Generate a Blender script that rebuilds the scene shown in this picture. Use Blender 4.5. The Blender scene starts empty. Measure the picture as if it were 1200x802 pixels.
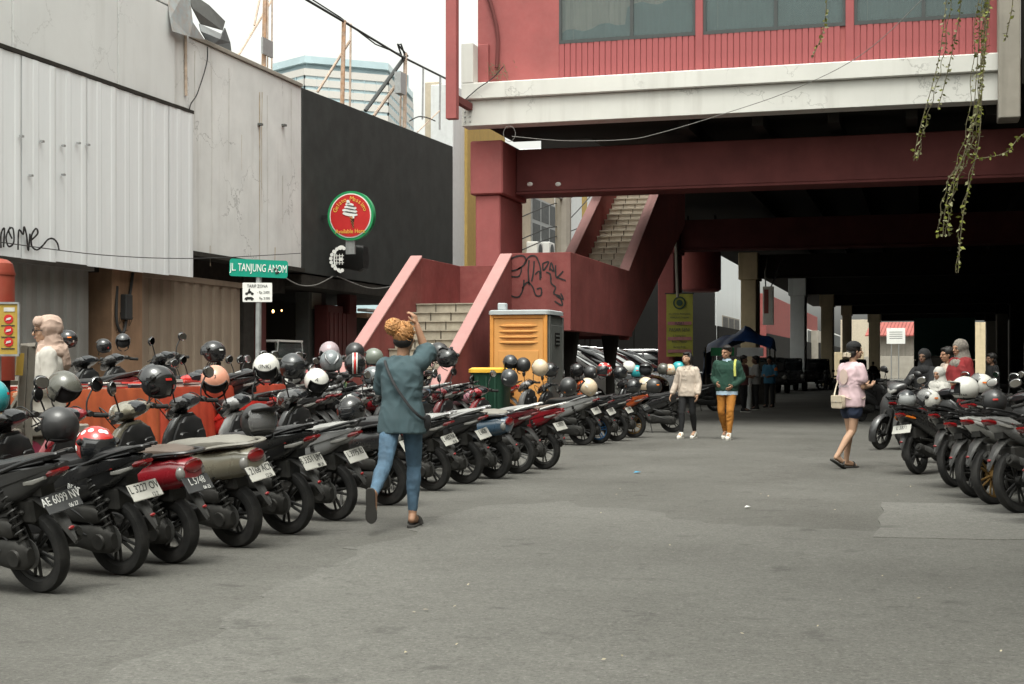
import bpy, bmesh, math, random
from math import sin, cos, pi, radians as R
from mathutils import Vector, Matrix, noise

sc = bpy.context.scene
COL = sc.collection
rnd = random.Random(7)

# ------------------------------------------------------------ camera
H = 1.33                     # eye height
F = 1667.0                   # focal length in photo pixels (50 mm on 36 mm over 1200 px)
TH = math.atan(480 / 1667)   # the street runs along +Y, the camera looks 16 degrees to its left
S_, C_ = sin(TH), cos(TH)
cam = bpy.data.cameras.new('camera')
cam.lens = 50.0
cam.sensor_width = 36.0
cam.shift_y = 28 / 1200
cam.clip_end = 2000
camo = bpy.data.objects.new('camera', cam)
camo.location = (0, 0, H)
camo.rotation_euler = (R(90), 0, TH)
COL.objects.link(camo)
sc.camera = camo

# ------------------------------------------------------------ overcast daylight
SUN_EL, SUN_AZ = R(68), R(168)          # behind the camera, a little to the right
w = bpy.data.worlds.new('World')
sc.world = w
w.use_nodes = True
nt = w.node_tree
bg = nt.nodes['Background']
sky = nt.nodes.new('ShaderNodeTexSky')
sky.sky_type = 'NISHITA'
sky.sun_disc = False
sky.sun_elevation = SUN_EL
sky.sun_rotation = SUN_AZ
sky.air_density = 1.6
sky.dust_density = 6.0
hsv = nt.nodes.new('ShaderNodeHueSaturation')
hsv.inputs['Saturation'].default_value = 0.05      # cloud cover: nearly white
nt.links.new(sky.outputs[0], hsv.inputs['Color'])
wm_ = nt.nodes.new('ShaderNodeMix'); wm_.data_type = 'RGBA'; wm_.blend_type = 'MULTIPLY'; wm_.inputs[0].default_value = 1
wm_.inputs[7].default_value = (.985, 1.0, .93, 1)     # warm grey tropical overcast
nt.links.new(hsv.outputs[0], wm_.inputs[6]); nt.links.new(wm_.outputs[2], bg.inputs['Color'])
bg.inputs['Strength'].default_value = 0.15
sun = bpy.data.lights.new('sun', 'SUN')
sun.energy = 0.6
sun.angle = R(25)
sun.color = (1.0, 0.965, 0.90)
suno = bpy.data.objects.new('sun', sun)
# sun_rotation is measured clockwise from +Y
sd = Vector((sin(SUN_AZ) * cos(SUN_EL), cos(SUN_AZ) * cos(SUN_EL), sin(SUN_EL)))
suno.rotation_euler = (-sd).to_track_quat('-Z', 'Y').to_euler()
COL.objects.link(suno)
sc.view_settings.view_transform = 'Standard'
sc.view_settings.look = 'None'
sc.view_settings.exposure = 1.2
sc.view_settings.gamma = 1.0
sc.view_settings.use_curve_mapping = False
sc.cycles.max_bounces = 6
sc.cycles.use_denoising = True
sc.cycles.caustics_reflective = False
sc.cycles.caustics_refractive = False

# ------------------------------------------------------------ places: a photo pixel and one known coordinate give a point of the street
def ray(u, v):
    xc = (u - 600) / F
    return Vector((-S_ + xc * C_, C_ + xc * S_, (429 - v) / F))
CAM = Vector((0, 0, H))
def G(u, v, z=0.0):
    r = ray(u, v)
    return CAM + r * ((z - H) / r.z)
def PX(u, v, X):
    r = ray(u, v)
    return CAM + r * (X / r.x)
def PY(u, v, Y):
    r = ray(u, v)
    return CAM + r * (Y / r.y)
def PD(u, v, d):
    return CAM + ray(u, v) * d

# ------------------------------------------------------------ mesh builder
class MB:
    def __init__(s):
        s.v = []; s.f = []
    def add(s, vs, fs, M=None):
        o = len(s.v)
        if M is not None:
            vs = [M @ Vector(p) for p in vs]
        s.v += [tuple(p) for p in vs]
        s.f += [tuple(i + o for i in f) for f in fs]
        return s
    def box2(s, x0, x1, y0, y1, z0, z1, M=None):
        vs = [(x, y, z) for z in (z0, z1) for y in (y0, y1) for x in (x0, x1)]
        return s.add(vs, [(0, 2, 3, 1), (4, 5, 7, 6), (0, 1, 5, 4), (2, 6, 7, 3), (0, 4, 6, 2), (1, 3, 7, 5)], M)
    def box(s, c, d, rz=0, M=None):
        m = Matrix.Translation(c) @ Matrix.Rotation(rz, 4, 'Z')
        if M is not None: m = M @ m
        return s.box2(-d[0]/2, d[0]/2, -d[1]/2, d[1]/2, -d[2]/2, d[2]/2, m)
    def loft(s, rings, cap=True, M=None, close=False):
        n = len(rings[0]); vs = [p for r in rings for p in r]; fs = []
        m = len(rings)
        for i in range(m if close else m - 1):
            a, b = i * n, ((i + 1) % m) * n
            for k in range(n):
                l = (k + 1) % n
                fs.append((a + k, a + l, b + l, b + k))
        if cap and not close:
            fs.append(tuple(range(n))[::-1]); fs.append(tuple(range((m - 1) * n, m * n)))
        return s.add(vs, fs, M)
    def lx(s, secs, n=14, M=None):
        """loft along x of superellipses: (x, y, z, half width, half height[, exponent])"""
        rings = []
        for q in secs:
            x, y, z, hw, hh = q[:5]; e = q[5] if len(q) > 5 else 2.6
            r = []
            for k in range(n):
                a = 2 * pi * k / n
                ca, sa = cos(a), sin(a)
                r.append((x, y + hw * math.copysign(abs(ca) ** (2 / e), ca), z + hh * math.copysign(abs(sa) ** (2 / e), sa)))
            rings.append(r)
        return s.loft(rings, True, M)
    def lz(s, secs, n=16, M=None):
        """loft along z: (z, x, y, half x, half y[, exponent])"""
        rings = []
        for q in secs:
            z, x, y, hx, hy = q[:5]; e = q[5] if len(q) > 5 else 2.6
            r = []
            for k in range(n):
                a = 2 * pi * k / n
                ca, sa = cos(a), sin(a)
                r.append((x + hx * math.copysign(abs(ca) ** (2 / e), ca), y + hy * math.copysign(abs(sa) ** (2 / e), sa), z))
            rings.append(r)
        return s.loft(rings, True, M)
    def tube(s, pts, rad, n=8, cap=True, M=None, flat=1.0):
        pts = [Vector(p) for p in pts]
        if not isinstance(rad, (list, tuple)): rad = [rad] * len(pts)
        rings = []; up = None
        for i, p in enumerate(pts):
            t = (pts[min(i + 1, len(pts) - 1)] - pts[max(i - 1, 0)])
            t = t.normalized() if t.length > 1e-9 else Vector((0, 0, 1))
            if up is None:
                up = Vector((0, 0, 1)) if abs(t.z) < .9 else Vector((1, 0, 0))
            a = t.cross(up)
            a = a.normalized() if a.length > 1e-6 else Vector((1, 0, 0))
            b = a.cross(t).normalized(); up = b
            rings.append([p + (a * cos(2 * pi * k / n) + b * flat * sin(2 * pi * k / n)) * rad[i] for k in range(n)])
        return s.loft(rings, cap, M)
    def cap(s, p0, p1, r0, r1, n=14, m=4, M=None):
        """a round cone: capsule between two points"""
        p0, p1 = Vector(p0), Vector(p1); t = p1 - p0
        t = t.normalized() if t.length > 1e-6 else Vector((0, 0, 1))
        pts, rad = [], []
        for i in range(m + 1):
            a = -pi / 2 + (pi / 2) * i / m
            pts.append(p0 + t * (r0 * sin(a))); rad.append(max(r0 * cos(a), r0 * .08))
        for i in range(m + 1):
            a = (pi / 2) * i / m
            pts.append(p1 + t * (r1 * sin(a))); rad.append(max(r1 * cos(a), r1 * .08))
        up = Vector((0, 0, 1)) if abs(t.z) < .9 else Vector((1, 0, 0))
        a = t.cross(up).normalized(); b = a.cross(t)
        return s.loft([[p + (a * cos(2*pi*k/n) + b * sin(2*pi*k/n)) * r for k in range(n)] for p, r in zip(pts, rad)], True, M)
    def ell(s, c, r, nu=16, nv=10, M=None):
        rings = []
        for j in range(nv + 1):
            a = -pi / 2 + pi * j / nv
            q = max(cos(a), .02)
            rings.append([(c[0] + r[0] * q * cos(2*pi*k/nu), c[1] + r[1] * q * sin(2*pi*k/nu), c[2] + r[2] * sin(a)) for k in range(nu)])
        return s.loft(rings, True, M)
    def lathe(s, prof, n=24, M=None, close=True):
        """profile of (radius, y) turned about the y axis"""
        rings = [[(r * cos(2*pi*k/n), y, r * sin(2*pi*k/n)) for r, y in prof] for k in range(n)]
        if close:
            return s.loft(rings, False, M, close=True)
        m = len(prof); vs = [p for r in rings for p in r]; fs = []
        for k in range(n):
            l = (k + 1) % n
            for i in range(m - 1):
                fs.append((k*m+i, k*m+i+1, l*m+i+1, l*m+i))
        return s.add(vs, fs, M)
    def prism(s, poly, axis, a, b, M=None):
        """polygon in the plane across AXIS, pushed from a to b; poly coordinates are the other two axes in order"""
        def P(p, t):
            return {'x': (t, p[0], p[1]), 'y': (p[0], t, p[1]), 'z': (p[0], p[1], t)}[axis]
        n = len(poly)
        vs = [P(p, a) for p in poly] + [P(p, b) for p in poly]
        fs = [tuple(range(n))[::-1], tuple(range(n, 2*n))] + [(k, (k+1) % n, n + (k+1) % n, n + k) for k in range(n)]
        return s.add(vs, fs, M)
    def mesh(s, name, m=None, smooth=35, bev=0, fix=True):
        me = bpy.data.meshes.new(name)
        me.from_pydata(s.v, [], s.f)
        if fix or bev:
            bm = bmesh.new(); bm.from_mesh(me)
            if bev:
                es = [e for e in bm.edges if len(e.link_faces) == 2 and e.calc_face_angle(0) > .6]
                bmesh.ops.bevel(bm, geom=es, offset=bev, segments=1, affect='EDGES', profile=.5)
            bmesh.ops.recalc_face_normals(bm, faces=bm.faces)
            bm.to_mesh(me); bm.free()
        if smooth:
            me.polygons.foreach_set('use_smooth', [True] * len(me.polygons))
            me.set_sharp_from_angle(angle=R(smooth))
        me.materials.append(m)
        me.update()
        return me
    def obj(s, name, m, parent=None, smooth=35, bev=0, **k):
        return link(name, s.mesh(name, m, smooth, bev), parent, **k)

def link(name, me, parent=None, loc=None, rot=None, m=None, label=None):
    o = bpy.data.objects.new(name, me)
    COL.objects.link(o)
    if parent is not None: o.parent = parent
    if loc is not None: o.location = loc
    if rot is not None: o.rotation_euler = rot
    if m is not None:
        o.material_slots[0].link = 'OBJECT'; o.material_slots[0].material = m
    if label: o['label'] = label
    return o

def tag(o, label, cat, group=None):
    o['label'] = label; o['category'] = cat
    if group: o['group'] = group
    return o
def thing(name, label, cat, loc=(0, 0, 0), rz=0, group=None, rx=0):
    o = bpy.data.objects.new(name, None)
    COL.objects.link(o)
    o.location = loc; o.rotation_euler = (rx, 0, rz); o.empty_display_size = .2
    return tag(o, label, cat, group)
def struct(o):
    o['kind'] = 'structure'; return o
def stuff(o):
    o['kind'] = 'stuff'; return o

def srgb(r, g, b):
    f = lambda c: (c / 255 / 12.92) if c <= 10 else ((c / 255 + .055) / 1.055) ** 2.4
    return (f(r), f(g), f(b))

# ------------------------------------------------------------ materials
MATS = {}
def mat(name, col, rough=.6, metal=0.0, var=.15, scale=6.0, bump=0.0, bscale=60.0, spec=.4, coat=0.0,
        streak=0.0, streakcol=(.08, .07, .06), streakscale=3.0, dust=0.0, dustcol=(.25, .23, .2), crack=0.0, emit=0.0, alpha=1.0, trans=0.0):
    m = bpy.data.materials.new(name); m.use_nodes = True
    n = m.node_tree; L = n.links
    b = n.nodes['Principled BSDF']
    b.inputs['Roughness'].default_value = rough
    b.inputs['Metallic'].default_value = metal
    b.inputs['Specular IOR Level'].default_value = spec
    b.inputs['Coat Weight'].default_value = coat
    b.inputs['Coat Roughness'].default_value = .08
    if trans:
        b.inputs['Transmission Weight'].default_value = trans
        b.inputs['IOR'].default_value = 1.1
    if alpha < 1: b.inputs['Alpha'].default_value = alpha
    tc = n.nodes.new('ShaderNodeTexCoord')
    def noise_(sc_, det=5, stretch=None, rough_=.6):
        t = n.nodes.new('ShaderNodeTexNoise')
        t.inputs['Scale'].default_value = sc_; t.inputs['Detail'].default_value = det; t.inputs['Roughness'].default_value = rough_
        if stretch:
            mp = n.nodes.new('ShaderNodeMapping'); mp.inputs['Scale'].default_value = stretch
            L.new(tc.outputs['Object'], mp.inputs[0]); L.new(mp.outputs[0], t.inputs['Vector'])
        else:
            L.new(tc.outputs['Object'], t.inputs['Vector'])
        return t
    def ramp(src, lo, hi):
        r = n.nodes.new('ShaderNodeMapRange')
        r.inputs['From Min'].default_value = lo; r.inputs['From Max'].default_value = hi
        L.new(src, r.inputs['Value']); return r.outputs[0]
    def mix(fac, a, bcol, typ='MIX'):
        x = n.nodes.new('ShaderNodeMix'); x.data_type = 'RGBA'; x.blend_type = typ
        if isinstance(fac, (int, float)): x.inputs[0].default_value = fac
        else: L.new(fac, x.inputs[0])
        for s_, val in ((6, a), (7, bcol)):
            if isinstance(val, tuple): x.inputs[s_].default_value = (*val[:3], 1)
            else: L.new(val, x.inputs[s_])
        return x.outputs[2]
    def mul(a, k):
        x = n.nodes.new('ShaderNodeMath'); x.operation = 'MULTIPLY'
        L.new(a, x.inputs[0])
        if isinstance(k, (int, float)): x.inputs[1].default_value = k
        else: L.new(k, x.inputs[1])
        return x.outputs[0]
    c = tuple(col)
    if var:
        t = noise_(scale)
        c = mix(ramp(t.outputs[0], .3, .7), tuple(max(0, x * (1 - var)) for x in col), tuple(min(1, x * (1 + var)) for x in col))
        rv = n.nodes.new('ShaderNodeMapRange')
        rv.inputs['From Min'].default_value = .3; rv.inputs['From Max'].default_value = .7
        rv.inputs['To Min'].default_value = max(.03, rough - .08); rv.inputs['To Max'].default_value = min(1, rough + .08)
        L.new(t.outputs[0], rv.inputs['Value']); L.new(rv.outputs[0], b.inputs['Roughness'])
    if streak:
        t = noise_(streakscale, 6, (1, 1, .07)); t2 = noise_(.35, 3)
        c = mix(mul(mul(ramp(t.outputs[0], .5, .75), ramp(t2.outputs[0], .35, .65)), streak), c, streakcol)
    if dust:
        t = noise_(9, 6)
        c = mix(mul(ramp(t.outputs[0], .38, .7), dust), c, dustcol)
    if crack:
        vo = n.nodes.new('ShaderNodeTexVoronoi'); vo.feature = 'DISTANCE_TO_EDGE'; vo.inputs['Scale'].default_value = .55
        dn = noise_(2.2, 5); ad = n.nodes.new('ShaderNodeVectorMath'); ad.operation = 'ADD'
        sc2 = n.nodes.new('ShaderNodeVectorMath'); sc2.operation = 'SCALE'; sc2.inputs['Scale'].default_value = .9
        L.new(dn.outputs['Color'], sc2.inputs[0]); L.new(sc2.outputs[0], ad.inputs[1]); L.new(tc.outputs['Object'], ad.inputs[0])
        L.new(ad.outputs[0], vo.inputs['Vector'])
        t3 = noise_(.5, 2)
        k = n.nodes.new('ShaderNodeMapRange'); k.inputs['From Min'].default_value = .002; k.inputs['From Max'].default_value = .009
        k.inputs['To Min'].default_value = 1; k.inputs['To Max'].default_value = 0
        L.new(vo.outputs['Distance'], k.inputs['Value'])
        c = mix(mul(mul(k.outputs[0], ramp(t3.outputs[0], .48, .56)), crack), c, (.06, .05, .045))
    if isinstance(c, tuple): b.inputs['Base Color'].default_value = (*c, 1)
    else: L.new(c, b.inputs['Base Color'])
    if bump:
        t = noise_(bscale, 4)
        bp = n.nodes.new('ShaderNodeBump'); bp.inputs['Strength'].default_value = bump; bp.inputs['Distance'].default_value = .01
        L.new(t.outputs[0], bp.inputs['Height']); L.new(bp.outputs[0], b.inputs['Normal'])
    if emit:
        b.inputs['Emission Color'].default_value = (*col, 1); b.inputs['Emission Strength'].default_value = emit
    MATS[name] = m
    return m

M_ = dict(
    wall_white=mat('white_weathered_wall', (.70, .705, .69), .85, var=.08, scale=1.2, bump=.15, bscale=25, streak=.5, streakcol=(.25, .22, .17), crack=.4),
    wall_panel=mat('pale_wall_panel', (.64, .648, .64), .8, var=.05, scale=.8, bump=.08, streak=.35, streakcol=(.28, .27, .25), crack=.2),
    corr=mat('white_corrugated_steel', (.73, .75, .76), .6, metal=0, var=.05, scale=1.0, streak=.6, streakcol=(.3, .28, .25), streakscale=5),
    black_wall=mat('black_painted_wall', (.046, .049, .047), .75, var=.25, scale=1.5, bump=.2, bscale=30, streak=.35, streakcol=(.07, .07, .065), crack=.2, spec=.12),
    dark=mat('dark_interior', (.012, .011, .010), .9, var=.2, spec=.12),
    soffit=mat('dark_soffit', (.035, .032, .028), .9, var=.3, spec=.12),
    shut_grey=mat('grey_steel_shutter', (.24, .236, .222), .6, var=.12, scale=1.5, streak=.6, streakcol=(.08, .06, .045)),
    shut_brown=mat('tan_steel_shutter', (.30, .238, .18), .6, var=.12, scale=1.5, streak=.6, streakcol=(.1, .07, .05)),
    pillar=mat('ochre_pillar', (.27, .165, .10), .8, var=.2, scale=2, streak=.6, streakcol=(.05, .03, .02)),
    red=mat('salmon_red_paint', (.30, .08, .077), .72, var=.17, scale=1.2, bump=.1, bscale=30, streak=.75, streakcol=(.26, .07, .065), dust=.08, dustcol=(.42, .2, .18)),
    red_stair=mat('dark_maroon_red_paint', (.20, .058, .054), .78, var=.22, scale=1.6, bump=.12, bscale=30, streak=.55, streakcol=(.10, .032, .03), dust=.2, dustcol=(.27, .12, .105), spec=.12),  # darker, duller copy of the building red for the staircase walls
    red_top=mat('pink_faded_paint', (.36, .19, .178), .8, var=.1, scale=3, streak=.2, streakcol=(.3, .15, .14), dust=.2, dustcol=(.36, .2, .19)),
    red_beam=mat('shade_darkened_girder_red', (.145, .048, .046), .75, var=.2, scale=1.2, bump=.08, streak=.5, streakcol=(.12, .035, .033), spec=.12),  # building red darkened to carry the shade of the deck overhang
    red_clad=mat('red_cladding_board', (.30, .072, .074), .55, var=.08, scale=2),
    white_band=mat('white_painted_band', (.60, .595, .56), .7, var=.06, scale=1, bump=.08, streak=.5, streakcol=(.3, .28, .25), crack=.35),
    under=mat('near_black_deck_underside', (.022, .020, .018), .9, var=.3, scale=.6, spec=.12),  # near-black base colour for the faces under the deck
    conc=mat('weathered_concrete', (.30, .275, .235), .85, var=.15, scale=1.5, bump=.15, streak=.5, streakcol=(.12, .11, .09)),
    conc_tan=mat('tan_column_paint', (.50, .41, .27), .85, var=.12, scale=1.5, streak=.6, streakcol=(.14, .11, .08)),  # tan brightened to paint the side light on the far columns
    conc_grey=mat('pale_grey_column_paint', (.68, .70, .70), .8, var=.08, scale=1.5, streak=.4, streakcol=(.2, .2, .2)),  # pale grey brightened for the same side light
    tile=mat('cream_step_tile_shaded', (.33, .295, .235), .7, var=.25, scale=3.5, dust=.5, dustcol=(.22, .19, .15)),  # lower flight: tile darkened for the shadow of the walls
    tile_lit=mat('cream_step_tile_lit', (.52, .475, .395), .7, var=.16, scale=3.5, dust=.3, dustcol=(.26, .23, .19)),  # upper flight: same tile brightened for light from above
    grout=mat('dark_grout', (.06, .05, .04), .9),
    steel=mat('galvanised_steel', (.36, .37, .37), .45, metal=.6, var=.15, scale=12),
    rust=mat('rusty_steel', (.42, .25, .15), .85, var=.4, scale=6, dust=.5, dustcol=(.5, .45, .40)),
    rust_pale=mat('pale_rusty_pipe', (.52, .42, .34), .8, var=.3, scale=5, dust=.4, dustcol=(.35, .2, .12)),
    rustsheet=mat('grey_sheet_metal_rusting', (.27, .30, .31), .6, var=.2, scale=2, dust=.35, dustcol=(.34, .18, .09)),
    green_sign=mat('street_sign_green', (.0, .25, .17), .45, var=.04),
    white=mat('white_paint', (.75, .75, .72), .5, var=.05),
    black=mat('black_paint', (.012, .012, .012), .5, var=.1),
    gold=mat('yellow_letter_paint', (.75, .5, .08), .5, var=.05),
    sign_red=mat('sign_red', (.50, .022, .022), .45, var=.05),
    sign_green=mat('sign_rim_green', (.015, .26, .09), .45, var=.05),
    cone=mat('wafer_brown', (.50, .20, .07), .6, var=.2),
    glass=mat('window_glass', (.10, .13, .13), .06, spec=.6, var=0, alpha=.38),
    curtain=mat('beige_curtain', (.40, .39, .33), .9, var=.1, scale=1.5),
    teal=mat('teal_curtain', (.12, .20, .205), .9, var=.15, scale=1.5),
    frame_dark=mat('dark_window_frame', (.05, .055, .055), .5, var=.1),
    yellow_wall=mat('ochre_wall', (.42, .29, .09), .8, var=.1, streak=.4),
    cream=mat('cream_wall', (.46, .40, .31), .85, var=.1, streak=.4),
    white_metal=mat('white_metal_cladding', (.62, .64, .64), .5, var=.06, streak=.4, streakcol=(.3, .28, .27)),
    glass_blue=mat('tower_hazed_blue_glass', (.42, .54, .58), .25, var=.15, scale=.15, spec=.6),  # tower glass and bands paled to carry the distance haze
    glass_dark=mat('tower_hazed_dark_band', (.30, .40, .44), .4, var=.2, scale=.2),
    tower_band=mat('tower_hazed_spandrel', (.56, .54, .51), .6, var=.05),
    tarp=mat('blue_tarp', (.02, .06, .19), .5, var=.3, scale=3),
    orange_cloth=mat('orange_table_cloth', (.46, .095, .035), .75, var=.25, scale=4, streak=.7, streakcol=(.62, .17, .03), streakscale=6),
    red_cloth=mat('red_orange_table_cloth', (.42, .055, .025), .75, var=.2, scale=4, streak=.5, streakcol=(.3, .02, .01), streakscale=8),
    tank_red=mat('tank_red_paint', (.27, .042, .024), .55, var=.15, scale=3, dust=.2, dustcol=(.3, .12, .07)),
    sign_yellow=mat('sign_yellow', (.40, .27, .05), .5, var=.08, scale=3),
    wood_grey=mat('grey_timber', (.17, .155, .13), .8, var=.25, scale=5, bump=.2),
    toilet_or=mat('orange_plastic_panel', (.62, .30, .09), .45, var=.05, scale=2, streak=.2, streakcol=(.45, .2, .05)),
    toilet_gr=mat('grey_plastic_side', (.10, .105, .10), .55, var=.12, scale=3, dust=.2, dustcol=(.2, .2, .18)),
    toilet_roof=mat('pale_plastic_roof', (.40, .43, .44), .5, var=.08),
    bin_green=mat('green_bin_plastic', (.010, .045, .026), .5, var=.15),
    bin_yellow=mat('yellow_bin_lid', (.70, .40, .04), .45, var=.08),
    banner=mat('yellow_green_banner', (.34, .33, .05), .6, var=.12, scale=3),
    leaf=mat('vine_leaf', (.20, .22, .035), .6, var=.5, scale=30),
    leaf_pale=mat('pale_vine_leaf', (.30, .30, .16), .6, var=.4, scale=30),
    stem=mat('vine_stem', (.16, .14, .08), .8, var=.3),
    bark=mat('tree_bark', (.12, .10, .08), .9, var=.3, bump=.4),
    cable=mat('black_cable', (.03, .03, .03), .7, var=.1),
    cable_pale=mat('grey_cable', (.17, .165, .155), .7, var=.1),
    kerb=mat('kerb_concrete', (.24, .23, .21), .9, var=.2, scale=4, bump=.3, dust=.4, dustcol=(.1, .095, .09)),
    pave=mat('pavement_concrete', (.17, .16, .15), .9, var=.2, scale=2, bump=.2, dust=.4, dustcol=(.1, .09, .085)),
    paper=mat('printed_paper', (.55, .54, .50), .6, var=.15, scale=15),
    bookred=mat('red_book_cover', (.45, .05, .04), .5, var=.15),
    bookdark=mat('dark_book_cover', (.04, .045, .06), .5, var=.2),
    pink=mat('poster_pink', (.55, .08, .16), .6, var=.1),
    roof_red=mat('red_roof_sheet', (.27, .07, .058), .6, var=.12, scale=1),
    board_green=mat('dark_green_board', (.05, .16, .135), .6, var=.2),
    bulb=mat('warm_bulb', (1.0, .55, .2), .4, var=0, emit=3.0),
    tail_glow=mat('lit_tail_light', (1.0, .06, .04), .4, var=0, emit=2.5),
)

def text_mesh(name, body, size, m, ext=.002, align='CENTER', sx=1.0):
    cu = bpy.data.curves.new(name, 'FONT'); cu.body = body; cu.size = size
    cu.align_x = align; cu.align_y = 'CENTER'; cu.extrude = ext; cu.resolution_u = 3
    o = bpy.data.objects.new(name, cu); COL.objects.link(o)
    dg = bpy.context.evaluated_depsgraph_get()
    me = bpy.data.meshes.new_from_object(o.evaluated_get(dg))
    bpy.data.objects.remove(o); bpy.data.curves.remove(cu)
    me.name = name
    if sx != 1.0:
        for v in me.vertices: v.co.x *= sx
    me.materials.clear(); me.materials.append(m)
    return me

def crom(pts, k=6):
    """smooth line through points"""
    P = [Vector(p) for p in pts]; out = []
    for i in range(len(P) - 1):
        a, b, c, d = P[max(i-1, 0)], P[i], P[i+1], P[min(i+2, len(P)-1)]
        for j in range(k):
            t = j / k
            out.append(.5 * ((2*b) + (c - a) * t + (2*a - 5*b + 4*c - d) * t*t + (3*b - a - 3*c + d) * t**3))
    out.append(P[-1]); return out

def strokes(lines, w, plane, k=6):
    """sprayed lines: thin ribbons; PLANE(p2d, off) -> point of the wall"""
    mb = MB()
    for ln in lines:
        pts = crom([(p[0], p[1], 0) for p in ln], k)
        vs = []
        for i, p in enumerate(pts):
            t = (pts[min(i+1, len(pts)-1)] - pts[max(i-1, 0)]); t.normalize()
            nrm = Vector((-t.y, t.x, 0)) * (w * (.75 + .25 * noise.noise(p * 9)))
            for q, off in ((p + nrm, 1), (p - nrm, 1)):
                vs.append(plane(q, .004))
        mb.add(vs, [(2*i, 2*i+1, 2*i+3, 2*i+2) for i in range(len(pts)-1)])
    return mb

# ============================================================ ground
def asphalt(name, base, dark, light, patchy=.5):
    m = bpy.data.materials.new(name); m.use_nodes = True
    n = m.node_tree; L = n.links; b = n.nodes['Principled BSDF']
    tc = n.nodes.new('ShaderNodeTexCoord')
    def nz(s, d=6, st=None, r=.6):
        t = n.nodes.new('ShaderNodeTexNoise'); t.inputs['Scale'].default_value = s; t.inputs['Detail'].default_value = d; t.inputs['Roughness'].default_value = r
        src = tc.outputs['Object']
        if st:
            mp = n.nodes.new('ShaderNodeMapping'); mp.inputs['Scale'].default_value = st; L.new(src, mp.inputs[0]); src = mp.outputs[0]
        L.new(src, t.inputs['Vector']); return t.outputs[0]
    def mr(s, a, b_, c=0, d=1):
        r = n.nodes.new('ShaderNodeMapRange'); r.inputs[1].default_value = a; r.inputs[2].default_value = b_; r.inputs[3].default_value = c; r.inputs[4].default_value = d
        L.new(s, r.inputs[0]); return r.outputs[0]
    def mx(f, a, c):
        x = n.nodes.new('ShaderNodeMix'); x.data_type = 'RGBA'
        if isinstance(f, float): x.inputs[0].default_value = f
        else: L.new(f, x.inputs[0])
        for i, v in ((6, a), (7, c)):
            if isinstance(v, tuple): x.inputs[i].default_value = (*v, 1)
            else: L.new(v, x.inputs[i])
        return x.outputs[2]
    def ml(a, k):
        x = n.nodes.new('ShaderNodeMath'); x.operation = 'MULTIPLY'; L.new(a, x.inputs[0])
        if isinstance(k, float): x.inputs[1].default_value = k
        else: L.new(k, x.inputs[1])
        return x.outputs[0]
    c = mx(mr(nz(.45, 5), .35, .65), dark, light)                 # broad worn areas
    c = mx(ml(mr(nz(7, 8, None, .8), .42, .7), .5), c, tuple(x * .6 for x in dark))   # mottled binder
    c = mx(ml(mr(nz(16, 6, None, .8), .52, .72), .4), c, tuple(min(1, x * 1.5) for x in light))
    c = mx(ml(mr(nz(1.6, 6, (1.6, .35, 1)), .45, .75), patchy), c, base)   # wear along the traffic
    fine = nz(55, 5, None, .75)
    c = mx(ml(mr(nz(24, 6, None, .85), .50, .62), .5), c, tuple(x * .5 for x in dark))
    c = mx(ml(mr(nz(38, 5, None, .85), .54, .64), .5), c, tuple(min(1, x * 1.7) for x in light))
    c = mx(ml(mr(fine, .3, .5, 1, 0), .75), c, tuple(x * .45 for x in dark))  # open stone texture
    c = mx(ml(mr(nz(95, 3), .66, .74), .45), c, (.28, .27, .25))  # pale aggregate
    c = mx(ml(mr(nz(2.6, 7), .60, .70), .6), c, tuple(x * .45 for x in dark))  # oil spots
    c = mx(ml(mr(nz(5.5, 3), .68, .71), .5), c, tuple(x * .5 for x in dark))  # drips
    vo = n.nodes.new('ShaderNodeTexVoronoi'); vo.feature = 'DISTANCE_TO_EDGE'; vo.inputs['Scale'].default_value = .33
    dn = n.nodes.new('ShaderNodeTexNoise'); dn.inputs['Scale'].default_value = 2.5; dn.inputs['Detail'].default_value = 7; L.new(tc.outputs['Object'], dn.inputs['Vector'])
    sc2 = n.nodes.new('ShaderNodeVectorMath'); sc2.operation = 'SCALE'; sc2.inputs['Scale'].default_value = 1.1; L.new(dn.outputs['Color'], sc2.inputs[0])
    ad = n.nodes.new('ShaderNodeVectorMath'); ad.operation = 'ADD'; L.new(tc.outputs['Object'], ad.inputs[0]); L.new(sc2.outputs[0], ad.inputs[1]); L.new(ad.outputs[0], vo.inputs['Vector'])
    c = mx(ml(ml(mr(vo.outputs['Distance'], .003, .012, 1, 0), mr(nz(.4, 2), .56, .64)), .22), c, tuple(x * .3 for x in dark))   # hairline cracks
    L.new(c, b.inputs['Base Color'])
    b.inputs['Roughness'].default_value = .82; b.inputs['Specular IOR Level'].default_value = .35
    bp = n.nodes.new('ShaderNodeBump'); bp.inputs['Strength'].default_value = .55; bp.inputs['Distance'].default_value = .012
    L.new(fine, bp.inputs['Height']); L.new(bp.outputs[0], b.inputs['Normal'])
    return m
A_old = asphalt('old_asphalt', (.108, .105, .095), (.086, .083, .074), (.132, .129, .117))
A_new = asphalt('worn_smooth_asphalt', (.132, .129, .117), (.108, .105, .095), (.150, .147, .134), .6)
A_pat = asphalt('pale_repair_asphalt', (.155, .152, .139), (.132, .129, .117), (.17, .167, .153), .3)

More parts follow.
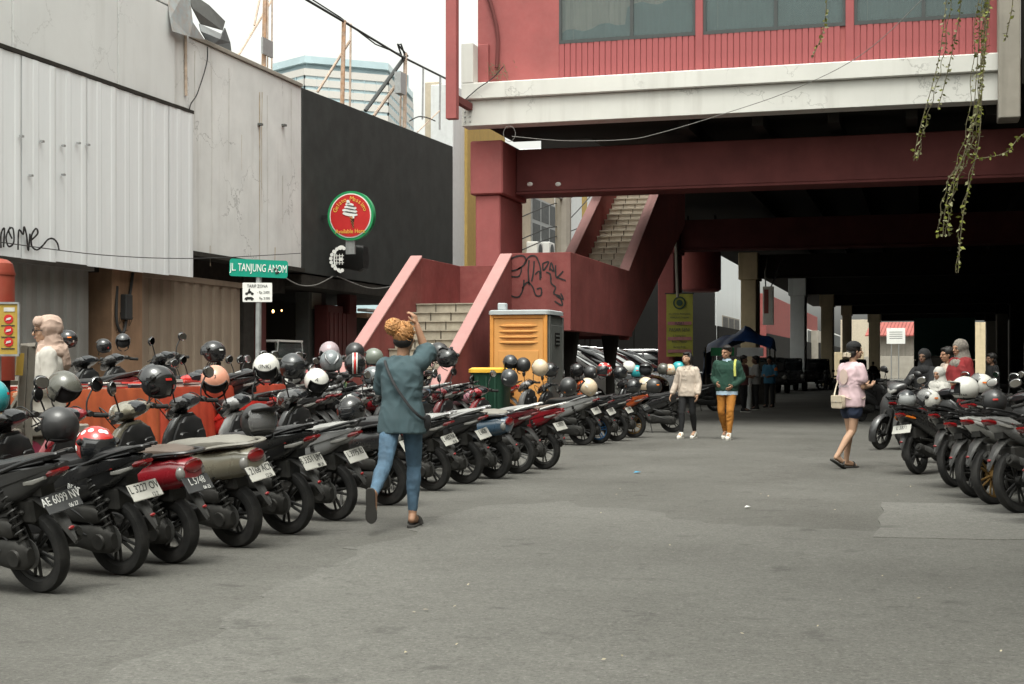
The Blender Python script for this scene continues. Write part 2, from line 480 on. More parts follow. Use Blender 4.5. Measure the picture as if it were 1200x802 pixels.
mb = MB(); mb.add([(-400, -60, 0), (400, -60, 0), (400, 700, 0), (-400, 700, 0)], [(0, 1, 2, 3)])
struct(mb.obj('road', A_old, smooth=0))
def patch(name, pix, z, m, wob=.1):
    pts = [G(u, v) for u, v in pix]; out = []
    for i, p in enumerate(pts):
        q = pts[(i + 1) % len(pts)]
        k = max(2, int((q - p).length / .06))
        for j in range(k):
            t = p.lerp(q, j / k)
            out.append((t.x + wob * noise.noise(t * 1.3), t.y + wob * 1.6 * noise.noise(t * 1.7 + Vector((5, 3, 0))) + wob * .5 * noise.noise(t * 7), z))
    me = MB(); n_ = len(out); me.add(out + [(x, y, -.002) for x, y, _ in out], [tuple(range(n_))] + [(i, n_ + i, n_ + (i + 1) % n_, (i + 1) % n_) for i in range(n_)])
    return struct(me.obj(name, m, smooth=0))
patch('road_patch', [(565, 592), (660, 588), (830, 614), (1030, 622), (1260, 626), (1500, 900), (60, 900), (200, 760), (330, 692), (430, 640)], .004, A_new, .22)
patch('road_patch', [(1036, 590), (1260, 592), (1290, 634), (1028, 631)], .008, A_pat, .05)

# raised pavement on the left with kerb stones
XK = -6.75
mb = MB(); mb.box2(-30, XK - .14, -5, 24, 0.0, .2)
mb.box2(-30, -10.2, 24, 160, 0.0, .16)
mb.box2(-14.9, -8.75, 8, 23.5, .2, .52)
struct(mb.obj('pavement', M_['pave'], smooth=0))
kerb = thing('kerb', 'low grey concrete kerb of single stones edging the pavement behind the scooters', 'kerb', (XK, 0, 0))
ks = MB(); ks.box2(-.14, 0, 0, .98, 0, .19); ksm = ks.mesh('kerb_stone', M_['kerb'], 0, .015)
for i in range(26):
    link('kerb_stone', ksm, kerb, (rnd.uniform(-.008, .008), -2 + i, rnd.uniform(-.006, .006)))
kb = MB(); kb.box2(0, .45, 0, 1.15, 0, .14)
k2 = thing('kerb', 'short pale kerb stone beside the nearest motorcycles of the right row', 'kerb', G(1192, 652))
for i in range(2):
    link('kerb_stone', kb.mesh('kerb_stone', M_['kerb'], 0, .02) if i == 0 else k2.children[0].data, k2, (0.0, -1.9 + i * 1.17 - 1.2, 0))

# litter: leaves, paper scraps
mb = MB()
for k in range(70):
    p = G(rnd.uniform(420, 1190), 470 + 330 * rnd.random() ** 1.6)
    a = rnd.uniform(0, 6.3); s = rnd.uniform(.005, .016)
    mb.add([(p.x + s * cos(a + t) * (1 if i % 2 else .6), p.y + s * sin(a + t), .012 + rnd.uniform(0, .008)) for i, t in enumerate((0, 1.4, 3.1, 4.6))], [(0, 1, 2, 3)])
tag(stuff(mb.obj('litter', mat('dry_litter', (.36, .32, .22), .8, var=.6, scale=2), smooth=0)), 'small dry leaves and paper scraps scattered over the asphalt', 'litter')
for (u, v, m, lab, s) in ((747, 555, mat('blue_scrap', (.03, .32, .55), .6), 'tiny blue plastic scrap lying on the road', .045), (876, 596, M_['white'], 'white paper scrap lying flat in the road near the repair patch', .026)):
    p = G(u, v); q = MB()
    q.add([(-s, -.03, 0), (s * .7, -.035, .01), (s, .03, .004), (-s * .6, .04, .012)], [(0, 1, 2, 3)])
    tag(q.obj('paper_scrap', m, smooth=0, loc=(p.x, p.y, .012)), lab, 'litter')
# ============================================================ long shop building on the left
XL = -15.1
def Yl(u, X=XL): return PX(u, 429, X).y
def Zl(u, v, X=XL): return PX(u, v, X).z
Y0 = 15.0
Yc = Yl(217); Yp = Yl(197); Yb = Yl(353); Ye = Yl(530)
ZS = 3.42                                   # soffit over the shutters
ztop = Zl(353, 103); zcor = Zl(100, 93)
shop = thing('shop_building', 'long pale two storey shop building with corrugated upper front and closed shutters', 'building', (XL, Y0, 0))
def B(x0, x1, y0, y1, z0, z1): return MB().box2(x0, x1, y0 - Y0, y1 - Y0, z0, z1)   # local box
def sobj(name, mb, m, parent=shop, **k): return mb.obj(name, m, parent, **k)
# body behind
sobj('rear_block', B(-9, -.32, Y0, Yb, 3.85, ztop - .4), M_['dark'])
sobj('rear_block', B(-9, -1.0, Y0, Yb, 0, 3.84), M_['dark'])
# smooth white wall right of the corrugated front
w = B(-.3, 0, Yc, Yb, 3.72, ztop)
sobj('wall', w, M_['wall_white'], bev=.01)
# taller front above the corrugated steel: panels with open joints
yy = [Y0, Y0 + 2.5, Yl(5), Yl(130), Yp]
for i in range(len(yy) - 1):
    sobj('wall_panel', B(-.3, .16, yy[i] + .012, yy[i+1] - .012, zcor + .06, 8.75), M_['wall_panel'], bev=.008)
    sobj('wall_panel', B(-.3, .16, yy[i] + .012, yy[i+1] - .012, 8.78, 11.2), M_['wall_panel'], bev=.008)
sobj('wall_panel', B(-.3, .06, Yp, Yc + .05, zcor + .1, ztop), M_['wall_white'], bev=.008)
sobj('ledge', B(-.3, .2, Y0, Yc + .02, zcor - .02, zcor + .05), M_['soffit'])
# rain pipe rust line, patches
sobj('rust_pipe', MB().tube([(.1, Yl(213) - Y0, zcor + .35), (.1, Yl(212) - Y0, ztop + .6)], .03, 6), M_['rust_pale'])
# corrugated steel: one metre sheets, trapezoid ribs
def sheet(w, z0, z1, pitch, depth):
    pr = []
    k = int(round(w / pitch))
    for i in range(k):
        y = i * pitch
        pr += [(y, 0), (y + pitch * .60, 0), (y + pitch * .68, depth), (y + pitch * .92, depth)]
    pr.append((k * pitch, 0))
    mb = MB(); vs = []; 
    for y, d in pr: vs += [(d, y, z0), (d, y, z1), (d - .012, y, z0), (d - .012, y, z1)]
    fs = []
    for i in range(len(pr) - 1):
        a, b = i * 4, i * 4 + 4
        fs += [(a, b, b + 1, a + 1), (a + 2, a + 3, b + 3, b + 2), (a, a + 2, b + 2, b), (a + 1, b + 1, b + 3, a + 3)]
    return mb.add(vs, fs)
sm = sheet(1.0, 0, 1, .5, .007).mesh('steel_sheet', M_['corr'], 0)
nsh = int((Yc - Y0) // 1.0) + 1
corr = thing('corrugated_cladding', 'white corrugated steel front with sprayed black scribble, hung over grey shutters', 'cladding', (XL + .18, Yc - nsh, 0))
for i in range(nsh):
    o = link('steel_sheet', sm, corr, (rnd.uniform(-.008, .008), i * 1.0, ZS - .22 + rnd.uniform(-.02, .02)))
    o.scale = (1, 1, zcor - ZS + .2)
mb = MB()
for (u, v) in ((23, 160), (47, 166), (72, 171), (90, 168), (101, 170), (34, 206), (72, 205)):
    p = PX(u, v, XL + .2); mb.box((p.x - corr.location.x + .04, p.y - corr.location.y, p.z), (.06, .06, .035))
mb.obj('bracket', M_['steel'], corr)
def pl_corr(q, off):
    p = PX(q[0], q[1], XL + .245); return (p.x - corr.location.x, p.y - corr.location.y, p.z)
g = strokes([[(1, 291), (1, 275), (5, 268), (4, 290)], [(12, 266), (7, 278), (10, 289), (16, 284), (15, 268), (10, 270), (14, 280)], [(21, 293), (22, 270), (27, 275), (28, 266), (31, 276), (33, 294), (35, 274)],
             [(36, 282), (44, 274), (42, 268), (37, 276), (37, 288), (43, 293), (50, 288), (56, 281), (62, 280), (67, 285), (69, 293)]], 1.35, pl_corr)
g.obj('graffiti', M_['black'], corr, smooth=0)
# recess: lintel, soffit, shutters, pillars
sobj('soffit', B(-1.6, .1, Y0, Yb, ZS - .02 + .3, ZS + .38), M_['soffit'])
sobj('lintel', B(-.8, -.45, Y0, Yb, ZS - .25, ZS + .28), M_['soffit'])
XS = XL - .4
def shutter(name, ya, yb, m, lab, pitch):
    t = thing(name, lab, 'shutter', (XS, ya, .2))
    k = int((yb - ya) / pitch)
    pr = [(-.03, 0), (.02, .04), (.02, pitch * .5), (-.03, pitch * .58), (-.03, pitch)]
    mb = MB(); z1 = ZS - .45
    vs = []
    for x, y in pr: vs += [(x, y, 0), (x, y, z1), (x - .01, y, 0), (x - .01, y, z1)]
    for i in range(len(pr) - 1):
        a, b = i * 4, i * 4 + 4
        mb.add([], [])
    fs = []
    for i in range(len(pr) - 1):
        a, b = i * 4, i * 4 + 4
        fs += [(a, b, b + 1, a + 1), (a + 2, a + 3, b + 3, b + 2)]
    mb.add(vs, fs)
    me = mb.mesh('slat', m, 0)
    for i in range(k):
        o = link('slat', me, t, (rnd.uniform(-.006, .006), i * pitch, 0))
        o.rotation_euler = (0, 0, R(rnd.uniform(-1.5, 1.5)))
    MB().box2(-.05, .06, -.06, k * pitch + .06, z1, z1 + .12).obj('top_rail', m, t)
    MB().box2(-.05, .05, -.06, k * pitch + .06, -.04, .02).obj('bottom_rail', m, t)
    return t
ys1 = Yl(117, XS); ys2a = Yl(162, XS); ys2b = Yl(283, XS)
shutter('folding_shutter', Y0, ys1, M_['shut_grey'], 'closed grey steel folding shutter under the corrugated front', .42)
sh2 = shutter('folding_shutter', ys2a, ys2b, M_['shut_brown'], 'closed tan brown steel folding shutter between the ochre pillar and the street sign', .46)
MB().box2(.02, .07, 3.1, 3.2, .9, 1.15).obj('lock_plate', M_['rust'], sh2)
# pillar
pa, pb = Yl(119, XS + .1), Yl(160, XS + .1)
pil = B(-.95, -.15, pa + .15, pb - .02, 0, ZS + .28)
sobj('pillar', pil, M_['pillar'], bev=.02)
def pl_pil(q, off):
    p = PX(q[0], q[1], XL - .146); return (p.x - XL, p.y - Y0, p.z)
strokes([[(136, 365), (138, 377), (136, 388)], [(141, 366), (140, 380), (146, 366), (144, 384)], [(149, 370), (153, 366), (151, 382), (156, 372)], [(137, 390), (150, 387)]], .35, pl_pil).obj('graffiti', M_['dark'], shop, smooth=0)
sobj('pillar', B(-.95, -.4, Yl(285, XS) + .02, Yl(298, XS), 0, ZS + .28), M_['soffit'])
sobj('cable_loop', MB().tube(crom([(-.15, Yl(145) - Y0, 2.9), (-.1, Yl(142) - Y0, 2.2), (-.1, Yl(150) - Y0, 2.0), (-.1, Yl(156) - Y0, 2.6), (-.12, Yl(162) - Y0, 3.2)]), .03, 6), M_['cable'])
sobj('meter_box', B(-.2, -.02, Yl(149) , Yl(157), 2.25, 2.75), M_['cable'], bev=.02)
# bracket stubs and small damage on the white wall
mb = MB()
for u, v in ((303, 146), (331, 147)):
    p = PX(u, v, XL); mb.box((.04, p.y - Y0, p.z), (.1, .12, .05))
sobj('wall_bracket', mb, M_['toilet_gr'])
sobj('coping', B(-.34, .05, Yc + .06, Yb - .01, ztop + .002, ztop + .1), M_['conc'], bev=.01)

# rust and dirt runs on the white wall
rustrun = mat('rust_run_on_plaster', (.50, .42, .31), .9, var=.3, scale=5, streak=.6, streakcol=(.38, .24, .12), streakscale=9)
dirtrun = mat('dirt_run_on_plaster', (.50, .485, .44), .9, var=.2, scale=5)
for (u, v0, v1, w, m) in ((304, 108, 318, .035, rustrun), (306.5, 108, 250, .02, rustrun), (313, 112, 300, .018, dirtrun), (331, 206, 262, .02, dirtrun), (283, 158, 200, .012, rustrun), (248, 72, 300, .014, dirtrun), (268, 80, 190, .016, dirtrun), (341, 104, 230, .016, dirtrun), (228, 60, 150, .02, dirtrun), (322, 290, 318, .03, rustrun), (246, 288, 312, .02, rustrun)):
    a, b = PX(u, v0, XL), PX(u, v1, XL); k = 14; vs = []
    for i in range(k + 1):
        z = a.z + (b.z - a.z)*i/k; ww = w*(.6 + .8*abs(noise.noise(Vector((u*.37, z*3, 0)))))*(1 - .6*i/k); dy = .03*noise.noise(Vector((u, z*1.5, 4)))
        vs += [(.004, a.y - Y0 - ww + dy, z), (.004, a.y - Y0 + ww + dy, z)]
    MB().add(vs, [(2*i, 2*i+1, 2*i+3, 2*i+2) for i in range(k)]).obj('stain', m, shop, smooth=0)

# torn roof sheets above the white wall
rs = thing('torn_roof_sheet', 'bent grey sheet metal hanging torn and rusting over the white wall top', 'sheet metal', PX(230, 50, XL + .1))
base = rs.location.copy()
def shp(uv, off, m, thick=.02):
    pts = [PX(u, v, XL + o) - base for (u, v), o in zip(uv, off)]
    mb = MB()
    mb.add([tuple(p) for p in pts] + [tuple(p + Vector((-.03, 0, .01))) for p in pts],
           [tuple(range(len(pts))), tuple(range(len(pts), 2*len(pts)))[::-1]] + [(i, (i+1) % len(pts), len(pts) + (i+1) % len(pts), len(pts) + i) for i in range(len(pts))])
    return mb.obj('metal_sheet', m, rs, smooth=0)
shp([(196, -14), (218, -12), (223, 0), (226, 26), (240, 47), (222, 43), (203, 37), (200, 20)], [.1, .22, .28, .3, .26, .3, .32, .25], M_['rustsheet'])
shp([(218, -12), (245, 6), (264, 25), (261, 36), (236, 29), (226, 10)], [.1, .0, -.05, -.02, .05, .15], M_['toilet_gr'])
shp([(234, 28), (260, 40), (258, 46), (236, 37)], [.2, .18, .19, .22], M_['toilet_roof'])
shp([(236, 37), (258, 46), (264, 33), (270, 50), (272, 66), (246, 54)], [.0, .0, -.1, -.1, -.05, .05], M_['frame_dark'])

# ------------------------------------------------------------ black fronted shop
blk = thing('black_shop_building', 'two storey shop with black painted upper wall above an open dark shopfront', 'building', (XL, Yb, 0))
def BB(x0, x1, y0, y1, z0, z1): return MB().box2(x0, x1, y0 - Yb, y1 - Yb, z0, z1)
zb = Zl(530, 172) 
mb = MB()   # wall with slightly rising top
zb0, zb1 = Zl(353.5, 103), Zl(530, 172)
mb.prism([(0.01, 3.7), (Ye - Yb, 3.7), (Ye - Yb, zb1), (0.01, zb0)], 'x', -.3, .02)
mb.obj('wall', M_['black_wall'], blk, bev=.01)
BB(-9, -.31, Yb + .02, Ye, 3.4, zb0 - .5).obj('rear_block', M_['dark'], blk)
BB(-5.0, -4.8, Yl(298), Ye, 0, 3.4).obj('shop_back_wall', M_['dark'], blk)
BB(-.95, .0, Yb, Ye, 3.36, 3.66).obj('lintel', M_['soffit'], blk)
BB(-5, -.9, Yl(298), Ye, 0.0, .22).obj('shop_floor', M_['soffit'], blk)
drd = mat('maroon_door_paint', (.09, .022, .02), .5, var=.2, scale=2)
def col(u0, u1, m, x0=-.9, x1=-.5, name='pillar', z1=3.36):
    return BB(x0, x1, Yl(u0, XL + x1), Yl(u1, XL + x1), 0, z1).obj(name, m, blk, bev=.012)
col(303, 312, drd)
d1 = col(384, 402, drd, name='door', z1=3.0)
for k in range(5):
    y0 = Yl(384, XL - .5) + .1 + k * .3 - Yb
    MB().box2(-.495, -.47, y0, y0 + .22, .4, 2.8).obj('door_panel', drd, d1)
col(410, 418, drd); col(362, 382, M_['toilet_gr'], -1.4, -1.0, 'wall_pier')
p = PX(371, 353, XL - .98)
MB().box2(-.995, -.97, p.y - Yb - .3, p.y - Yb + .3, p.z - .22, p.z + .22).obj('notice', M_['curtain'], blk)
p = PX(440, 368, XL - .3)
t = thing('menu_shelf', 'white topped brown shelf at the dark shopfront beside the staircase', 'shelf', (p.x, p.y, p.z))
MB().box2(-.3, .1, -.9, .6, -.13, 0).obj('shelf', M_['pillar'], t, bev=.01)
MB().box2(-.25, .05, -.8, .5, .05, .13).obj('tray', M_['white'], t, bev=.01)
MB().box2(-.3, -.25, -.9, .6, -2.2, -.13).obj('leg', M_['soffit'], t)
# glass counter
p = PX(328, 410, XL - .7)
t = thing('display_case', 'white framed glass food counter standing in the dark shopfront', 'counter', (p.x, p.y, .2))
MB().box2(-.5, .3, -.9, .9, 0, .8).obj('cabinet', M_['toilet_gr'], t, bev=.02)
for z in (.95, 1.12, 1.3): MB().box2(-.5, .3, -.9, .9, z, z + .03).obj('shelf', M_['curtain'], t)
for y in (-.88, .88):
    for x in (-.48, .28): MB().tube([(x, y, .8), (x - .0, y * .8, 1.75)], .018, 6).obj('post', M_['white'], t)
MB().box2(-.5, .3, -.75, .75, 1.74, 1.79).obj('top', M_['white'], t)
MB().box2(.285, .295, -.85, .85, .82, 1.7).obj('glass_pane', M_['glass'], t)
for u, v in ((320, 365), (330, 364)):
    p = PX(u, v, XL - 2.5)
    t = thing('hanging_bulb', 'tiny warm bulb glowing inside the dark shop' + (', the brighter left one' if u == 320 else ', the fainter right one'), 'lamp', (p.x, p.y, p.z))
    MB().ell((0, 0, 0), (.035, .035, .05) if u == 320 else (.022, .022, .03), 10, 8).obj('bulb', M_['bulb'], t)
    MB().tube([(0, 0, .05), (0, 0, 3.38 - p.z)], .006, 5).obj('cord', M_['cable'], t)

# ------------------------------------------------------------ round ice cream sign on the black wall
p = PX(411, 253, XL + .85)
gs = thing('round_sign', 'round red sign with green rim, ice cream cone picture and yellow lettering', 'sign', p)
rr = 29 / F * (p - CAM).dot(Vector((-S_, C_, 0)))
face = Matrix.Rotation(R(90), 4, 'X')
def disc(r, y0, y1, m, name, n=48):
    mb = MB(); mb.prism([(r*cos(2*pi*k/n), r*sin(2*pi*k/n)) for k in range(n)], 'y', y0, y1); return mb.obj(name, m, gs)
disc(rr, -.02, .14, M_['sign_green'], 'rim'); disc(rr*.90, -.03, -.02, M_['white'], 'ring'); disc(rr*.855, -.04, -.03, M_['sign_red'], 'face')
def arctext(body, rad, a0, a1, size, up=True):
    for i, ch in enumerate(body):
        if ch == ' ': continue
        a = a0 + (a1 - a0) * (i / (len(body) - 1))
        me = text_mesh('letter', ch, size, M_['gold'], .003)
        o = link('letter', me, gs, (rad * cos(a), -.046, rad * sin(a)))
        o.rotation_euler = (R(90), -(a - pi/2) if up else -(a + pi/2), 0)
        o.rotation_mode = 'XYZ'
        o.matrix_local = Matrix.Translation((rad * cos(a), -.046, rad * sin(a))) @ Matrix.Rotation(-(a - pi/2) if up else -(a + pi/2), 4, 'Y') @ face
arctext('Gelato', rr*.68, R(160), R(110), rr*.25)
arctext('Massimo', rr*.68, R(84), R(20), rr*.25)
me = text_mesh('letters', 'Available Here', rr*.235, M_['gold'], .003, sx=.92)
o = link('letters', me, gs, (0, -.046, -rr*.64)); o.rotation_euler = (R(90), 0, 0)
def poly(pts, m, y, name, par=gs, k=None):
    mb = MB(); pp = [(x*rr, z*rr) for x, z in pts]; mb.prism(pp, 'y', y - .006, y); return mb.obj(name, m, par, smooth=0)
poly([(-.03, -.02), (.18, -.06), (.16, -.5), (.13, -.52)], M_['cone'], -.046, 'cone')
for k in range(3):
    poly([(-.0 + .035*k, -.1 - .12*k), (.02 + .035*k, -.08 - .12*k), (.17, -.22 - .12*k), (.165, -.26 - .12*k)], M_['black'], -.055, 'wafer_line')
poly([(.12, -.06), (.18, -.06), (.165, -.3), (.12, -.24)], M_['dark'], -.054, 'cone_shade')
def oval(cx, cz, rx, rz, tilt, m, y, name):
    poly([(cx + rx*cos(2*pi*k/18)*cos(tilt) - rz*sin(2*pi*k/18)*sin(tilt), cz + rx*cos(2*pi*k/18)*sin(tilt) + rz*sin(2*pi*k/18)*cos(tilt)) for k in range(18)], m, y, name)
for cx, cz, rx, rz in ((.0, .06, .33, .085), (-.01, .19, .33, .085), (.02, .32, .27, .08), (-.02, .44, .18, .07), (-.08, .55, .07, .09)): oval(cx, cz, rx, rz, -.12 if cz < .5 else .5, M_['white'], -.05, 'ice_cream')
for cx, cz, rx in ((.03, .125, .27), (.04, .255, .25), (.05, .385, .2)): oval(cx, cz, rx, .022, -.2, M_['frame_dark'], -.057, 'swirl_line')
poly([(.10, .02), (.2, .02), (.19, -.12), (.13, -.12)], M_['white'], -.057, 'drip')
MB().box2(-.55, -.25, .02, .1, -.0, .1).obj('arm', M_['black'], gs)
MB().box2(-1.0, .05, .03, .09, -.04, .04).obj('arm', M_['black'], gs)
MB().box2(-.15, .1, .02, .1, -rr - .35, -rr*.9).obj('bracket', M_['steel'], gs)
p2 = PX(414, 302, XL + .5)
bx = thing('wrapped_sign_box', 'square lightbox wrapped in torn black plastic under the round sign', 'sign', p2)
mb = MB(); mb.lx([(-.55, 0, 0, .2, .28, 5), (-.2, 0, .02, .24, .33, 5), (.2, 0, -.02, .24, .35, 5), (.36, 0, 0, .2, .3, 5)], 20)
o = mb.obj('plastic_wrap', M_['black'], bx)
for v_ in o.data.vertices: v_.co += Vector((0, 0, 1)) * .05 * noise.noise(v_.co * 6) + Vector((0, 1, 0)) * .06 * noise.noise(v_.co * 5 + Vector((3, 1, 0)))
MB().box2(-.55, -.3, -.03, .03, -.05, .05).obj('arm', M_['steel'], bx)
p3 = PX(391, 304, XL + .06)
em = MB(); re = .29
for k in range(11):
    a = R(75 + k * 20); em.prism([(re*cos(a) + .05*cos(q*pi/4), re*sin(a) + .05*sin(q*pi/4)) for q in range(8)], 'y', -.012, 0)
ringo = [(.215*cos(R(70 + k*10)), .36*sin(R(70 + k*10))) for k in range(21)]
ringi = [(.18*cos(R(70 + k*10)), .30*sin(R(70 + k*10))) for k in range(21)]
em.prism(ringo + ringi[::-1], 'y', -.010, 0)
for k in range(3):
    em.box((-.05, -.005, -.09 + .09*k), (.24, .01, .018)); em.box((-.13 + .08*k, -.004, 0), (.016, .012, .28))
em.box((-.02, -.006, 0), (.09, .014, .09))
ee = em.obj('emblem', M_['white'], bx, smooth=0)
ee.location = PX(400, 304, XL + .62) - Vector(p2)

# ------------------------------------------------------------ street name sign
p = PD(302, 429, 20.0); p.z = .52
ss = thing('street_sign', 'green street name sign over a small white tariff board on a grey pole', 'sign', p)
yaw = TH + R(4)
MB().tube([(0, 0, 0), (0.02, 0, PD(302, 306, 20.0).z - .52)], .042, 10).obj('pole', M_['steel'], ss)
zz = PD(302, 315, 20).z - .52
def board(w, h, z, m, tilt, r=.03, x=0):
    mb = MB(); pts = []
    for cx, cz, a0 in ((w/2-r, h/2-r, 0), (-w/2+r, h/2-r, 90), (-w/2+r, -h/2+r, 180), (w/2-r, -h/2+r, 270)):
        for k in range(4): pts.append((cx + r*cos(R(a0 + 30*k)), cz + r*sin(R(a0 + 30*k))))
    mb.prism(pts, 'y', -.052, -.045)
    o = mb.obj('board', m, ss); o.rotation_euler = (0, R(tilt), yaw); o.location = (x, 0, z); return o
b1 = board(.81, .245, zz, M_['green_sign'], 2.2, .035, .02)
o = link('lettering', text_mesh('lettering', 'JL. TANJUNG ANOM', .155, M_['white'], .002, sx=.56), b1, (0, -.056, .0)); o.rotation_euler = (R(90), 0, 0)
st = MB()
for k in range(7): st.ell((.245 + rnd.uniform(-.03, .03), -.059, -.03 + rnd.uniform(-.04, .04)), (.016, .002, .014), 8, 4)
st.obj('sticker', M_['black'], b1)
zz2 = PD(302, 343, 20).z - .52
b2 = board(.41, .27, zz2, M_['white'], 0, .012, .0)
for body, sz, x, z in (('TARIF ZONA', .062, 0, .085), ('- Rp. 2.000', .048, .085, .0), ('Rp. 5.000', .048, .10, -.085)):
    o = link('lettering', text_mesh('lettering', body, sz, M_['black'], .001, sx=.8), b2, (x, -.055, z)); o.rotation_euler = (R(90), 0, 0)
ic = MB()   # motorcycle and car pictograms
for cx in (-.15, -.07): ic.prism([(cx + .02*cos(k*pi/5), -.02 + .02*sin(k*pi/5)) for k in range(10)], 'y', -.055, -.053)
ic.prism([(-.15, -.02), (-.12, .03), (-.09, .02), (-.07, -.01), (-.1, -.015)], 'y', -.056, -.053); ic.prism([(-.125, .03), (-.115, .055), (-.1, .05), (-.105, .02)], 'y', -.056, -.053)
ic.prism([(-.18, -.10), (-.17, -.075), (-.14, -.065), (-.08, -.065), (-.055, -.08), (-.045, -.10)], 'y', -.056, -.053)
for cx in (-.15, -.075): ic.prism([(cx + .014*cos(k*pi/5), -.102 + .014*sin(k*pi/5)) for k in range(10)], 'y', -.055, -.0535)
ic.obj('pictogram', M_['black'], b2, smooth=0)

# ------------------------------------------------------------ rusty billboard frame on the roof
rf = thing('billboard_frame', 'rusty open billboard frame of posts, struts and cables on the roof', 'frame', (XL - .2, Yb, ztop))
def rp(u, v, x=-.2):
    q = PX(u, v, XL + x); return tuple(q - Vector((XL - .2, Yb, ztop)))
def bar(name, a, b, r, m, x=-.2, x2=None):
    MB().tube([rp(*a, x), rp(*b, x if x2 is None else x2)], r, 6).obj(name, m, rf)
bar('post', (308, 122), (311, -20), .055, M_['rust']); bar('post', (313, 124), (314, -20), .02, M_['rust_pale'], -.35); bar('post', (318, 126), (319, -20), .02, M_['rust_pale'], -.5)
bar('strut', (276, 70), (322, -6), .035, M_['rust_pale'], -.2, -.6); bar('strut', (298, 30), (306, -10), .025, M_['rust_pale'])
bar('post', (401, 122), (403, 24), .06, M_['rust']); bar('post', (410, 125), (411, 28), .03, M_['rust_pale'], -.5)
bar('strut', (372, 108), (410, 48), .04, M_['rust_pale'], -.9, -.2); bar('strut', (402, 24), (412, 30), .025, M_['rust_pale'])
bar('strut', (428, 130), (475, 66), .06, M_['frame_dark'], -.9, -.2); bar('strut', (438, 136), (474, 86), .05, M_['rust_pale'], -.9, -.2)
bar('post', (474, 150), (475, 62), .06, M_['rust_pale']); bar('post', (469, 148), (470, 90), .03, M_['rust_pale'], -.4)
bar('post', (495, 140), (496, 78), .03, M_['steel'], -.2); bar('post', (515, 152), (516, 90), .035, M_['steel'], -.2)
bar('strut', (489, 155), (515, 130), .02, M_['rust_pale'])
for a, b in (((314, -20), (318, 12)), ):
    pass
MB().tube([rp(346, -8), rp(402, 25), rp(470, 66), rp(524, 93)], .035, 6).obj('cable', M_['frame_dark'], rf)
MB().tube([rp(354, -8), rp(398, 20), rp(440, 52), rp(470, 64)], .02, 6).obj('cable', M_['frame_dark'], rf)
MB().tube([rp(466, 52), rp(478, 66), rp(472, 70), rp(466, 52), rp(470, 52), rp(474, 64)], .03, 6).obj('clamp', M_['frame_dark'], rf)
q = rp(313, 56, -.15); MB().box(q, (.05, .55, .4)).obj('plate', M_['steel'], rf)
q = rp(469, 98, -.15); MB().box(q, (.2, .45, .65)).obj('floodlight', M_['steel'], rf)
MB().tube(crom([rp(480, 142), rp(490, 137), rp(500, 138), rp(510, 142)]), .02, 5).obj('cable', M_['cable'], rf)
mb = MB(); mb.box2(XL - 1.3, XL - .8, Yl(514, XL - .8), Yl(527.5, XL - .8), zb1 - .6, Zl(528, 108, XL - 1)); 
tag(mb.obj('roof_block', M_['cream'], bev=.02), 'small tan masonry stack at the far end of the black roof', 'chimney')

# thin wall cables
def cable(name, pts, r, m, lab, k=6):
    o = MB().tube(crom(pts, k), r, 5).obj(name, m); return tag(o, lab, 'cable')
cable('wall_cable', [PX(243, 55, XL + .12), PX(242, 75, XL + .1), PX(231, 110, XL + .1), PX(222, 128, XL + .1), PX(224, 170, XL + .08), PX(219, 215, XL + .08)], .014, M_['cable'], 'thin black cable hanging in a curve down the white wall')
cable('facade_wire', [PX(0, 284, XL + .5), PX(120, 299, XL + .5), PX(230, 303, XL + .5), PX(352, 297, XL + .5)], .009, M_['cable'], 'thin wire strung along the bottom of the white upper front')
cable('shop_cable', [PX(330, 323, XL + .1), PX(350, 334, XL + .1), PX(370, 334, XL + .1), PX(390, 324, XL + .1)], .016, M_['cable_pale'], 'pale cable drooping under the black wall left of the wrapped sign')
cable('shop_cable', [PX(395, 324, XL + .1), PX(425, 336, XL + .1), PX(445, 338, XL + .1), PX(470, 333, XL + .1)], .016, M_['cable_pale'], 'pale cable drooping under the black wall right of the wrapped sign')

# ------------------------------------------------------------ far glass tower
TY = 190.0
def T(u, v, Y=TY): return PY(u, v, Y)
tw = thing('office_tower', 'pale blue glass office tower rising hazy beyond the roofs', 'tower', (T(400, 429).x, TY, 0))
o0 = tw.location.copy()
# plan: broken front, right flank turned away; z of floor lines
plan = [(318, 0), (357, -4), (455, 4), (484, 26), (484, 60), (318, 60)]
pts = [(PY(u, 429, TY + dy).x - o0.x, dy) for u, dy in plan]
def prismz(z0, z1, m, name, grow=0.0):
    cx = sum(p[0] for p in pts) / len(pts); cy = sum(p[1] for p in pts) / len(pts)
    pp = [(cx + (x - cx) * (1 + grow), cy + (y - cy) * (1 + grow)) for x, y in pts]
    MB().prism(pp, 'z', z0, z1).obj(name, m, tw, smooth=0)
def tz(v): return H + (429 - v) / F * (TY * C_ - o0.x * S_)
prismz(0, tz(93), M_['glass_blue'], 'glass_wall')
prismz(tz(92.5), tz(78), M_['glass_dark'], 'recessed_floor', -.03)
prismz(tz(78), tz(70), M_['glass_blue'], 'parapet_glass', .0)
for v in (93, 105, 117, 129, 141, 153, 165, 177): prismz(tz(v), tz(v) + 1.0, M_['tower_band'], 'floor_band', .006)
mb = MB()
for i in range(3):
    (xa, ya), (xb, yb) = pts[i], pts[i + 1]
    k = max(3, int(math.hypot(xb - xa, yb - ya) / 1.7))
    for j in range(k + 1):
        t = j / k; mb.box((xa + (xb - xa) * t, ya + (yb - ya) * t - .03, tz(93) / 2 + tz(93) * .25), (.14, .25, tz(93) * .5))
mb.obj('mullion', M_['glass_dark'], tw, smooth=0)['kind'] = 'stuff'
MB().box((pts[2][0] - 6, 20, tz(70) + .8), (5, 4, 2.2)).obj('roof_plant', M_['glass_dark'], tw)
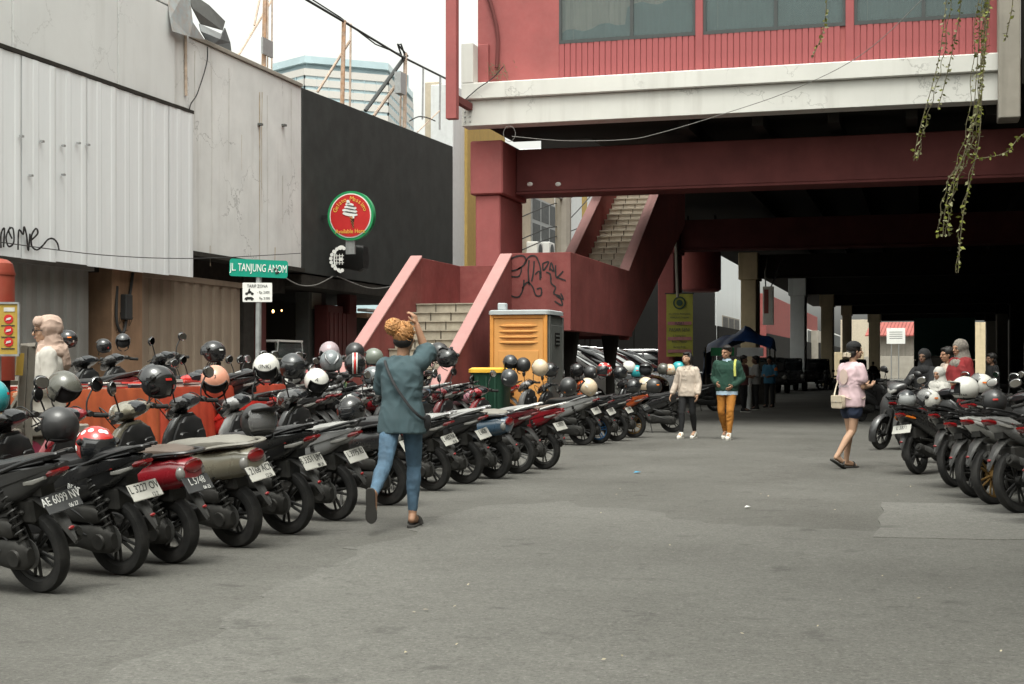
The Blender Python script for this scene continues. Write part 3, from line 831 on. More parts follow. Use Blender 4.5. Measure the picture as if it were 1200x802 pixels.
# ============================================================ red market building on piers over the street
YF = 30.4                              # front plane of the white band
ZB0 = PY(860, 129, YF).z               # underside of the white band
def Zf(u, v, Y=YF): return PY(u, v, Y).z
zb_lo, zb_mid, zb_hi = Zf(548, 148), Zf(548, 118), Zf(556, 98)
xw0, xw1 = PY(541, 130, YF).x, PY(1172, 60, YF).x
br = thing('market_building', 'salmon red market hall raised on piers across the street, with white edge band', 'building', (0, YF, 0))
def W(x0, x1, y0, y1, z0, z1): return MB().box2(x0, x1, y0 - YF, y1 - YF, z0, z1)
W(xw0, xw1, YF, YF + .5, zb_lo, zb_mid).obj('white_beam', M_['white_band'], br, bev=.01)
W(xw0 + .02, xw1, YF - .1, YF + .5, zb_mid + .003, zb_hi).obj('white_ledge', M_['white_band'], br, bev=.02)
W(xw0 + .02, xw0 + .3, YF - .1, YF + .9, zb_hi + .003, Zf(548, 52)).obj('white_end_post', M_['white_band'], br, bev=.01)
W(xw0 + .3, xw0 + .55, YF + .25, YF + .9, zb_hi + .003, Zf(548, 50)).obj('red_end_post', M_['red'], br, bev=.01)
bolts = MB()
for k in range(5):
    for j in range(2): bolts.ell((xw0 + .08 + .12 * j, -.01, zb_lo + .1 + k * .11), (.02, .015, .02), 8, 4)
bolts.obj('bolt', M_['steel'], br)
# walls of the storey above
YU = YF + .35
xu0, x1 = PY(560, 50, YU).x, PY(1172, 50, YU).x
zt = 14.5
zw0 = Zf(735, 45, YU)                   # window sill height
wins = [(655, 815), (824, 991), (1001, 1160)]
xs = [(PY(a, 50, YU).x, PY(b, 50, YU).x) for a, b in wins]
# wall pieces around the openings
W(xu0, xs[0][0], YU, YU + .3, zb_hi + .01, zt).obj('wall', M_['red'], br)
W(xs[0][0], x1, YU + .03, YU + .3, zb_hi + .01, zw0 - .02).obj('wall', M_['red'], br)
for a, b in ((xs[0][1], xs[1][0]), (xs[1][1], xs[2][0]), (xs[2][1], x1)):
    W(a, b, YU - .03, YU + .3, zb_hi + .01, zt).obj('wall_post', M_['red_clad'], br, bev=.01)
W(xs[0][0], x1, YU, YU + .3, zw0 + 2.2, zt).obj('wall', M_['red'], br)
# vertical boards under the windows
pitch = .132
bm_ = MB().box2(0, pitch - .016, -.026, 0, zb_hi + .012, zw0 - .03).mesh('cladding_board', M_['red_clad'], 0, .004)
for i in range(3):
    a, b = xs[i]
    for k in range(int((b - a) / pitch)):
        link('cladding_board', bm_, br, (a + .004 + k * pitch, YU - YF + .03 + rnd.uniform(-.003, .003), 0))
# windows
for i in range(3):
    a, b = xs[i]
    t = MB()
    z0, z1 = zw0, zw0 + 2.2
    t.box2(a, b, -.06, .0, z0 - .03, z0 + .05); t.box2(a, b, -.06, 0, z1 - .06, z1 - .001); t.box2(a, a + .06, -.06, 0, z0 + .05, z1 - .06); t.box2(b - .06, b, -.06, 0, z0 + .05, z1 - .06)
    xm = (a + b) / 2 + (.12 if i == 0 else .05)
    t.box2(xm - .035, xm + .035, -.055, 0, z0 + .05, z1 - .06)
    fr = t.obj('window', M_['frame_dark'], br, loc=(0, YU - YF + .06, 0))
    MB().box2(a + .06, xm - .035, -.03, -.018, z0 + .05, z1 - .06).obj('pane', M_['glass'], fr)
    MB().box2(xm + .035, b - .06, -.032, -.02, z0 + .05, z1 - .06).obj('pane', M_['glass'], fr)
    # curtains hanging inside
    mb = MB(); k = 60; vs = []
    for j in range(k + 1):
        x = a + (b - a) * j / k; y = .10 + .03 * sin(j * 1.9) + .015 * sin(j * .7)
        vs += [(x, y, z0), (x, y, z1)]
    mb.add(vs, [(2*j, 2*j+2, 2*j+3, 2*j+1) for j in range(k)])
    mb.obj('curtain', M_['curtain'], fr)
    mb = MB(); vs = []
    for j in range(k + 1):
        x = a + (b - a) * j / k; y = .05 + .02 * sin(j * 1.3 + 1)
        h = [.55, .78, .95][i] + .28 * ((j / k) ** .6 if i == 0 else 1) - (.35 if (i == 0 and j < k * .5) else 0) + .05 * sin(j * .4)
        vs += [(x, y, z0), (x, y, z0 + max(h, .02))]
    mb.add(vs, [(2*j, 2*j+2, 2*j+3, 2*j+1) for j in range(k)])
    mb.obj('curtain', M_['teal'], fr)
W(xu0, x1, YU + .9, YU + 1.0, zb_hi, zt).obj('room_wall', M_['curtain'], br)
# bodies of the storey (the stair well stays open to the sky)
W(xu0, -5.9, YU + 1.0, 32.2, zb_hi, zt).obj('rear_wall', M_['red'], br)
W(-5.9, x1, YU + 1.01, 62, zb_hi, zt).obj('rear_block', M_['red'], br)
# deck slab in strips round the stair well
xr = 9.5
ZD0, ZD1 = zb_lo + .12, zb_hi - .02
for x0, x_, y0, y_ in ((xw0 + .3, xr, YF + .5, 33.6), (-6.3, xr, 35.2, 42.5), (-7.7, xr, 33.6, 35.21), (xw0 + .3, -7.7, 36.2, 36.7), (xw0 + .3, -7.7, 39.2, 39.6), (xw0 + .3, xr, 42.5, 134)):
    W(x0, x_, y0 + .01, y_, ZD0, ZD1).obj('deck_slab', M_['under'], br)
for k in range(9):                      # stringers under the deck
    x = -5.0 + k * 1.6
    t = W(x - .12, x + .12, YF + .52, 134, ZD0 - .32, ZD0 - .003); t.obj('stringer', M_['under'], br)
# front hanging fin at the right
p = PY(1170, 140, YF - .25)
fin = W(p.x, PY(1196, 140, YF - .25).x, YF - .3, YF + .4, Zf(1185, 138, YF - .3), zt); fin.obj('corner_post', M_['conc'], br, bev=.02)
W(PY(1197, 140, YF).x + .02, 9.5, YF + .2, YF + .5, zb_hi - .6, zt).obj('wall', M_['under'], br)
W(xw1 + .012, xw1 + .09, YF - .14, YF - .02, zb_mid + .05, zt).obj('drain_pipe', M_['white_band'], br)
MB().tube(crom([(PY(571, -10, YU).x, -.0 + YU - YF - .05, Zf(571, -10, YU)), (PY(580, 20, YU).x, YU - YF - .05, Zf(580, 20, YU)), (PY(584, 45, YU).x, YU - YF - .05, Zf(584, 45, YU)), (PY(583, 80, YU).x, YU - YF - .06, Zf(583, 80, YU))]), .045, 8).obj('pipe', M_['red_beam'], br)
wd = MB()
for k in range(40):
    a = PY(583 + rnd.gauss(0, 9), 84 + rnd.gauss(0, 5), YU - .06); b = a + Vector((rnd.gauss(0, .12), rnd.uniform(-.06, 0), rnd.gauss(.02, .1)))
    wd.tube([a - Vector((0, YF, 0)), b - Vector((0, YF, 0))], .006, 4)
wd.obj('dry_weed', M_['stem'], br)['kind'] = 'stuff'

# ------------------------------------------------------------ piers and girders
ZG0, ZG1 = 5.38, 6.42
XP0, XP1 = PY(557, 250, 30.9).x, PY(586, 250, 30.9).x
def pier(y, m, mcap, lab, x0=None, x1=None, d=1.9, name='pier'):
    x0 = XP0 if x0 is None else x0; x1 = XP1 if x1 is None else x1
    t = thing(name, lab, 'pillar', ((x0 + x1) / 2, y, 0), 0, 'piers carrying the deck')
    hx = (x1 - x0) / 2
    MB().box2(-hx, hx, 0, d, 0, ZG0 - .16).obj('shaft', m, t, bev=.03)
    MB().box2(-hx - .1, hx + .08, -.08, d + .08, ZG0 - .16, ZG1 + .02).obj('capital', mcap, t, bev=.03)
    return t
pr1 = pier(30.9, M_['red'], M_['red'], 'salmon red pier with block capital rising behind the staircase landing')
def girder(y, m, lab, xa, d=.8):
    t = thing('girder', lab, 'beam', (0, y, ZG0))
    MB().box2(xa, xr, 0, d, 0, ZG1 - ZG0 - .05).obj('web', m, t, bev=.02)
    MB().box2(xa, xr, -.05, d + .05, -.06, -.002).obj('flange', m, t, bev=.01)
    return t
g1 = girder(31.9, M_['red_beam'], 'red cross girder nearest the front, shade painted in, spanning above the street', XP1 + .09)
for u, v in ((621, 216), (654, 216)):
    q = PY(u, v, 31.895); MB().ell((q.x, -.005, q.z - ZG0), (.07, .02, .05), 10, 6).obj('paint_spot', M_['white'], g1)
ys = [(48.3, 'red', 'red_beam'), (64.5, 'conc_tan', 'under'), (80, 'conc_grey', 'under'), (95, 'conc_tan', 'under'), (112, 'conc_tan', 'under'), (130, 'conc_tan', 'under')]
labs = ['red pier behind the yellow green banner under the deck', 'tan concrete pier behind the blue tarp stall', 'pale grey painted pier with small red mark', 'tan pier scribbled with black marks beside the parked dark cars', 'slim tan pier standing far down the street', 'farthest tan pier, beside the white notice board']
us = [(771, 790), (868, 886), (926, 943), (962, 976), (987, 997), (1018, 1031)]
for (y, m, mg), lab, (ua, ub) in zip(ys, labs, us):
    xa, xb = PY(ua, 400, y).x, PY(ub, 400, y).x
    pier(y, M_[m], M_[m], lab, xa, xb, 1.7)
    girder(y + .6, M_[mg], {48.3: 'second red cross girder, deep in the shade', 64.5: 'third cross girder, near black, in the dark', 80: 'fourth cross girder, near black, far under the deck', 95: 'fifth cross girder, near black, far under the deck', 112: 'sixth cross girder, near black, far under the deck', 130: 'last cross girder at the far end of the deck'}[y], xb + .11)
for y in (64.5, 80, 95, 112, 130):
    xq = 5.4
    t = pier(y, M_['conc'] if y > 100 else M_['under'], M_['under'], {64.5: 'nearest dark pier on the right side, almost lost in the dark', 80: 'dark pier on the right side left of the nearest dark one', 95: 'dark pier on the right side, third in the dark', 112: 'tan pier on the right side beyond the dark green board', 130: 'farthest lit tan pier on the right side beside the green board'}[y], xq, xq + .8, 1.7)
# added dark wall row blocking light from the right under the deck
rb = thing('light_block_stalls', 'added dark row of closed stalls blocking light along the right under the deck', 'building', (8.0, 36, 0))
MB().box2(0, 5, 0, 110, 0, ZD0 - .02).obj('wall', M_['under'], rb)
for k in range(14): MB().box2(-.06, -.005, .6 + k * 7.5, 5.6 + k * 7.5, .1, 3.2).obj('shutter', M_['shut_grey'], rb)

# ------------------------------------------------------------ staircase
XA, XB, XC = PY(490, 298, 27.0).x, PY(587, 297, 27.2).x, PY(668, 297, 27.2).x
YLd, YLe = 27.2, 33.4                    # landing from .. to
Zr = PY(600, 297, 27.2).z                # parapet top of the landing
Zl_ = Zr - 1.0                           # landing floor
Zu = PY(660, 387, 27.2).z                # underside
stc = thing('staircase', 'salmon red concrete staircase with tiled steps, landing and sprayed graffiti', 'staircase', (XB, YLd, 0))
def SB(x0, x1, y0, y1, z0, z1): return MB().box2(x0 - XB, x1 - XB, y0 - YLd, y1 - YLd, z0, z1)
tp = .22                                 # parapet thickness
def flight(xa, xb, ya, za, slope, n, rise, lab, par_top, side_drop, tm='tile', end_drop=0):
    """flight climbing along +y from ya at floor height za"""
    run = rise / slope
    for k in range(n):
        z = za + k * rise; y = ya + k * run
        s = SB(xa + tp, xb - tp, y, y + run * 1.6, z - .12 if k else max(0, z - .05), z + rise - .012).obj('step', M_['grout'], stc)
        wt = (xb - xa - 2 * tp) / 4
        for j in range(4):
            jit = rnd.uniform(-.004, .004); off = 0
            x0 = xa + tp + j * wt - (off if j else 0); x_ = xa + tp + (j + 1) * wt - (off if j < 4 else 0)
            SB(x0 + .012, x_ - .012, y - .018 + jit, y - .002, z + .012, z + rise - .02).obj('tile', M_[tm], s, smooth=0)
            SB(x0 + .006, x_ - .006, y - .045 + jit, y + run + .0, z + rise - .016, z + rise + .006).obj('tile', M_[tm], s, smooth=0)
    y1 = ya + n * run; z1 = za + n * rise
    for x0, x_ in ((xa, xa + tp), (xb - tp, xb)):
        poly_ = [(ya - YLd, za - side_drop), (ya - YLd, za + par_top), (y1 - YLd, z1 + par_top), (y1 - YLd, z1 - end_drop)]
        if side_drop > 3: poly_ = [(ya - YLd, 0), (ya - YLd, za + par_top), (y1 - YLd, z1 + par_top), (y1 - YLd, 0)]
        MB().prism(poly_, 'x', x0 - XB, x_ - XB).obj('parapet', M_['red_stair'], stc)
        dz = .012
        cp = [(ya - YLd - .01, za + par_top), (y1 - YLd, z1 + par_top), (y1 - YLd, z1 + par_top + .05), (ya - YLd - .01, za + par_top + .05)]
        MB().prism(cp, 'x', x0 - XB - .015, x_ - XB + .015).obj('coping', M_['red_top'], stc, bev=.008)
    if side_drop < 3:
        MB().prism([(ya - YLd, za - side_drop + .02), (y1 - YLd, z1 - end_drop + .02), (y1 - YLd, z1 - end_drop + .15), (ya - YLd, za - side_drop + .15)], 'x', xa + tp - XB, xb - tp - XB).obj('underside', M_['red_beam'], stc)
n1 = 14; r1 = Zl_ / n1; sl = .60
flight(XA - tp, XB + tp, YLd - Zl_ / sl, 0.0, sl, n1, r1, '', 1.0 - .05, 9)
# landing: slab, parapets
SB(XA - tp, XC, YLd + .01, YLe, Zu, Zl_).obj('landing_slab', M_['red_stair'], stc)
def par(x0, x_, y0, y_, z0=None):
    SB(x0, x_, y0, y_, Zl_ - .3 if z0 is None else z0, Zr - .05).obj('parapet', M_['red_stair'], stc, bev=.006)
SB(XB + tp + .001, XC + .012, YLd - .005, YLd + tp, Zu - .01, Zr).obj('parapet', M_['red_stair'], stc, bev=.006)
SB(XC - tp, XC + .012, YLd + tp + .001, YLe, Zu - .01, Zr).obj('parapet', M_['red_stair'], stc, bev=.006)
par(XA - tp - .005, XA, YLd + .005, 29.9, Zu); par(XA, XB + .4, 29.9 - tp, 29.9 + .01, Zu)
X2a = XB - .15; 
def lp(q, off):
    p_ = PY(q[0], q[1], YLd - .012); return (p_.x - XB, p_.y - YLd, p_.z)
strokes([[(591, 317), (600, 303), (613, 300), (616, 308), (606, 316), (594, 318)], [(606, 316), (611, 314), (608, 324), (597, 325), (593, 335), (598, 346), (608, 348), (613, 338), (614, 328)],
         [(614, 310), (620, 301), (628, 301), (633, 313), (634, 326)], [(620, 305), (619, 318), (620, 334)], [(626, 306), (625, 320), (623, 330)], [(612, 338), (618, 331), (624, 336), (628, 346), (634, 346), (634, 338), (629, 339)], [(627, 322), (632, 318), (633, 328)],
         [(636, 309), (643, 307), (637, 317), (636, 309)], [(644, 317), (646, 308), (649, 318), (645, 315)], [(651, 311), (652, 325), (660, 318)], [(652, 325), (663, 329)], [(640, 319), (645, 322), (646, 332), (651, 337), (649, 344), (656, 347)], [(656, 347), (659, 358), (650, 353)], [(652, 347), (660, 351), (657, 344)]], 1.15, lp, 5).obj('graffiti', M_['black'], stc, smooth=0)
# second flight
XD = XC
Xe = PX(665, 297, -1).x  # placeholder
flight(XC - 1.75, XC + .0, YLe - .35, Zl_ + .05, .57, 27, .175, '', .95, .68, 'tile_lit', 1.9)
# pier props under landing
for x, y in ((XC - .35, 28.6), (XC - 1.5, 28.6), (XC - .35, 32.6), (XA + .3, 29.4)):
    q = MB(); q.lz([(0, x - XB, y - YLd, .1, .1, 4), (Zu * .6, x - XB, y - YLd, .1, .1, 4), (Zu + .02, x - XB, y - YLd, .2, .2, 4)], 12); q.obj('prop', M_['under'], stc)

# red steel post in front of the left end
p = PY(530, 60, YF - 1.2)
t = thing('hanging_post', 'thin dusty red steel post hanging at the left end of the white band', 'post', (p.x, p.y, Zf(530, 140, YF - 1.2)))
MB().box2(-.12, .12, -.1, .1, 0, 8).obj('post', M_['red'], t, bev=.01)
MB().box2(.1, xw0 - p.x + .3, .1, .24, 6.4, 6.6).obj('arm', M_['red'], t); MB().box2(.0, .1, .1, 1.0, 6.0, 6.15).obj('arm', M_['red'], t)
MB().box2(-.05, .08, 0.1, 1.5, .4, .55).obj('arm', M_['red_beam'], t)

# long white cable draping across the front
pts = [PY(600, 160, YF - .1), PY(660, 165, YF - .1), PY(730, 164, YF - .3), PY(770, 157, YF - .5), PY(850, 133, YF - .8), PY(930, 105, YF - 1.2), PY(1010, 64, YF - 1.6), PY(1080, 0, YF - 2), PY(1110, -40, YF - 2)]
cable('draped_cable', pts, .008, M_['cable_pale'], 'long pale twisted cable sweeping up across the front of the red building')
cable('cable_coil', [PY(597 + 7 * cos(a) , 157 + 9 * sin(a), YF - .06) for a in [k * .8 for k in range(18)]], .006, M_['cable_pale'], 'coil of pale cable hanging at the corner above the red pier', 4)
cable('corner_cable', [PY(544, 118, YF - .12), PY(560, 104, YF - .15), PY(577, 92, YF - .15), PY(590, 78, YF - .15)], .012, M_['cable'], 'dark cable running from the white band corner up to the weeds')

# ------------------------------------------------------------ buildings farther along the left side
def bld(name, lab, u0, u1, X, zt, m, wins=(), wm=None, dep=2.5):
    ya, yb = Yl(u0, X), Yl(u1, X)
    t = thing(name, lab, 'building', (X, ya, 0))
    MB().box2(-dep, 0, 0, yb - ya, 0, zt).obj('wall', m, t, bev=.02)
    MB().box2(.002, .12, .1, yb - ya - .1, .02, 4.4 if u0 > 740 else 3.3).obj('shopfront', M_['dark'], t)  # near-black slab carrying the ground floor shade
    for (wu0, wu1, v0, v1, nx, ny) in wins:
        y0, y1 = Yl(wu0, X) - ya, Yl(wu1, X) - ya
        z1, z0 = PX((wu0 + wu1) / 2, v0, X).z, PX((wu0 + wu1) / 2, v1, X).z
        fr = MB().box2(-.05, .05, y0, y1, z0, z1).obj('window', wm or M_['white'], t)
        for i in range(nx):
            for j in range(ny):
                a = y0 + (y1 - y0) * (i + .08) / nx; b = y0 + (y1 - y0) * (i + .92) / nx
                c = z0 + (z1 - z0) * (j + .08) / ny; d = z0 + (z1 - z0) * (j + .92) / ny
                MB().box2(.052, .06, a, b, c, d).obj('pane', M_['frame_dark'], fr)
    return t
bld('white_tower_house', 'narrow white metal clad house end beyond the black wall', 531, 547, XL, 10.8, M_['white_metal'], dep=.8)
bld('ochre_house', 'ochre painted house front just beyond the black shop', 547.5, 592, XL + .1, 10.6, M_['yellow_wall'], dep=1)
cr = bld('cream_house', 'cream house with grey framed windows seen between pier and staircase', 600, 650, XL, 9.6, M_['cream'], [(622, 652, 236, 292, 3, 2)], M_['steel'])
bld('white_clad_house', 'house with white metal cladding seen over the upper stair flight', 655, 682, XL, 10.8, M_['white_metal'])
bld('ochre_strip_house', 'narrow ochre house strip beside white cladding', 683, 688, XL, 10.8, M_['yellow_wall'])
bld('white_hall', 'long white building far behind the staircase', 689, 740, XL, 10.8, M_['white_metal'])
bld('shade_dark_block', 'house row painted near black as deep shade behind the parked cars', 741, 838, XL, 11, M_['dark'])  # wall painted near black for the darkness behind the stairs
bld('white_panel_house', 'white panelled house glimpsed between the red pier and tan pier', 840, 872, XL, 12, M_['white_metal'], [(846, 866, 372, 392, 3, 1)], M_['conc'])
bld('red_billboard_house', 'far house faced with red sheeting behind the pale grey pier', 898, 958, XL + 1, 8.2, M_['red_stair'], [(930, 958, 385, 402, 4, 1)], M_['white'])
bld('far_dark_house', 'dark low house front beyond the piers', 959, 1003, XL + 2, 6, M_['conc'], [(966, 985, 390, 410, 2, 1)], M_['white'])
p = PX(640, 310, XL + .25)
for k, u in enumerate((626, 640)):
    p = PX(u, 296, XL + .2)
    t = thing('air_conditioner', 'white air conditioner box under the cream house window, ' + ('left one' if k == 0 else 'right one'), 'air conditioner', (p.x, p.y, p.z - .3))
    MB().box2(-.2, .25, -.45, .45, 0, .7).obj('case', M_['white'], t, bev=.02)
    MB().lathe([(.0, 0), (.28, 0), (.28, .02), (0, .02)], 20, Matrix.Translation((.27, 0, .35)) @ Matrix.Rotation(R(90), 4, 'Z')).obj('fan_grille', M_['frame_dark'], t)
p = PX(660, 300, XL + 2.2); 
t = thing('utility_pole', 'stained concrete utility pole between pier and upper flight', 'pole', (p.x, p.y, 0))
MB().tube([(0, 0, 0), (0, 0, 11)], .3, 10).obj('shaft', M_['conc'], t)
MB().box((0, 0, 7.6), (.1, 2.2, .12)).obj('crossarm', M_['steel'], t)
for k, (va, vb) in enumerate(((236, 226), (262, 231), (275, 268))):
    cable('street_wire', [PX(612, va + 18, XL + 2), PX(640, va + 6, XL + 2), PX(664, va - 2, XL + 2), PX(700, vb - 10, XL + 2)], .022, M_['cable'], ['upper', 'middle', 'lowest'][k] + ' black wire crossing the gap beside the red pier')

# ------------------------------------------------------------ far end of the street
def fy(name, lab, u0, u1, v0, v1, Y, m, depth=8, cat='building', z0=0):
    a, b = PY(u0, v0, Y), PY(u1, v0, Y)
    t = thing(name, lab, cat, ((a.x + b.x) / 2, Y, z0))
    hx = (b.x - a.x) / 2
    MB().box2(-hx, hx, 0, depth, 0, a.z - z0).obj('wall', m, t, bev=.02)
    return t, hx, a.z
YE = 160
fy('far_white_house', 'pale house far at the end of the street', 985, 1020, 375, 429, YE + 20, M_['cream'])
t, hx, z = fy('far_red_roof_house', 'small far house with red sheet roof beside the last pier', 1020, 1078, 393, 429, YE, M_['conc'])
pp = [(-hx - 1, z), (hx + .4, z), (hx + .9, z + 2.2), (-hx - .2, z + 2.2)]
pz0, pz1 = PY(1040, 393, YE).z, PY(1040, 377, YE).z
mb = MB()
for k in range(16):
    x = -hx - .5 + k * (2 * hx + 1) / 16; w_ = (2 * hx + 1) / 16
    mb = MB(); mb.add([(x, -1.5, pz0), (x + w_ * .86, -1.5, pz0), (x + w_ * .86 + .5, 2, pz1), (x + .5, 2, pz1), (x, -1.5, pz0 - .15), (x + w_ * .86, -1.5, pz0 - .15), (x + w_ * .86 + .5, 2, pz1 - .15), (x + .5, 2, pz1 - .15)], [(0, 1, 2, 3), (7, 6, 5, 4), (0, 4, 5, 1), (1, 5, 6, 2), (2, 6, 7, 3), (3, 7, 4, 0)])
    mb.obj('roof_sheet', M_['roof_red'], t, smooth=0)
fy('far_grey_wall', 'low grey yard wall at the end of the street', 1000, 1078, 418, 429, YE - 6, M_['conc'], .6, 'wall')
fy('far_tan_house', 'tan house edge far beyond the green board', 1140, 1200, 378, 429, YE, M_['conc_tan'])
fy('far_wall', 'pale wall far beyond the underpass on the right', 1078, 1142, 380, 429, YE + 6, M_['conc'])
fy('low_tan_wall', 'low tan wall beside the far piers', 972, 1012, 413, 429, 140, M_['conc_tan'], 1, 'wall')
# dark green hoarding
a, b = PY(1071, 373, 100), PY(1143, 427, 100)
t = thing('green_hoarding', 'dark green board standing across the right side under the deck', 'hoarding', ((a.x + b.x) / 2, 100, 0))
hx = (b.x - a.x) / 2
MB().box2(-hx, hx, 0, .2, b.z + .3, a.z).obj('board', M_['board_green'], t, bev=.02)
for x in (-hx + .2, 0, hx - .2): MB().box2(x - .06, x + .06, .21, .35, 0, a.z - .1).obj('post', M_['soffit'], t)
MB().box2(-hx, hx, -.05, .1, .02, b.z + .28).obj('base_panel', M_['dark'], t)
p = PY(1050, 394, 142)
t = thing('notice_board', 'white notice board on two posts at the far end of the street', 'sign', (p.x, 142, 0))
hw = 10.5 / F * 137
MB().box2(-hw, hw, -.03, .03, p.z - .76, p.z + .76).obj('board', M_['white'], t, bev=.01)
for k in range(4): MB().box2(-hw*.7, hw*.7, -.036, -.031, p.z + .35 - k * .2, p.z + .41 - k * .2).obj('text_line', M_['toilet_gr'], t)
for x in (-hw*.5, hw*.3): MB().tube([(x, .06, 0), (x, .06, p.z + .5)], .05, 8).obj('post', M_['steel'], t)
# distant trees closing the street

# unseen tree added beside the right row to shade it and the stairs
t2 = thing('street_tree', 'added broad tree shading the stairs and the right row of motorbikes, outside the view', 'tree', (5.0, 20.5, 0))
MB().tube(crom([(0, 0, 0), (.05, .1, 1.6), (0, 0, 3.2), (-.1, .2, 5.5), (0, 0, 8)]), [.24]*6 + [.2]*6 + [.16]*6 + [.12]*6 + [.06], 12).obj('trunk', M_['bark'], t2)
mb = MB()
for k in range(16000):
    c = Vector((rnd.gauss(-.1, 1.3), rnd.gauss(.6, 4.4), rnd.gauss(8.0, 2.4)))
    if c.x < -2.5 or c.z < 5.3 or c.y > 8.6: continue
    a = Vector((rnd.uniform(-1, 1), rnd.uniform(-1, 1), rnd.uniform(-1, .5))).normalized()*.42; s_ = a.orthogonal().normalized()*.16
    mb.add([c, c + a*.5 + s_, c + a, c + a*.5 - s_], [(0, 1, 2, 3)])
stuff(mb.obj('crown', M_['leaf'], t2, smooth=0))
# unseen buildings added across the street and behind, to block low sky
def side(name, lab, x0, x1, y0, y1, z, m):
    t = thing(name, lab, 'building', ((x0 + x1)/2, (y0 + y1)/2, 0))
    hx, hy = (x1 - x0)/2, (y1 - y0)/2
    MB().box2(-hx, hx, -hy, hy, 0, z).obj('wall', m, t, bev=.03)
    MB().box2(-hx - .3, hx + .3, -hy - .3, hy + .3, z + .002, z + .35).obj('roof', M_['conc'], t)
    return t
side('sky_block_shops', 'weathered unseen shop block blocking low sky across the street on the right', 6.6, 18, -35, 29.8, 13.0, M_['conc'])
cn = thing('added_shade_canopy', 'flat unseen canopy added to shade the right row of motorbikes', 'canopy', (3.2, 12, 0))  # canopy out of view, added to keep the right row dark
MB().box2(0, 3.39, 2, 4.99, 4.9, 5.15).obj('roof', M_['under'], cn); MB().box2(-1.1, 3.39, 5, 17.7, 4.9, 5.15).obj('roof', M_['under'], cn)
for k in range(4): MB().box2(.15, .3, 2.3 + 5 * k, 2.45 + 5 * k, 0, 4.89).obj('post', M_['conc'], cn)
side('sky_block_shops', 'weathered unseen shop block blocking low sky behind', -30, 25, -40, -26, 15, M_['conc'])
# ============================================================ motorbikes
rubber = mat('tyre_rubber', (.013, .013, .013), .8, var=.3, scale=20, bump=.3, bscale=80, dust=.45, dustcol=(.05, .047, .043))
plastic = mat('black_trim_plastic', (.014, .014, .015), .36, var=.15, dust=.18, dustcol=(.055, .052, .047))
greyfl = mat('grey_mudguard_plastic', (.028, .028, .028), .5, var=.25, dust=.45, dustcol=(.08, .077, .07))
alloy = mat('dusty_alloy', (.17, .17, .165), .45, metal=.5, var=.3, scale=15, dust=.5, dustcol=(.09, .085, .08))
darkalloy = mat('black_alloy_rim', (.018, .018, .018), .45, metal=.3, var=.3, dust=.4, dustcol=(.06, .057, .052))
goldrim = mat('bronze_rim', (.20, .12, .04), .45, metal=.5, var=.2)
bluerim = mat('blue_rim', (.02, .10, .25), .45, var=.2)
chrome = mat('chrome', (.6, .6, .6), .18, metal=1, var=.1)
engine_m = mat('grimy_engine_cast', (.022, .0215, .020), .6, metal=.3, var=.5, scale=12, dust=.5, dustcol=(.06, .057, .052))
seat_black = mat('black_seat_vinyl', (.018, .018, .019), .40, var=.15, bump=.15, bscale=200, dust=.3, dustcol=(.05, .05, .048))
seat_grey = mat('grey_seat_vinyl', (.20, .19, .165), .5, var=.1, bump=.15, bscale=200)
seat_brown = mat('brown_seat_vinyl', (.10, .075, .06), .5, var=.15, bump=.15, bscale=200)
seat_pale = mat('pale_dusty_seat', (.26, .26, .25), .5, var=.15)
lens_red = mat('red_lens', (.23, .008, .010), .15, var=.1, spec=.6, coat=.5)
lens_clear = mat('clear_lens', (.24, .235, .22), .12, var=.1, spec=.6, coat=.5)
lens_orange = mat('orange_lens', (.7, .18, .02), .2, var=.1, spec=.6)
mirror_m = mat('mirror_glass', (.7, .7, .7), .03, metal=1, var=0)
plate_w = mat('white_number_plate', (.45, .445, .41), .5, var=.1, scale=8, dust=.25, dustcol=(.3, .28, .24))
plate_k = mat('black_number_plate', (.035, .036, .038), .5, var=.2, dust=.3, dustcol=(.1, .1, .1))
pt_k = mat('plate_black_ink', (.03, .03, .03), .6, var=0)
pt_w = mat('plate_white_ink', (.6, .6, .58), .6, var=0)
def paint(name, col, rough=.28): return mat(name, col, rough, var=.06, coat=.7, spec=.6, dust=.12, dustcol=tuple(.5*c + .05 for c in col))
PAINT = dict(
    black=paint('black_gloss_paint', (.014, .014, .015)), matte=paint('matte_black_paint', (.022, .022, .023), .5), red=paint('crimson_paint', (.27, .012, .02)),
    olive=paint('olive_beige_paint', (.19, .175, .13)), blue=paint('slate_blue_paint', (.045, .085, .13)), orange=paint('orange_paint', (.60, .11, .025)),
    white=paint('white_bike_paint', (.60, .60, .58)), silver=paint('silver_bike_paint', (.30, .30, .30)), maroon=paint('maroon_paint', (.13, .012, .016)), pink=paint('pink_paint', (.55, .25, .30)),
    brightred=paint('bright_red_paint', (.55, .03, .025)))

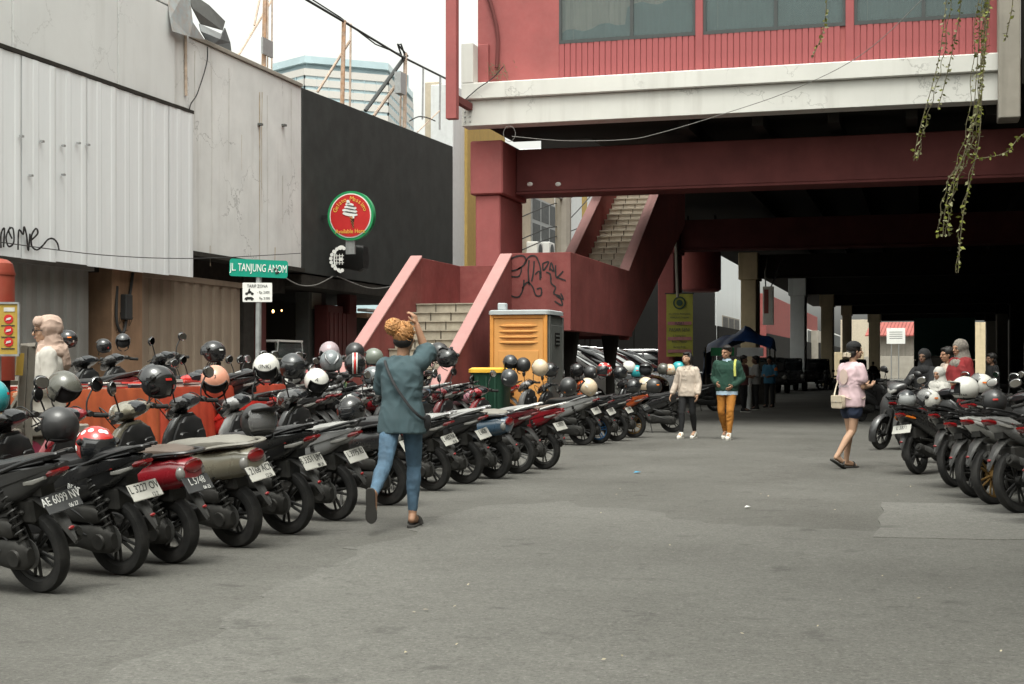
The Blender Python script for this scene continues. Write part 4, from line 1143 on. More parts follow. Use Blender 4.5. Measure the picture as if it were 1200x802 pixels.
def MX(): return Matrix.Identity(4)
BM = {}      # prototype meshes by type
def wheel_meshes(Rw, wd, key, spokes=5):
    t = MB(); r = wd / 2
    prof = [(Rw - 2*r + .012, -r*.75), (Rw - r*.9, -r), (Rw - r*.35, -r*.92), (Rw - .005, -r*.5), (Rw, 0), (Rw - .005, r*.5), (Rw - r*.35, r*.92), (Rw - r*.9, r), (Rw - 2*r + .012, r*.75), (Rw - 2*r, 0)]
    t.lathe(prof, 40)
    for k in range(0):       # tread blocks
        a = 2*pi*k/40
        m = Matrix.Rotation(-a, 4, 'Y')
        t.box((Rw - .003, (.018 if k % 2 else -.018), 0), (.012, .03, .014), .35 if k % 2 else -.35, m)
    b = MB(); ri = Rw - 2*r + .006
    b.lathe([(ri + .012, -r*.7), (ri + .012, r*.7), (ri - .004, r*.6), (ri - .018, r*.3), (ri - .018, -r*.3), (ri - .004, -r*.6)], 40)
    b.lathe([(.0, -.055), (.042, -.055), (.05, 0), (.042, .055), (.0, .055)], 16)
    for k in range(spokes):
        a = 2*pi*k/spokes
        for da in (-.16, .16):
            p0 = (.04*cos(a + da*1.5), 0, .04*sin(a + da*1.5)); p1 = ((ri - .012)*cos(a + da), 0, (ri - .012)*sin(a + da))
            b.tube([p0, p1], [.013, .010], 6)
    d = MB(); d.lathe([(.06, .058), (.095, .058), (.095, .063), (.06, .063)], 24)   # brake disc
    return t.mesh('tyre', rubber, 40), b.mesh('rim', alloy, 40), d.mesh('brake_disc', alloy, 40)

def plate_shift(rings): return rings
def make_type(key):
    D = {}
    sport = key == 'sport'; retro = key == 'retro'
    Rw = .245 if retro else (.285 if sport else .258); wb = 1.24; rise = .06 if sport else 0.0
    D['Rw'] = Rw; D['wb'] = wb
    D['tyre'], D['rim'], D['disc'] = wheel_meshes(Rw, .10 if retro else .082, key, 5 if not sport else 6)
    Z = lambda z: z + rise
    # --- tail body
    b = MB()
    if retro:
        b.lx([(-.27, 0, .655, .03, .035, 2.2), (-.25, 0, .655, .085, .085, 2.2), (-.16, 0, .655, .135, .115, 2.3), (.0, 0, .63, .155, .125, 2.4), (.2, 0, .60, .16, .13, 2.6), (.40, 0, .54, .15, .135, 2.8), (.55, 0, .46, .125, .13, 2.8), (.64, 0, .39, .11, .09, 2.8)], 20)
    else:
        b.lx([(-.34, 0, Z(.795), .022, .012, 3), (-.26, 0, Z(.765), .068, .05, 3), (-.08, 0, Z(.70), .116, .10, 3), (.14, 0, Z(.635), .138, .13, 3), (.36, 0, Z(.565), .142, .15, 3), (.53, 0, .48 + rise*.5, .125, .125, 3), (.64, 0, .41, .11, .09, 3)], 18)
        for s in (-1, 1):     # raised wing panels with a crease
            b.lx([(-.33, s*.03, Z(.80), .02, .010), (-.12, s*.112, Z(.757), .014, .035), (.12, s*.134, Z(.70), .013, .05), (.34, s*.14, Z(.63), .012, .045), (.5, s*.128, Z(.56), .01, .02)], 8)
    D['tail_panel'] = b.mesh('tail_panel', None)
    # --- seat
    b = MB()
    if retro:
        b.lx([(-.22, 0, .785, .05, .018), (-.18, 0, .79, .11, .032, 3), (-.02, 0, .79, .135, .045, 3), (.16, 0, .775, .138, .05, 3), (.26, 0, .758, .132, .048, 3), (.42, 0, .75, .115, .048, 3), (.55, 0, .735, .085, .045, 3), (.62, 0, .70, .05, .03)], 18)
    else:
        b.lx([(-.29, 0, Z(.838), .035, .012), (-.22, 0, Z(.835), .075, .022, 3), (-.06, 0, Z(.81), .115, .035, 3), (.12, 0, Z(.775), .128, .042, 3), (.24, 0, Z(.745), .125, .045, 3), (.42, 0, Z(.735), .108, .05, 3), (.56, 0, Z(.72), .08, .05, 3), (.64, 0, Z(.67), .05, .04)], 18)
    D['seat'] = b.mesh('seat', None)
    b = MB()      # piping round the seat edge
    for s in (-1, 1):
        if retro: b.tube([(-.2, s*.09, .775), (0, s*.138, .765), (.2, s*.139, .745), (.42, s*.118, .725), (.56, s*.088, .705)], .009, 6)
        else: b.tube([(-.25, s*.06, Z(.825)), (-.05, s*.118, Z(.79)), (.15, s*.131, Z(.75)), (.42, s*.112, Z(.70)), (.58, s*.08, Z(.68))], .008, 6)
    D['piping'] = b.mesh('piping', plastic)
    # --- grab rail
    b = MB()
    if retro:
        b.tube(crom([(.16, .145, .74), (.0, .165, .775), (-.16, .15, .795), (-.27, .09, .80), (-.295, 0, .80), (-.27, -.09, .80), (-.16, -.15, .795), (0, -.165, .775), (.16, -.145, .74)], 4), .022, 8, flat=.55)
    else:
        for s in (-1, 1):
            b.tube(crom([(.16, s*.135, Z(.735)), (.02, s*.15, Z(.775)), (-.16, s*.13, Z(.83)), (-.32, s*.075, Z(.868)), (-.37, s*.05, Z(.872))], 4), [.012]*4 + [.018]*12 + [.014], 8, flat=.7)
        b.box((-.30, 0, Z(.855)), (.03, .13, .02))
    D['grab_rail'] = b.mesh('grab_rail', plastic)
    # --- tail light, indicators
    b = MB()
    if retro: b.ell((-.262, 0, .70), (.03, .085, .05), 18, 10)
    else: b.lx([(-.350, 0, Z(.772), .035, .010, 3), (-.31, 0, Z(.762), .06, .022, 3), (-.23, 0, Z(.742), .078, .028, 3), (-.17, 0, Z(.73), .08, .02, 3)], 12)
    D['tail_light'] = b.mesh('tail_light', lens_red)
    b = MB()
    if retro: b.ell((-.225, .095, .655), (.035, .035, .05), 12, 8)
    else: b.lx([(-.27, .080, Z(.735), .012, .010), (-.2, .108, Z(.712), .012, .016), (-.12, .116, Z(.70), .006, .012)], 10)
    D['indicator'] = b.mesh('indicator', lens_clear)
    # --- mudguard and plate
    b = MB(); rg = []
    for (x, z, hw) in ((.02, .60, .06), (-.12, .60, .066), (-.22, .54, .056), (-.30, .44, .038), (-.35, .355, .018), (-.36, .335, .008)):
        zz = z + rise
        rg.append([(x, -hw, zz - .012), (x, hw, zz - .012), (x + .003, hw, zz + .0), (x - .008, hw*.5, zz + .014), (x - .008, -hw*.5, zz + .014), (x + .003, -hw, zz)])
    b.loft(rg); b.box((-.1, 0, .66 + rise), (.16, .1, .1))
    D['rear_mudguard'] = b.mesh('rear_mudguard', greyfl)
    b = MB(); b.box2(-.126, .126, -.006, .0, -.06, .06)
    D['plate'] = b.mesh('number_plate', plate_w, bev=.004)
    b = MB(); b.ell((-.335, 0, .42 + rise), (.010, .022, .012), 10, 6)
    D['reflector'] = b.mesh('reflector', lens_red)
    # --- engine
    b = MB()
    b.lx([(-.09, .115, Rw, .028, .05), (-.06, .125, Rw + .005, .038, .085), (.06, .13, Rw + .015, .042, .095), (.22, .128, Rw + .02, .042, .075), (.38, .12, Rw + .035, .045, .10), (.47, .115, Rw + .04, .04, .085), (.50, .11, Rw + .04, .03, .05)], 16)
    b.lx([(-.0, .12, Rw + .16, .035, .04, 4), (.03, .12, Rw + .165, .045, .055, 4), (.28, .115, Rw + .17, .045, .055, 4), (.33, .11, Rw + .16, .03, .04, 4)], 12)
    b.lx([(.14, 0, Rw + .02, .06, .07), (.28, 0, Rw + .05, .09, .12, 3), (.46, 0, Rw + .06, .09, .11, 3), (.62, 0, Rw + .06, .06, .07, 3)], 12)
    for k in range(5): b.box((.52 + k*.022, 0, Rw + .06), (.008, .15 - .01*k, .16 - .01*k))
    b.lathe([(0, .165), (.05, .165), (.055, .15), (.06, .13), (0, .13)], 14, Matrix.Translation((.0, .012, Rw)))
    for a in range(6): b.ell((.4 + .07*cos(a), .168, Rw + .04 + .07*sin(a)), (.01, .008, .01), 8, 4)
    b.tube([(.45, .1, Rw + .12), (.38, .05, .5), (.42, .0, .56)], .014, 6)
    b.tube(crom([(.05, -.09, Rw), (.2, -.11, Rw), (.45, -.09, Rw)]), .025, 8)
    D['engine'] = b.mesh('engine', engine_m)
    b = MB()
    hel = [( -.045 + .115*t + .032*cos(t*2*pi*8) * .95, .115 + .032*sin(t*2*pi*8), Rw + .09 + (.33 + rise)*t - .032*cos(t*2*pi*8)*.33) for t in [k/96 for k in range(97)]]
    b.tube(hel, .0075, 5); b.tube([(-.06, .115, Rw + .03), (.08, .115, .70 + rise)], .014, 8)
    b.tube([(-.05, .115, Rw + .05), (-.03, .115, Rw + .1)], .036, 10); b.tube([(.06, .115, .62 + rise), (.075, .115, .68 + rise)], .034, 10)
    D['shock'] = b.mesh('shock_absorber', darkalloy)
    b = MB()
    if sport:
        b.tube(crom([(.55, -.02, .3), (.5, -.12, .24), (.3, -.15, .26), (.16, -.155, .33)], 5), .022, 8); b.tube([(.16, -.155, .33), (.08, -.16, .36), (-.24, -.17, .47), (-.27, -.17, .48)], [.03, .05, .056, .04], 14)
        b.tube([(-.27, -.17, .48), (-.29, -.17, .487)], .022, 10)
    else:
        b.tube(crom([(.5, -.02, .26), (.46, -.1, .2), (.3, -.13, .2), (.2, -.135, .23)], 5), .02, 8); b.tube([(.2, -.135, .23), (.13, -.14, .25), (-.17, -.15, .33), (-.2, -.15, .338)], [.028, .054, .058, .04], 14)
        b.tube([(-.2, -.15, .338), (-.22, -.15, .343)], .02, 10)
    D['exhaust'] = b.mesh('exhaust', engine_m)
    b = MB()
    if sport: b.lx([(-.20, -.222, .46, .008, .035), (-.05, -.215, .41, .01, .045), (.1, -.205, .36, .008, .03)], 10)
    else: b.lx([(-.13, -.203, .325, .008, .03), (.0, -.198, .29, .01, .04), (.12, -.19, .26, .008, .028)], 10)
    D['heat_shield'] = b.mesh('heat_shield', alloy)
    # --- floor, leg shield, front
    b = MB()
    if sport:
        b.lx([(.5, 0, .52, .10, .10), (.62, 0, .56, .075, .10), (.76, 0, .60, .07, .09), (.9, 0, .70, .075, .10), (.98, 0, .78, .08, .09)], 14)
        b.lx([(.46, 0, .36, .05, .06), (.7, 0, .40, .05, .07), (.98, 0, .55, .06, .1)], 12)
    else:
        b.lx([(.52, 0, .34, .12, .07, 4), (.66, 0, .305, .155, .05, 5), (.86, 0, .305, .16, .05, 5), (.98, 0, .335, .145, .06, 4)], 14)
    D['floorboard'] = b.mesh('floorboard', plastic)
    b = MB()
    wm = 1.1 if retro else 1.0
    b.lz([(.27, .99, 0, .04, .10), (.36, 1.0, 0, .06, .15*wm), (.5, 1.035, 0, .075, .185*wm), (.66, 1.035, 0, .08, .205*wm), (.78, 1.01, 0, .075, .19*wm), (.87, .985, 0, .06, .14*wm), (.92, .97, 0, .04, .08)] if not sport else
         [(.40, 1.02, 0, .05, .05), (.5, 1.04, 0, .07, .15), (.62, 1.06, 0, .07, .20), (.76, 1.04, 0, .07, .19), (.88, 1.0, 0, .06, .12), (.93, .985, 0, .04, .08)], 20)
    D['front_fairing'] = b.mesh('front_fairing', None)
    b = MB()
    b.lz([(.30, .945, 0, .03, .12), (.45, .965, 0, .035, .165*wm), (.62, .96, 0, .035, .185*wm), (.76, .935, 0, .04, .17*wm), (.86, .92, 0, .035, .12*wm), (.90, .925, 0, .02, .06)] if not sport else
         [(.5, .98, 0, .03, .13), (.64, .99, 0, .035, .17), (.78, .965, 0, .035, .15), (.88, .945, 0, .03, .1)], 18)
    for s in (-1, 1): b.lx([(.885, s*.09, .72, .045, .06, 4), (.905, s*.09, .72, .055, .07, 4)], 10)
    D['leg_shield'] = b.mesh('leg_shield', plastic)
    b = MB()
    b.tube(crom([(.90, -.02, .60), (.87, -.02, .585), (.862, -.01, .555), (.875, .0, .53), (.90, .0, .535)], 4), .009, 6); b.tube([(.915, .05, .80), (.895, .05, .80)], .018, 10)
    D['bag_hook'] = b.mesh('bag_hook', chrome)
    b = MB(); 
    arc = [(R(-25 + 15*k)) for k in range(11)]
    rg = []
    for a in arc:
        hw = .062; r0 = Rw + .016; cx, cz = wb, Rw
        rg.append([(cx + r0*cos(a), -hw, cz + r0*sin(a) - .0), (cx + (r0 + .02)*cos(a), -hw*.6, cz + (r0 + .02)*sin(a)), (cx + (r0 + .026)*cos(a), 0, cz + (r0 + .026)*sin(a)), (cx + (r0 + .02)*cos(a), hw*.6, cz + (r0 + .02)*sin(a)), (cx + r0*cos(a), hw, cz + r0*sin(a)), (cx + (r0 + .008)*cos(a), 0, cz + (r0 + .008)*sin(a))])
    b.loft(rg); D['front_fender'] = b.mesh('front_fender', None)
    b = MB()
    for s in (-1, 1): b.tube([(wb, s*.075, Rw), (wb - .10, s*.07, .52), (wb - .17, s*.05, .68)], [.022, .02, .02], 8)
    b.tube([(wb, -.09, Rw), (wb, .09, Rw)], .012, 8)
    D['fork'] = b.mesh('fork', engine_m)
    b = MB()
    for s in (-1, 1): b.tube(crom([(.95, s*.22, 1.0), (1.08, s*.2, 1.06), (1.12, s*.1, .95), (1.06, s*.03, .82)], 5), .005, 5)
    b.tube(crom([(.6, .1, .42), (.4, .14, .5), (.2, .16, .45), (.05, .15, .36)], 5), .006, 5); b.tube(crom([(.5, .12, .36), (.3, .17, .36), (.1, .17, .30)], 5), .005, 5)
    D['cable'] = b.mesh('cable', plastic)
    b = MB(); b.box((.06, 0, .52), (.34, .16, .16)); b.tube([(.0, -.07, .45), (.35, -.08, .40)], .02, 6); b.tube([(-.05, .08, .52), (.35, .09, .44)], .02, 6); D['frame'] = b.mesh('frame', engine_m, bev=.02)
    # --- handlebar group
    hz = 1.0
    b = MB()
    for s in (-1, 1):
        b.tube(crom([(.985, 0, hz - .02), (.975, s*.12, hz), (.935, s*.24, hz - .01), (.90, s*.34, hz - .025)], 4), .011, 8)
        b.tube([(.925, s*.245, hz + .002), (.955, s*.27, hz + .005), (.95, s*.35, hz - .01)], .006, 6)   # lever
        b.lx([(.92, s*.22, hz, .03, .02), (.955, s*.225, hz + .005, .03, .025)], 10)
    b.tube([(1.03, 0, .80), (.985, 0, .99)], .03, 10)
    D['handlebar'] = b.mesh('handlebar', engine_m)
    b = MB()
    for s in (1,): b.tube([(.93, s*.25, hz - .012), (.925, s*.262, hz - .014), (.898, s*.35, hz - .027), (.895, s*.36, hz - .028)], [.015, .018, .018, .02], 10)
    D['grip'] = b.mesh('grip', rubber)
    b = MB()
    if retro:
        b.lx([(.90, 0, 1.01, .13, .02), (.93, 0, 1.01, .19, .05, 2.4), (1.0, 0, 1.0, .20, .075, 2.3), (1.06, 0, .985, .15, .085, 2.2), (1.10, 0, .975, .10, .08, 2), (1.12, 0, .975, .085, .07, 2)], 20)
    else:
        b.lx([(.905, 0, 1.01, .11, .018), (.93, 0, 1.01, .16, .04, 3), (.99, 0, 1.0, .175, .06, 3), (1.05, 0, .97, .13, .075, 2.6), (1.11, 0, .93, .07, .06, 2.4), (1.14, 0, .90, .03, .03, 2.4)], 18)
    D['handlebar_cover'] = b.mesh('handlebar_cover', None)
    b = MB(); b.lx([(.888, 0, 1.018, .07, .025, 3), (.915, 0, 1.03, .085, .032, 3), (.96, 0, 1.055, .07, .02, 3)], 14)
    D['dashboard'] = b.mesh('dashboard', mat('dashboard_gloss_' + key, (.02, .022, .025), .12, var=0, spec=.6))
    b = MB()
    if retro: b.ell((1.125, 0, .975), (.03, .085, .075), 18, 10)
    else: b.lx([(1.10, 0, .93, .085, .04), (1.13, 0, .91, .06, .035), (1.15, 0, .89, .03, .015)], 14)
    D['headlight'] = b.mesh('headlight', lens_clear)
    for s, nm in ((1, 'l'), (-1, 'r')):
        b = MB(); b.tube(crom([(.945, s*.2, 1.01), (.95, s*.215, 1.09), (.94, s*.25, 1.155), (.93, s*.275, 1.19)], 4), .0065, 6)
        mh = Matrix.Translation((.925, s*.30, 1.215)) @ Matrix.Rotation(R(8*s), 4, 'Z') @ Matrix.Rotation(R(-12*s), 4, 'X')
        b.lx([(-.016, 0, 0, .065, .045, 2.3), (-.006, 0, 0, .07, .05, 2.3), (.012, 0, 0, .055, .038, 2.2), (.022, 0, 0, .02, .015, 2)] if not retro else [(-.014, 0, 0, .055, .055, 2), (-.006, 0, 0, .06, .06, 2), (.012, 0, 0, .045, .045, 2), (.018, 0, 0, .015, .015, 2)], 16, mh)
        D['mirror_' + nm] = b.mesh('mirror', plastic)
        b = MB(); b.lx([(-.019, 0, 0, .057, .038, 2.3), (-.0165, 0, 0, .06, .041, 2.3)] if not retro else [(-.017, 0, 0, .05, .05, 2), (-.0145, 0, 0, .052, .052, 2)], 16, mh)
        D['mglass_' + nm] = b.mesh('mirror_glass', mirror_m)
    b = MB()
    b.tube([(.42, .12, .22), (.36, .24, .03), (.33, .27, .012)], [.012, .012, .02], 6)
    D['stand'] = b.mesh('side_stand', engine_m)
    # side stripe in contrast colour
    b = MB()
    if not retro:
        for s in (1,): b.lx([(-.14, s*.122, Z(.735), .006, .006), (.05, s*.142, Z(.69), .006, .009), (.25, s*.1515, Z(.635), .006, .010), (.42, s*.146, Z(.575), .006, .005)], 8)
    else:
        for s in (1,): b.lx([(.06, s*.156, .64, .006, .012, 6), (.20, s*.162, .625, .006, .012, 6)], 8)
    D['stripe'] = b.mesh('side_stripe', None)
    BM[key] = D
    return D
for k_ in ('matic', 'retro', 'sport'): make_type(k_)

TXT = {}
def bike(name, label, p, heading, typ='matic', body='black', seat=None, front=None, stripe=None, plate=None, pw=True, rim=None, lean=-8, group='scooters parked in the near row', simple=False, rail=None, emb=None, mirrors=True, fender=None, steer=0):
    D = BM[typ]; sz = rnd.uniform(.965, 1.035)
    t = thing(name, label, 'motorcycle' if typ == 'sport' else 'scooter', (p[0], p[1], p[2] if len(p) > 2 else 0.0), R(heading), group, R(lean))
    P = PAINT; bm_ = P[body]; fm = P[front] if front else bm_
    rimm = rim or darkalloy
    for x in (0, D['wb']):
        w_ = bpy.data.objects.new('wheel', None); COL.objects.link(w_); w_.parent = t; w_.location = (x, 0, D['Rw']); w_.empty_display_size = .1
        link('tyre', D['tyre'], w_)
        r_ = link('rim', D['rim'], w_, m=rimm)
        r_.rotation_euler = (0, rnd.uniform(0, 6), 0)
        if not simple: link('brake_disc', D['disc'], w_)
    def L(n, k=None, par=t, m=None): return link(n, D[k or n], par, m=m)
    L('tail_panel', m=bm_).scale = (1, 1.1, 1); s_ = L('seat', m=seat or seat_black)
    L('tail_light'); L('rear_mudguard'); L('engine'); L('exhaust'); L('floorboard'); L('front_fairing', m=fm); L('leg_shield'); L('front_fender', m=P[fender] if fender else fm); L('fork')
    hb = L('handlebar'); L('handlebar_cover', m=fm); L('dashboard'); L('headlight')
    i1 = L('indicator'); i2 = L('indicator'); i2.scale = (1, -1, 1)
    L('grab_rail', m=rail or plastic)
    if not simple:
        L('piping', par=s_); L('shock_absorber', 'shock'); L('side_stand', 'stand'); L('bag_hook'); L('heat_shield'); L('reflector')
    if not simple: L('cable'); L('frame')
    L('grip', par=hb); L('grip', par=hb).scale = (1, -1, 1)
    if mirrors:
        for n_ in 'lr':
            m_ = L('mirror', 'mirror_' + n_); L('mirror_glass', 'mglass_' + n_, m_)
    if stripe: L('side_stripe', 'stripe', m=stripe); L('side_stripe', 'stripe', m=stripe).scale = (1, -1, 1)
    if plate is not None:
        o = link('number_plate', D['plate'], t, m=plate_w if pw else plate_k)
        rise = .06 if typ == 'sport' else 0
        o.location = (-.275, 0, .585 + rise); o.rotation_euler = (R(-26), 0, R(-90)); o.rotation_mode = 'XYZ'
        o.matrix_local = Matrix.Translation((-.285, 0, .575 + rise)) @ Matrix.Rotation(R(-90), 4, 'Z') @ Matrix.Rotation(R(-32), 4, 'X')
        lines = plate.split('|')
        ink = pt_k if pw else pt_w
        for i, tx in enumerate(lines):
            if not tx: continue
            me = text_mesh('lettering', tx, .076 if i == 0 else .038, ink, .0008, sx=.72 if i == 0 else .8)
            q = link('lettering', me, o, (0 if i == 0 else .06, -.0075, .018 if i == 0 else -.042)); q.rotation_euler = (R(90), 0, 0)
    if not simple:       # handlebar turned a little to the left, as a parked bike's is
        sa = R(rnd.uniform(2, 13)); Ms = Matrix.Translation((1.1, 0, 0)) @ Matrix.Rotation(sa, 4, 'Z') @ Matrix.Translation((-1.1, 0, 0))
        for o in list(t.children):
            k_ = o.name.split('.')[0]
            if k_ in ('handlebar', 'handlebar_cover', 'dashboard', 'headlight', 'mirror', 'front_fender', 'fork') or (k_ == 'wheel' and o.location.x > .5): o.matrix_local = Ms @ (Matrix.Translation(o.location) if k_ == 'wheel' else Matrix.Identity(4))
    t.scale = (sz,) * 3
    if emb:
        me = text_mesh('lettering', emb[0], emb[1], emb[2], .001, sx=1.0)
        q = link('lettering', me, t)
        q.matrix_local = Matrix.Translation((emb[3], .174 if typ == 'retro' else .166, emb[4])) @ Matrix.Rotation(R(180), 4, 'Z') @ Matrix.Rotation(R(90), 4, 'X') @ Matrix.Rotation(R(emb[5]), 4, 'Z')
    return t
def rear(u, v):
    q = G(u, v); return (q.x, q.y, 0.0)

HD = 167
row = [
 ('scooter', 'black scooter with black plate AE 6099 NV, first of the near row', (50, 694), HD, dict(typ='matic', body='matte', plate='AE 6099 NV|06·27', pw=False, stripe=None)),
 ('scooter', 'black scooter with red side stripe and white plate L 3227', (143, 674), HD, dict(typ='matic', body='black', plate='L 3227 OV|12·2', stripe=PAINT['brightred'], emb=('BEAT', .05, pt_w, .18, .60, -14))),
 ('retro_scooter', 'crimson retro scooter with grey dark seat and black plate, beside the olive one', (203, 660), HD + 1, dict(typ='retro', body='red', seat=seat_brown, plate='L 5748|06·25', pw=False, emb=('SCOOPY', .05, chrome, .12, .60, -10))),
 ('retro_scooter', 'olive beige retro scooter with pale grey seat and plate L 2168', (279, 641), HD, dict(typ='retro', body='olive', seat=seat_grey, plate='L 2168 ACM|12·26', stripe=chrome, rail=seat_grey)),
 ('scooter', 'black scooter with red side stripe and white plate B 3351', (338, 626), HD, dict(typ='matic', body='black', plate='B 3351 UMT|08·24', stripe=PAINT['brightred'])),
 ('scooter', 'silver grey scooter with pale dusty seat and plate L 3975', (392, 610), HD - 1, dict(typ='matic', body='silver', seat=seat_pale, plate='L 3975 KI|', stripe=PAINT['black'])),
 ('retro_scooter', 'black retro scooter with round red tail light standing behind the waving person', (455, 592), HD, dict(typ='retro', body='black', plate='L 6041|', stripe=mat('yellow_stripe', (.6, .42, .03), .5), emb=('SCOOPY', .05, chrome, .12, .60, -10))),
 ('scooter', 'black scooter with white plate just right of the waving person', (507, 575), HD, dict(typ='matic', body='black', seat=seat_pale, plate='L 4462 NK|05·25', front='white', stripe=PAINT['silver'], rail=PAINT['silver'])),
 ('scooter', 'black scooter with small white plate beside the slate blue scooter', (545, 567), HD + 2, dict(typ='matic', body='matte', seat=seat_pale, plate='L 6830|', rail=PAINT['silver'])),
 ('retro_scooter', 'slate blue retro scooter with bright red tail light', (580, 561), HD, dict(typ='retro', body='blue', seat=seat_grey, emb=('SCOOPY', .05, chrome, .12, .60, -10))),
 ('scooter', 'dark maroon scooter with cream grab rail behind the blue scooter', (606, 555), HD, dict(typ='matic', body='maroon', seat=seat_pale, rail=PAINT['white'], rim=alloy)),
 ('scooter', 'red tailed scooter with brown seat, silver rims and white plate', (638, 550), HD - 4, dict(typ='matic', body='red', seat=seat_brown, plate='L 2915|', rim=alloy, rail=PAINT['white'])),
 ('scooter', 'grey tailed scooter with long pale grab rails and small plate', (683, 522), HD - 2, dict(typ='matic', body='silver', plate='L 4410|', seat=seat_black, rail=PAINT['silver'])),
 ('scooter', 'black scooter with blue wheel rim in the far cluster', (702, 520), HD, dict(typ='matic', body='black', plate='L 5127|', rim=bluerim)),
 ('scooter', 'black scooter between the blue rimmed and the orange one', (722, 517), HD, dict(typ='matic', body='matte', plate='L 2706|')),
 ('scooter', 'scooter with bright orange tail in the far cluster', (743, 513), HD, dict(typ='matic', body='orange', plate='L 6155|', pw=False, rim=goldrim)),
 ('scooter', 'black scooter seen side on with red trim, left of the walking couple', (788, 507), 176, dict(typ='matic', body='black', stripe=PAINT['brightred'])),
 ('scooter', 'black scooter with silver panel partly behind the woman in the cream shirt', (838, 482), 174, dict(typ='matic', body='black', stripe=PAINT['silver'], plate='|')),
 ('scooter', 'black scooter partly behind the man in the green sweater', (872, 474), 170, dict(typ='matic', body='matte')),
]
bikes = {}
for i, (nm, lab, uv, hd, kw) in enumerate(row):
    bikes[i] = bike(nm, lab, rear(*uv), hd + rnd.uniform(-3, 3), **dict(kw, lean=-8 + rnd.uniform(-2.5, 2.5)))
bikes[3]['label'] = row[3][1]
MB().box2(-.285, -.255, -.02, .02, 0, 0)
# second row behind (x further left)
row2_old = [
 (-6.9, 14.2, 'brightred', 'red fronted scooter in the second row under the dark visored helmet'),
 (-6.9, 15.1, 'matte', 'black scooter in the second row behind the pale seated one'),
 (-6.9, 16.0, 'white', 'white scooter in the second row left of the waving person'),
 (-7.0, 16.9, 'silver', 'silver scooter in the second row behind the waving person'),
 (-7.0, 18.0, 'red', 'crimson and white scooter in the second row, right of the waving person'),
 (-7.0, 18.9, 'silver', 'silver scooter in the second row before the green bin'),
 (-7.0, 19.8, 'matte', 'black scooter in the second row in front of the orange cabin'),
 (-7.0, 20.8, 'silver', 'silver grey scooter in the second row in front of the orange cabin'),
 (-7.1, 21.9, 'pink', 'pink and white scooter in the second row below the grey cabin side'),
 (-7.1, 23.0, 'black', 'black scooter in the second row left of the red one'),
 (-7.1, 24.4, 'brightred', 'bright red scooter in the second row beneath a red helmet'),
 (-7.1, 25.5, 'black', 'black scooter in the second row right of the red one'),
 (-7.1, 26.6, 'silver', 'grey scooter in the second row near the banner pier'),
 (-7.1, 27.8, 'matte', 'black scooter in the second row in front of the banner pier'),
 (-7.0, 29.2, 'black', 'black scooter at the far end of the second row behind the walking woman'),
]
bikes2 = {}
row2 = []
for k, (x, y, c, lab) in enumerate(row2_old):
    row2.append((x, y, c, lab))
    if k < 14: row2.append((x - .08, y + .48, ['black', 'silver', 'matte', 'white', 'black', 'maroon', 'silver', 'black', 'blue', 'matte', 'silver', 'black', 'matte', 'black'][k], 'second row scooter just right of the ' + lab.replace(' in the second row', '').split(' under ')[0].split(' behind ')[0].split(' left ')[0].split(' right ')[0].split(' before ')[0].split(' below ')[0].split(' beneath ')[0].split(' in front')[0].split(' near ')[0].split(',')[0] + ' at ' + ['the red cloth end', 'the white triangle helmet', 'the V moulded helmet', 'the waving person', 'the raised elbow', 'the stair foot', 'the green bin left edge', 'the green bin right edge', 'the orange cabin', 'the cabin side', 'the beige helmet', 'the red starred helmet', 'the silver cars', 'the banner foot'][k]))
for i, (x, y, c, lab) in enumerate(row2):
    bikes2[i] = bike('scooter', lab, (x + rnd.uniform(-.1, .1) - .05, y, .2), HD - 2 + rnd.uniform(-6, 6), typ='retro' if c in ('red', 'pink') else 'matic', body=c, seat=seat_pale if c in ('silver', 'red') else seat_black, group='scooters in the second row', simple=True, lean=-6, rail=PAINT['silver'] if c in ('silver',) else None)
# scooters standing at the shutters
row3 = [(140, 15.4, 'maroon', 25, 'maroon scooter at the grey shutter behind the book table'), (178, 16.2, 'black', 15, 'black scooter before the ochre pillar behind the book table'), (225, 16.6, 'matte', 28, 'black scooter side on before the tan shutter'), (285, 16.4, 'black', 25, 'black scooter at the end of the book table under a glossy helmet')]
bikes3 = {}
for i, (u, d, c, a, lab) in enumerate(row3):
    q = PD(u, 429, d)
    bikes3[i] = bike('scooter', lab, (q.x, q.y, .40), 150 + a, body=c, group='scooters by the shutters', simple=True, lean=-6, mirrors=i > 2)
# right row
rowR = [
 ((1076, 556), 62, dict(typ='matic', body='black', plate='L 3871|', pw=True), 'black scooter with white plate and orange indicator, first of the right row'),
 ((1120, 571), 58, dict(typ='sport', body='black', stripe=PAINT['silver'], rim=darkalloy), 'black motorcycle with silver trim, second of the right row'),
 ((1143, 583), 52, dict(typ='matic', body='black', stripe=PAINT['brightred']), 'black scooter with bright red side line, third of the right row'),
 ((1166, 592), 50, dict(typ='sport', body='white', stripe=PAINT['red'], rim=goldrim, front='red'), 'white and red motorcycle with bronze rims in the right row'),
 ((1196, 602), 46, dict(typ='sport', body='silver', stripe=PAINT['red'], rim=darkalloy), 'silver grey motorcycle with large black rear wheel in the right row'),
 ((1240, 616), 44, dict(typ='sport', body='black', stripe=PAINT['silver']), 'black motorcycle at the right end, partly out of the frame'),
]
bikesR = {}
for i, (uv, hd, kw, lab) in enumerate(rowR):
    kw['stripe'] = kw.get('stripe'); bikesR[i] = bike('scooter' if kw['typ'] == 'matic' else 'motorcycle', lab, rear(*uv), hd, group='motorbikes in the right row', lean=-7, **kw)
for o in bikesR[0].children:
    if o.name.startswith('indicator'): o.material_slots[0].link = 'OBJECT'; o.material_slots[0].material = lens_orange
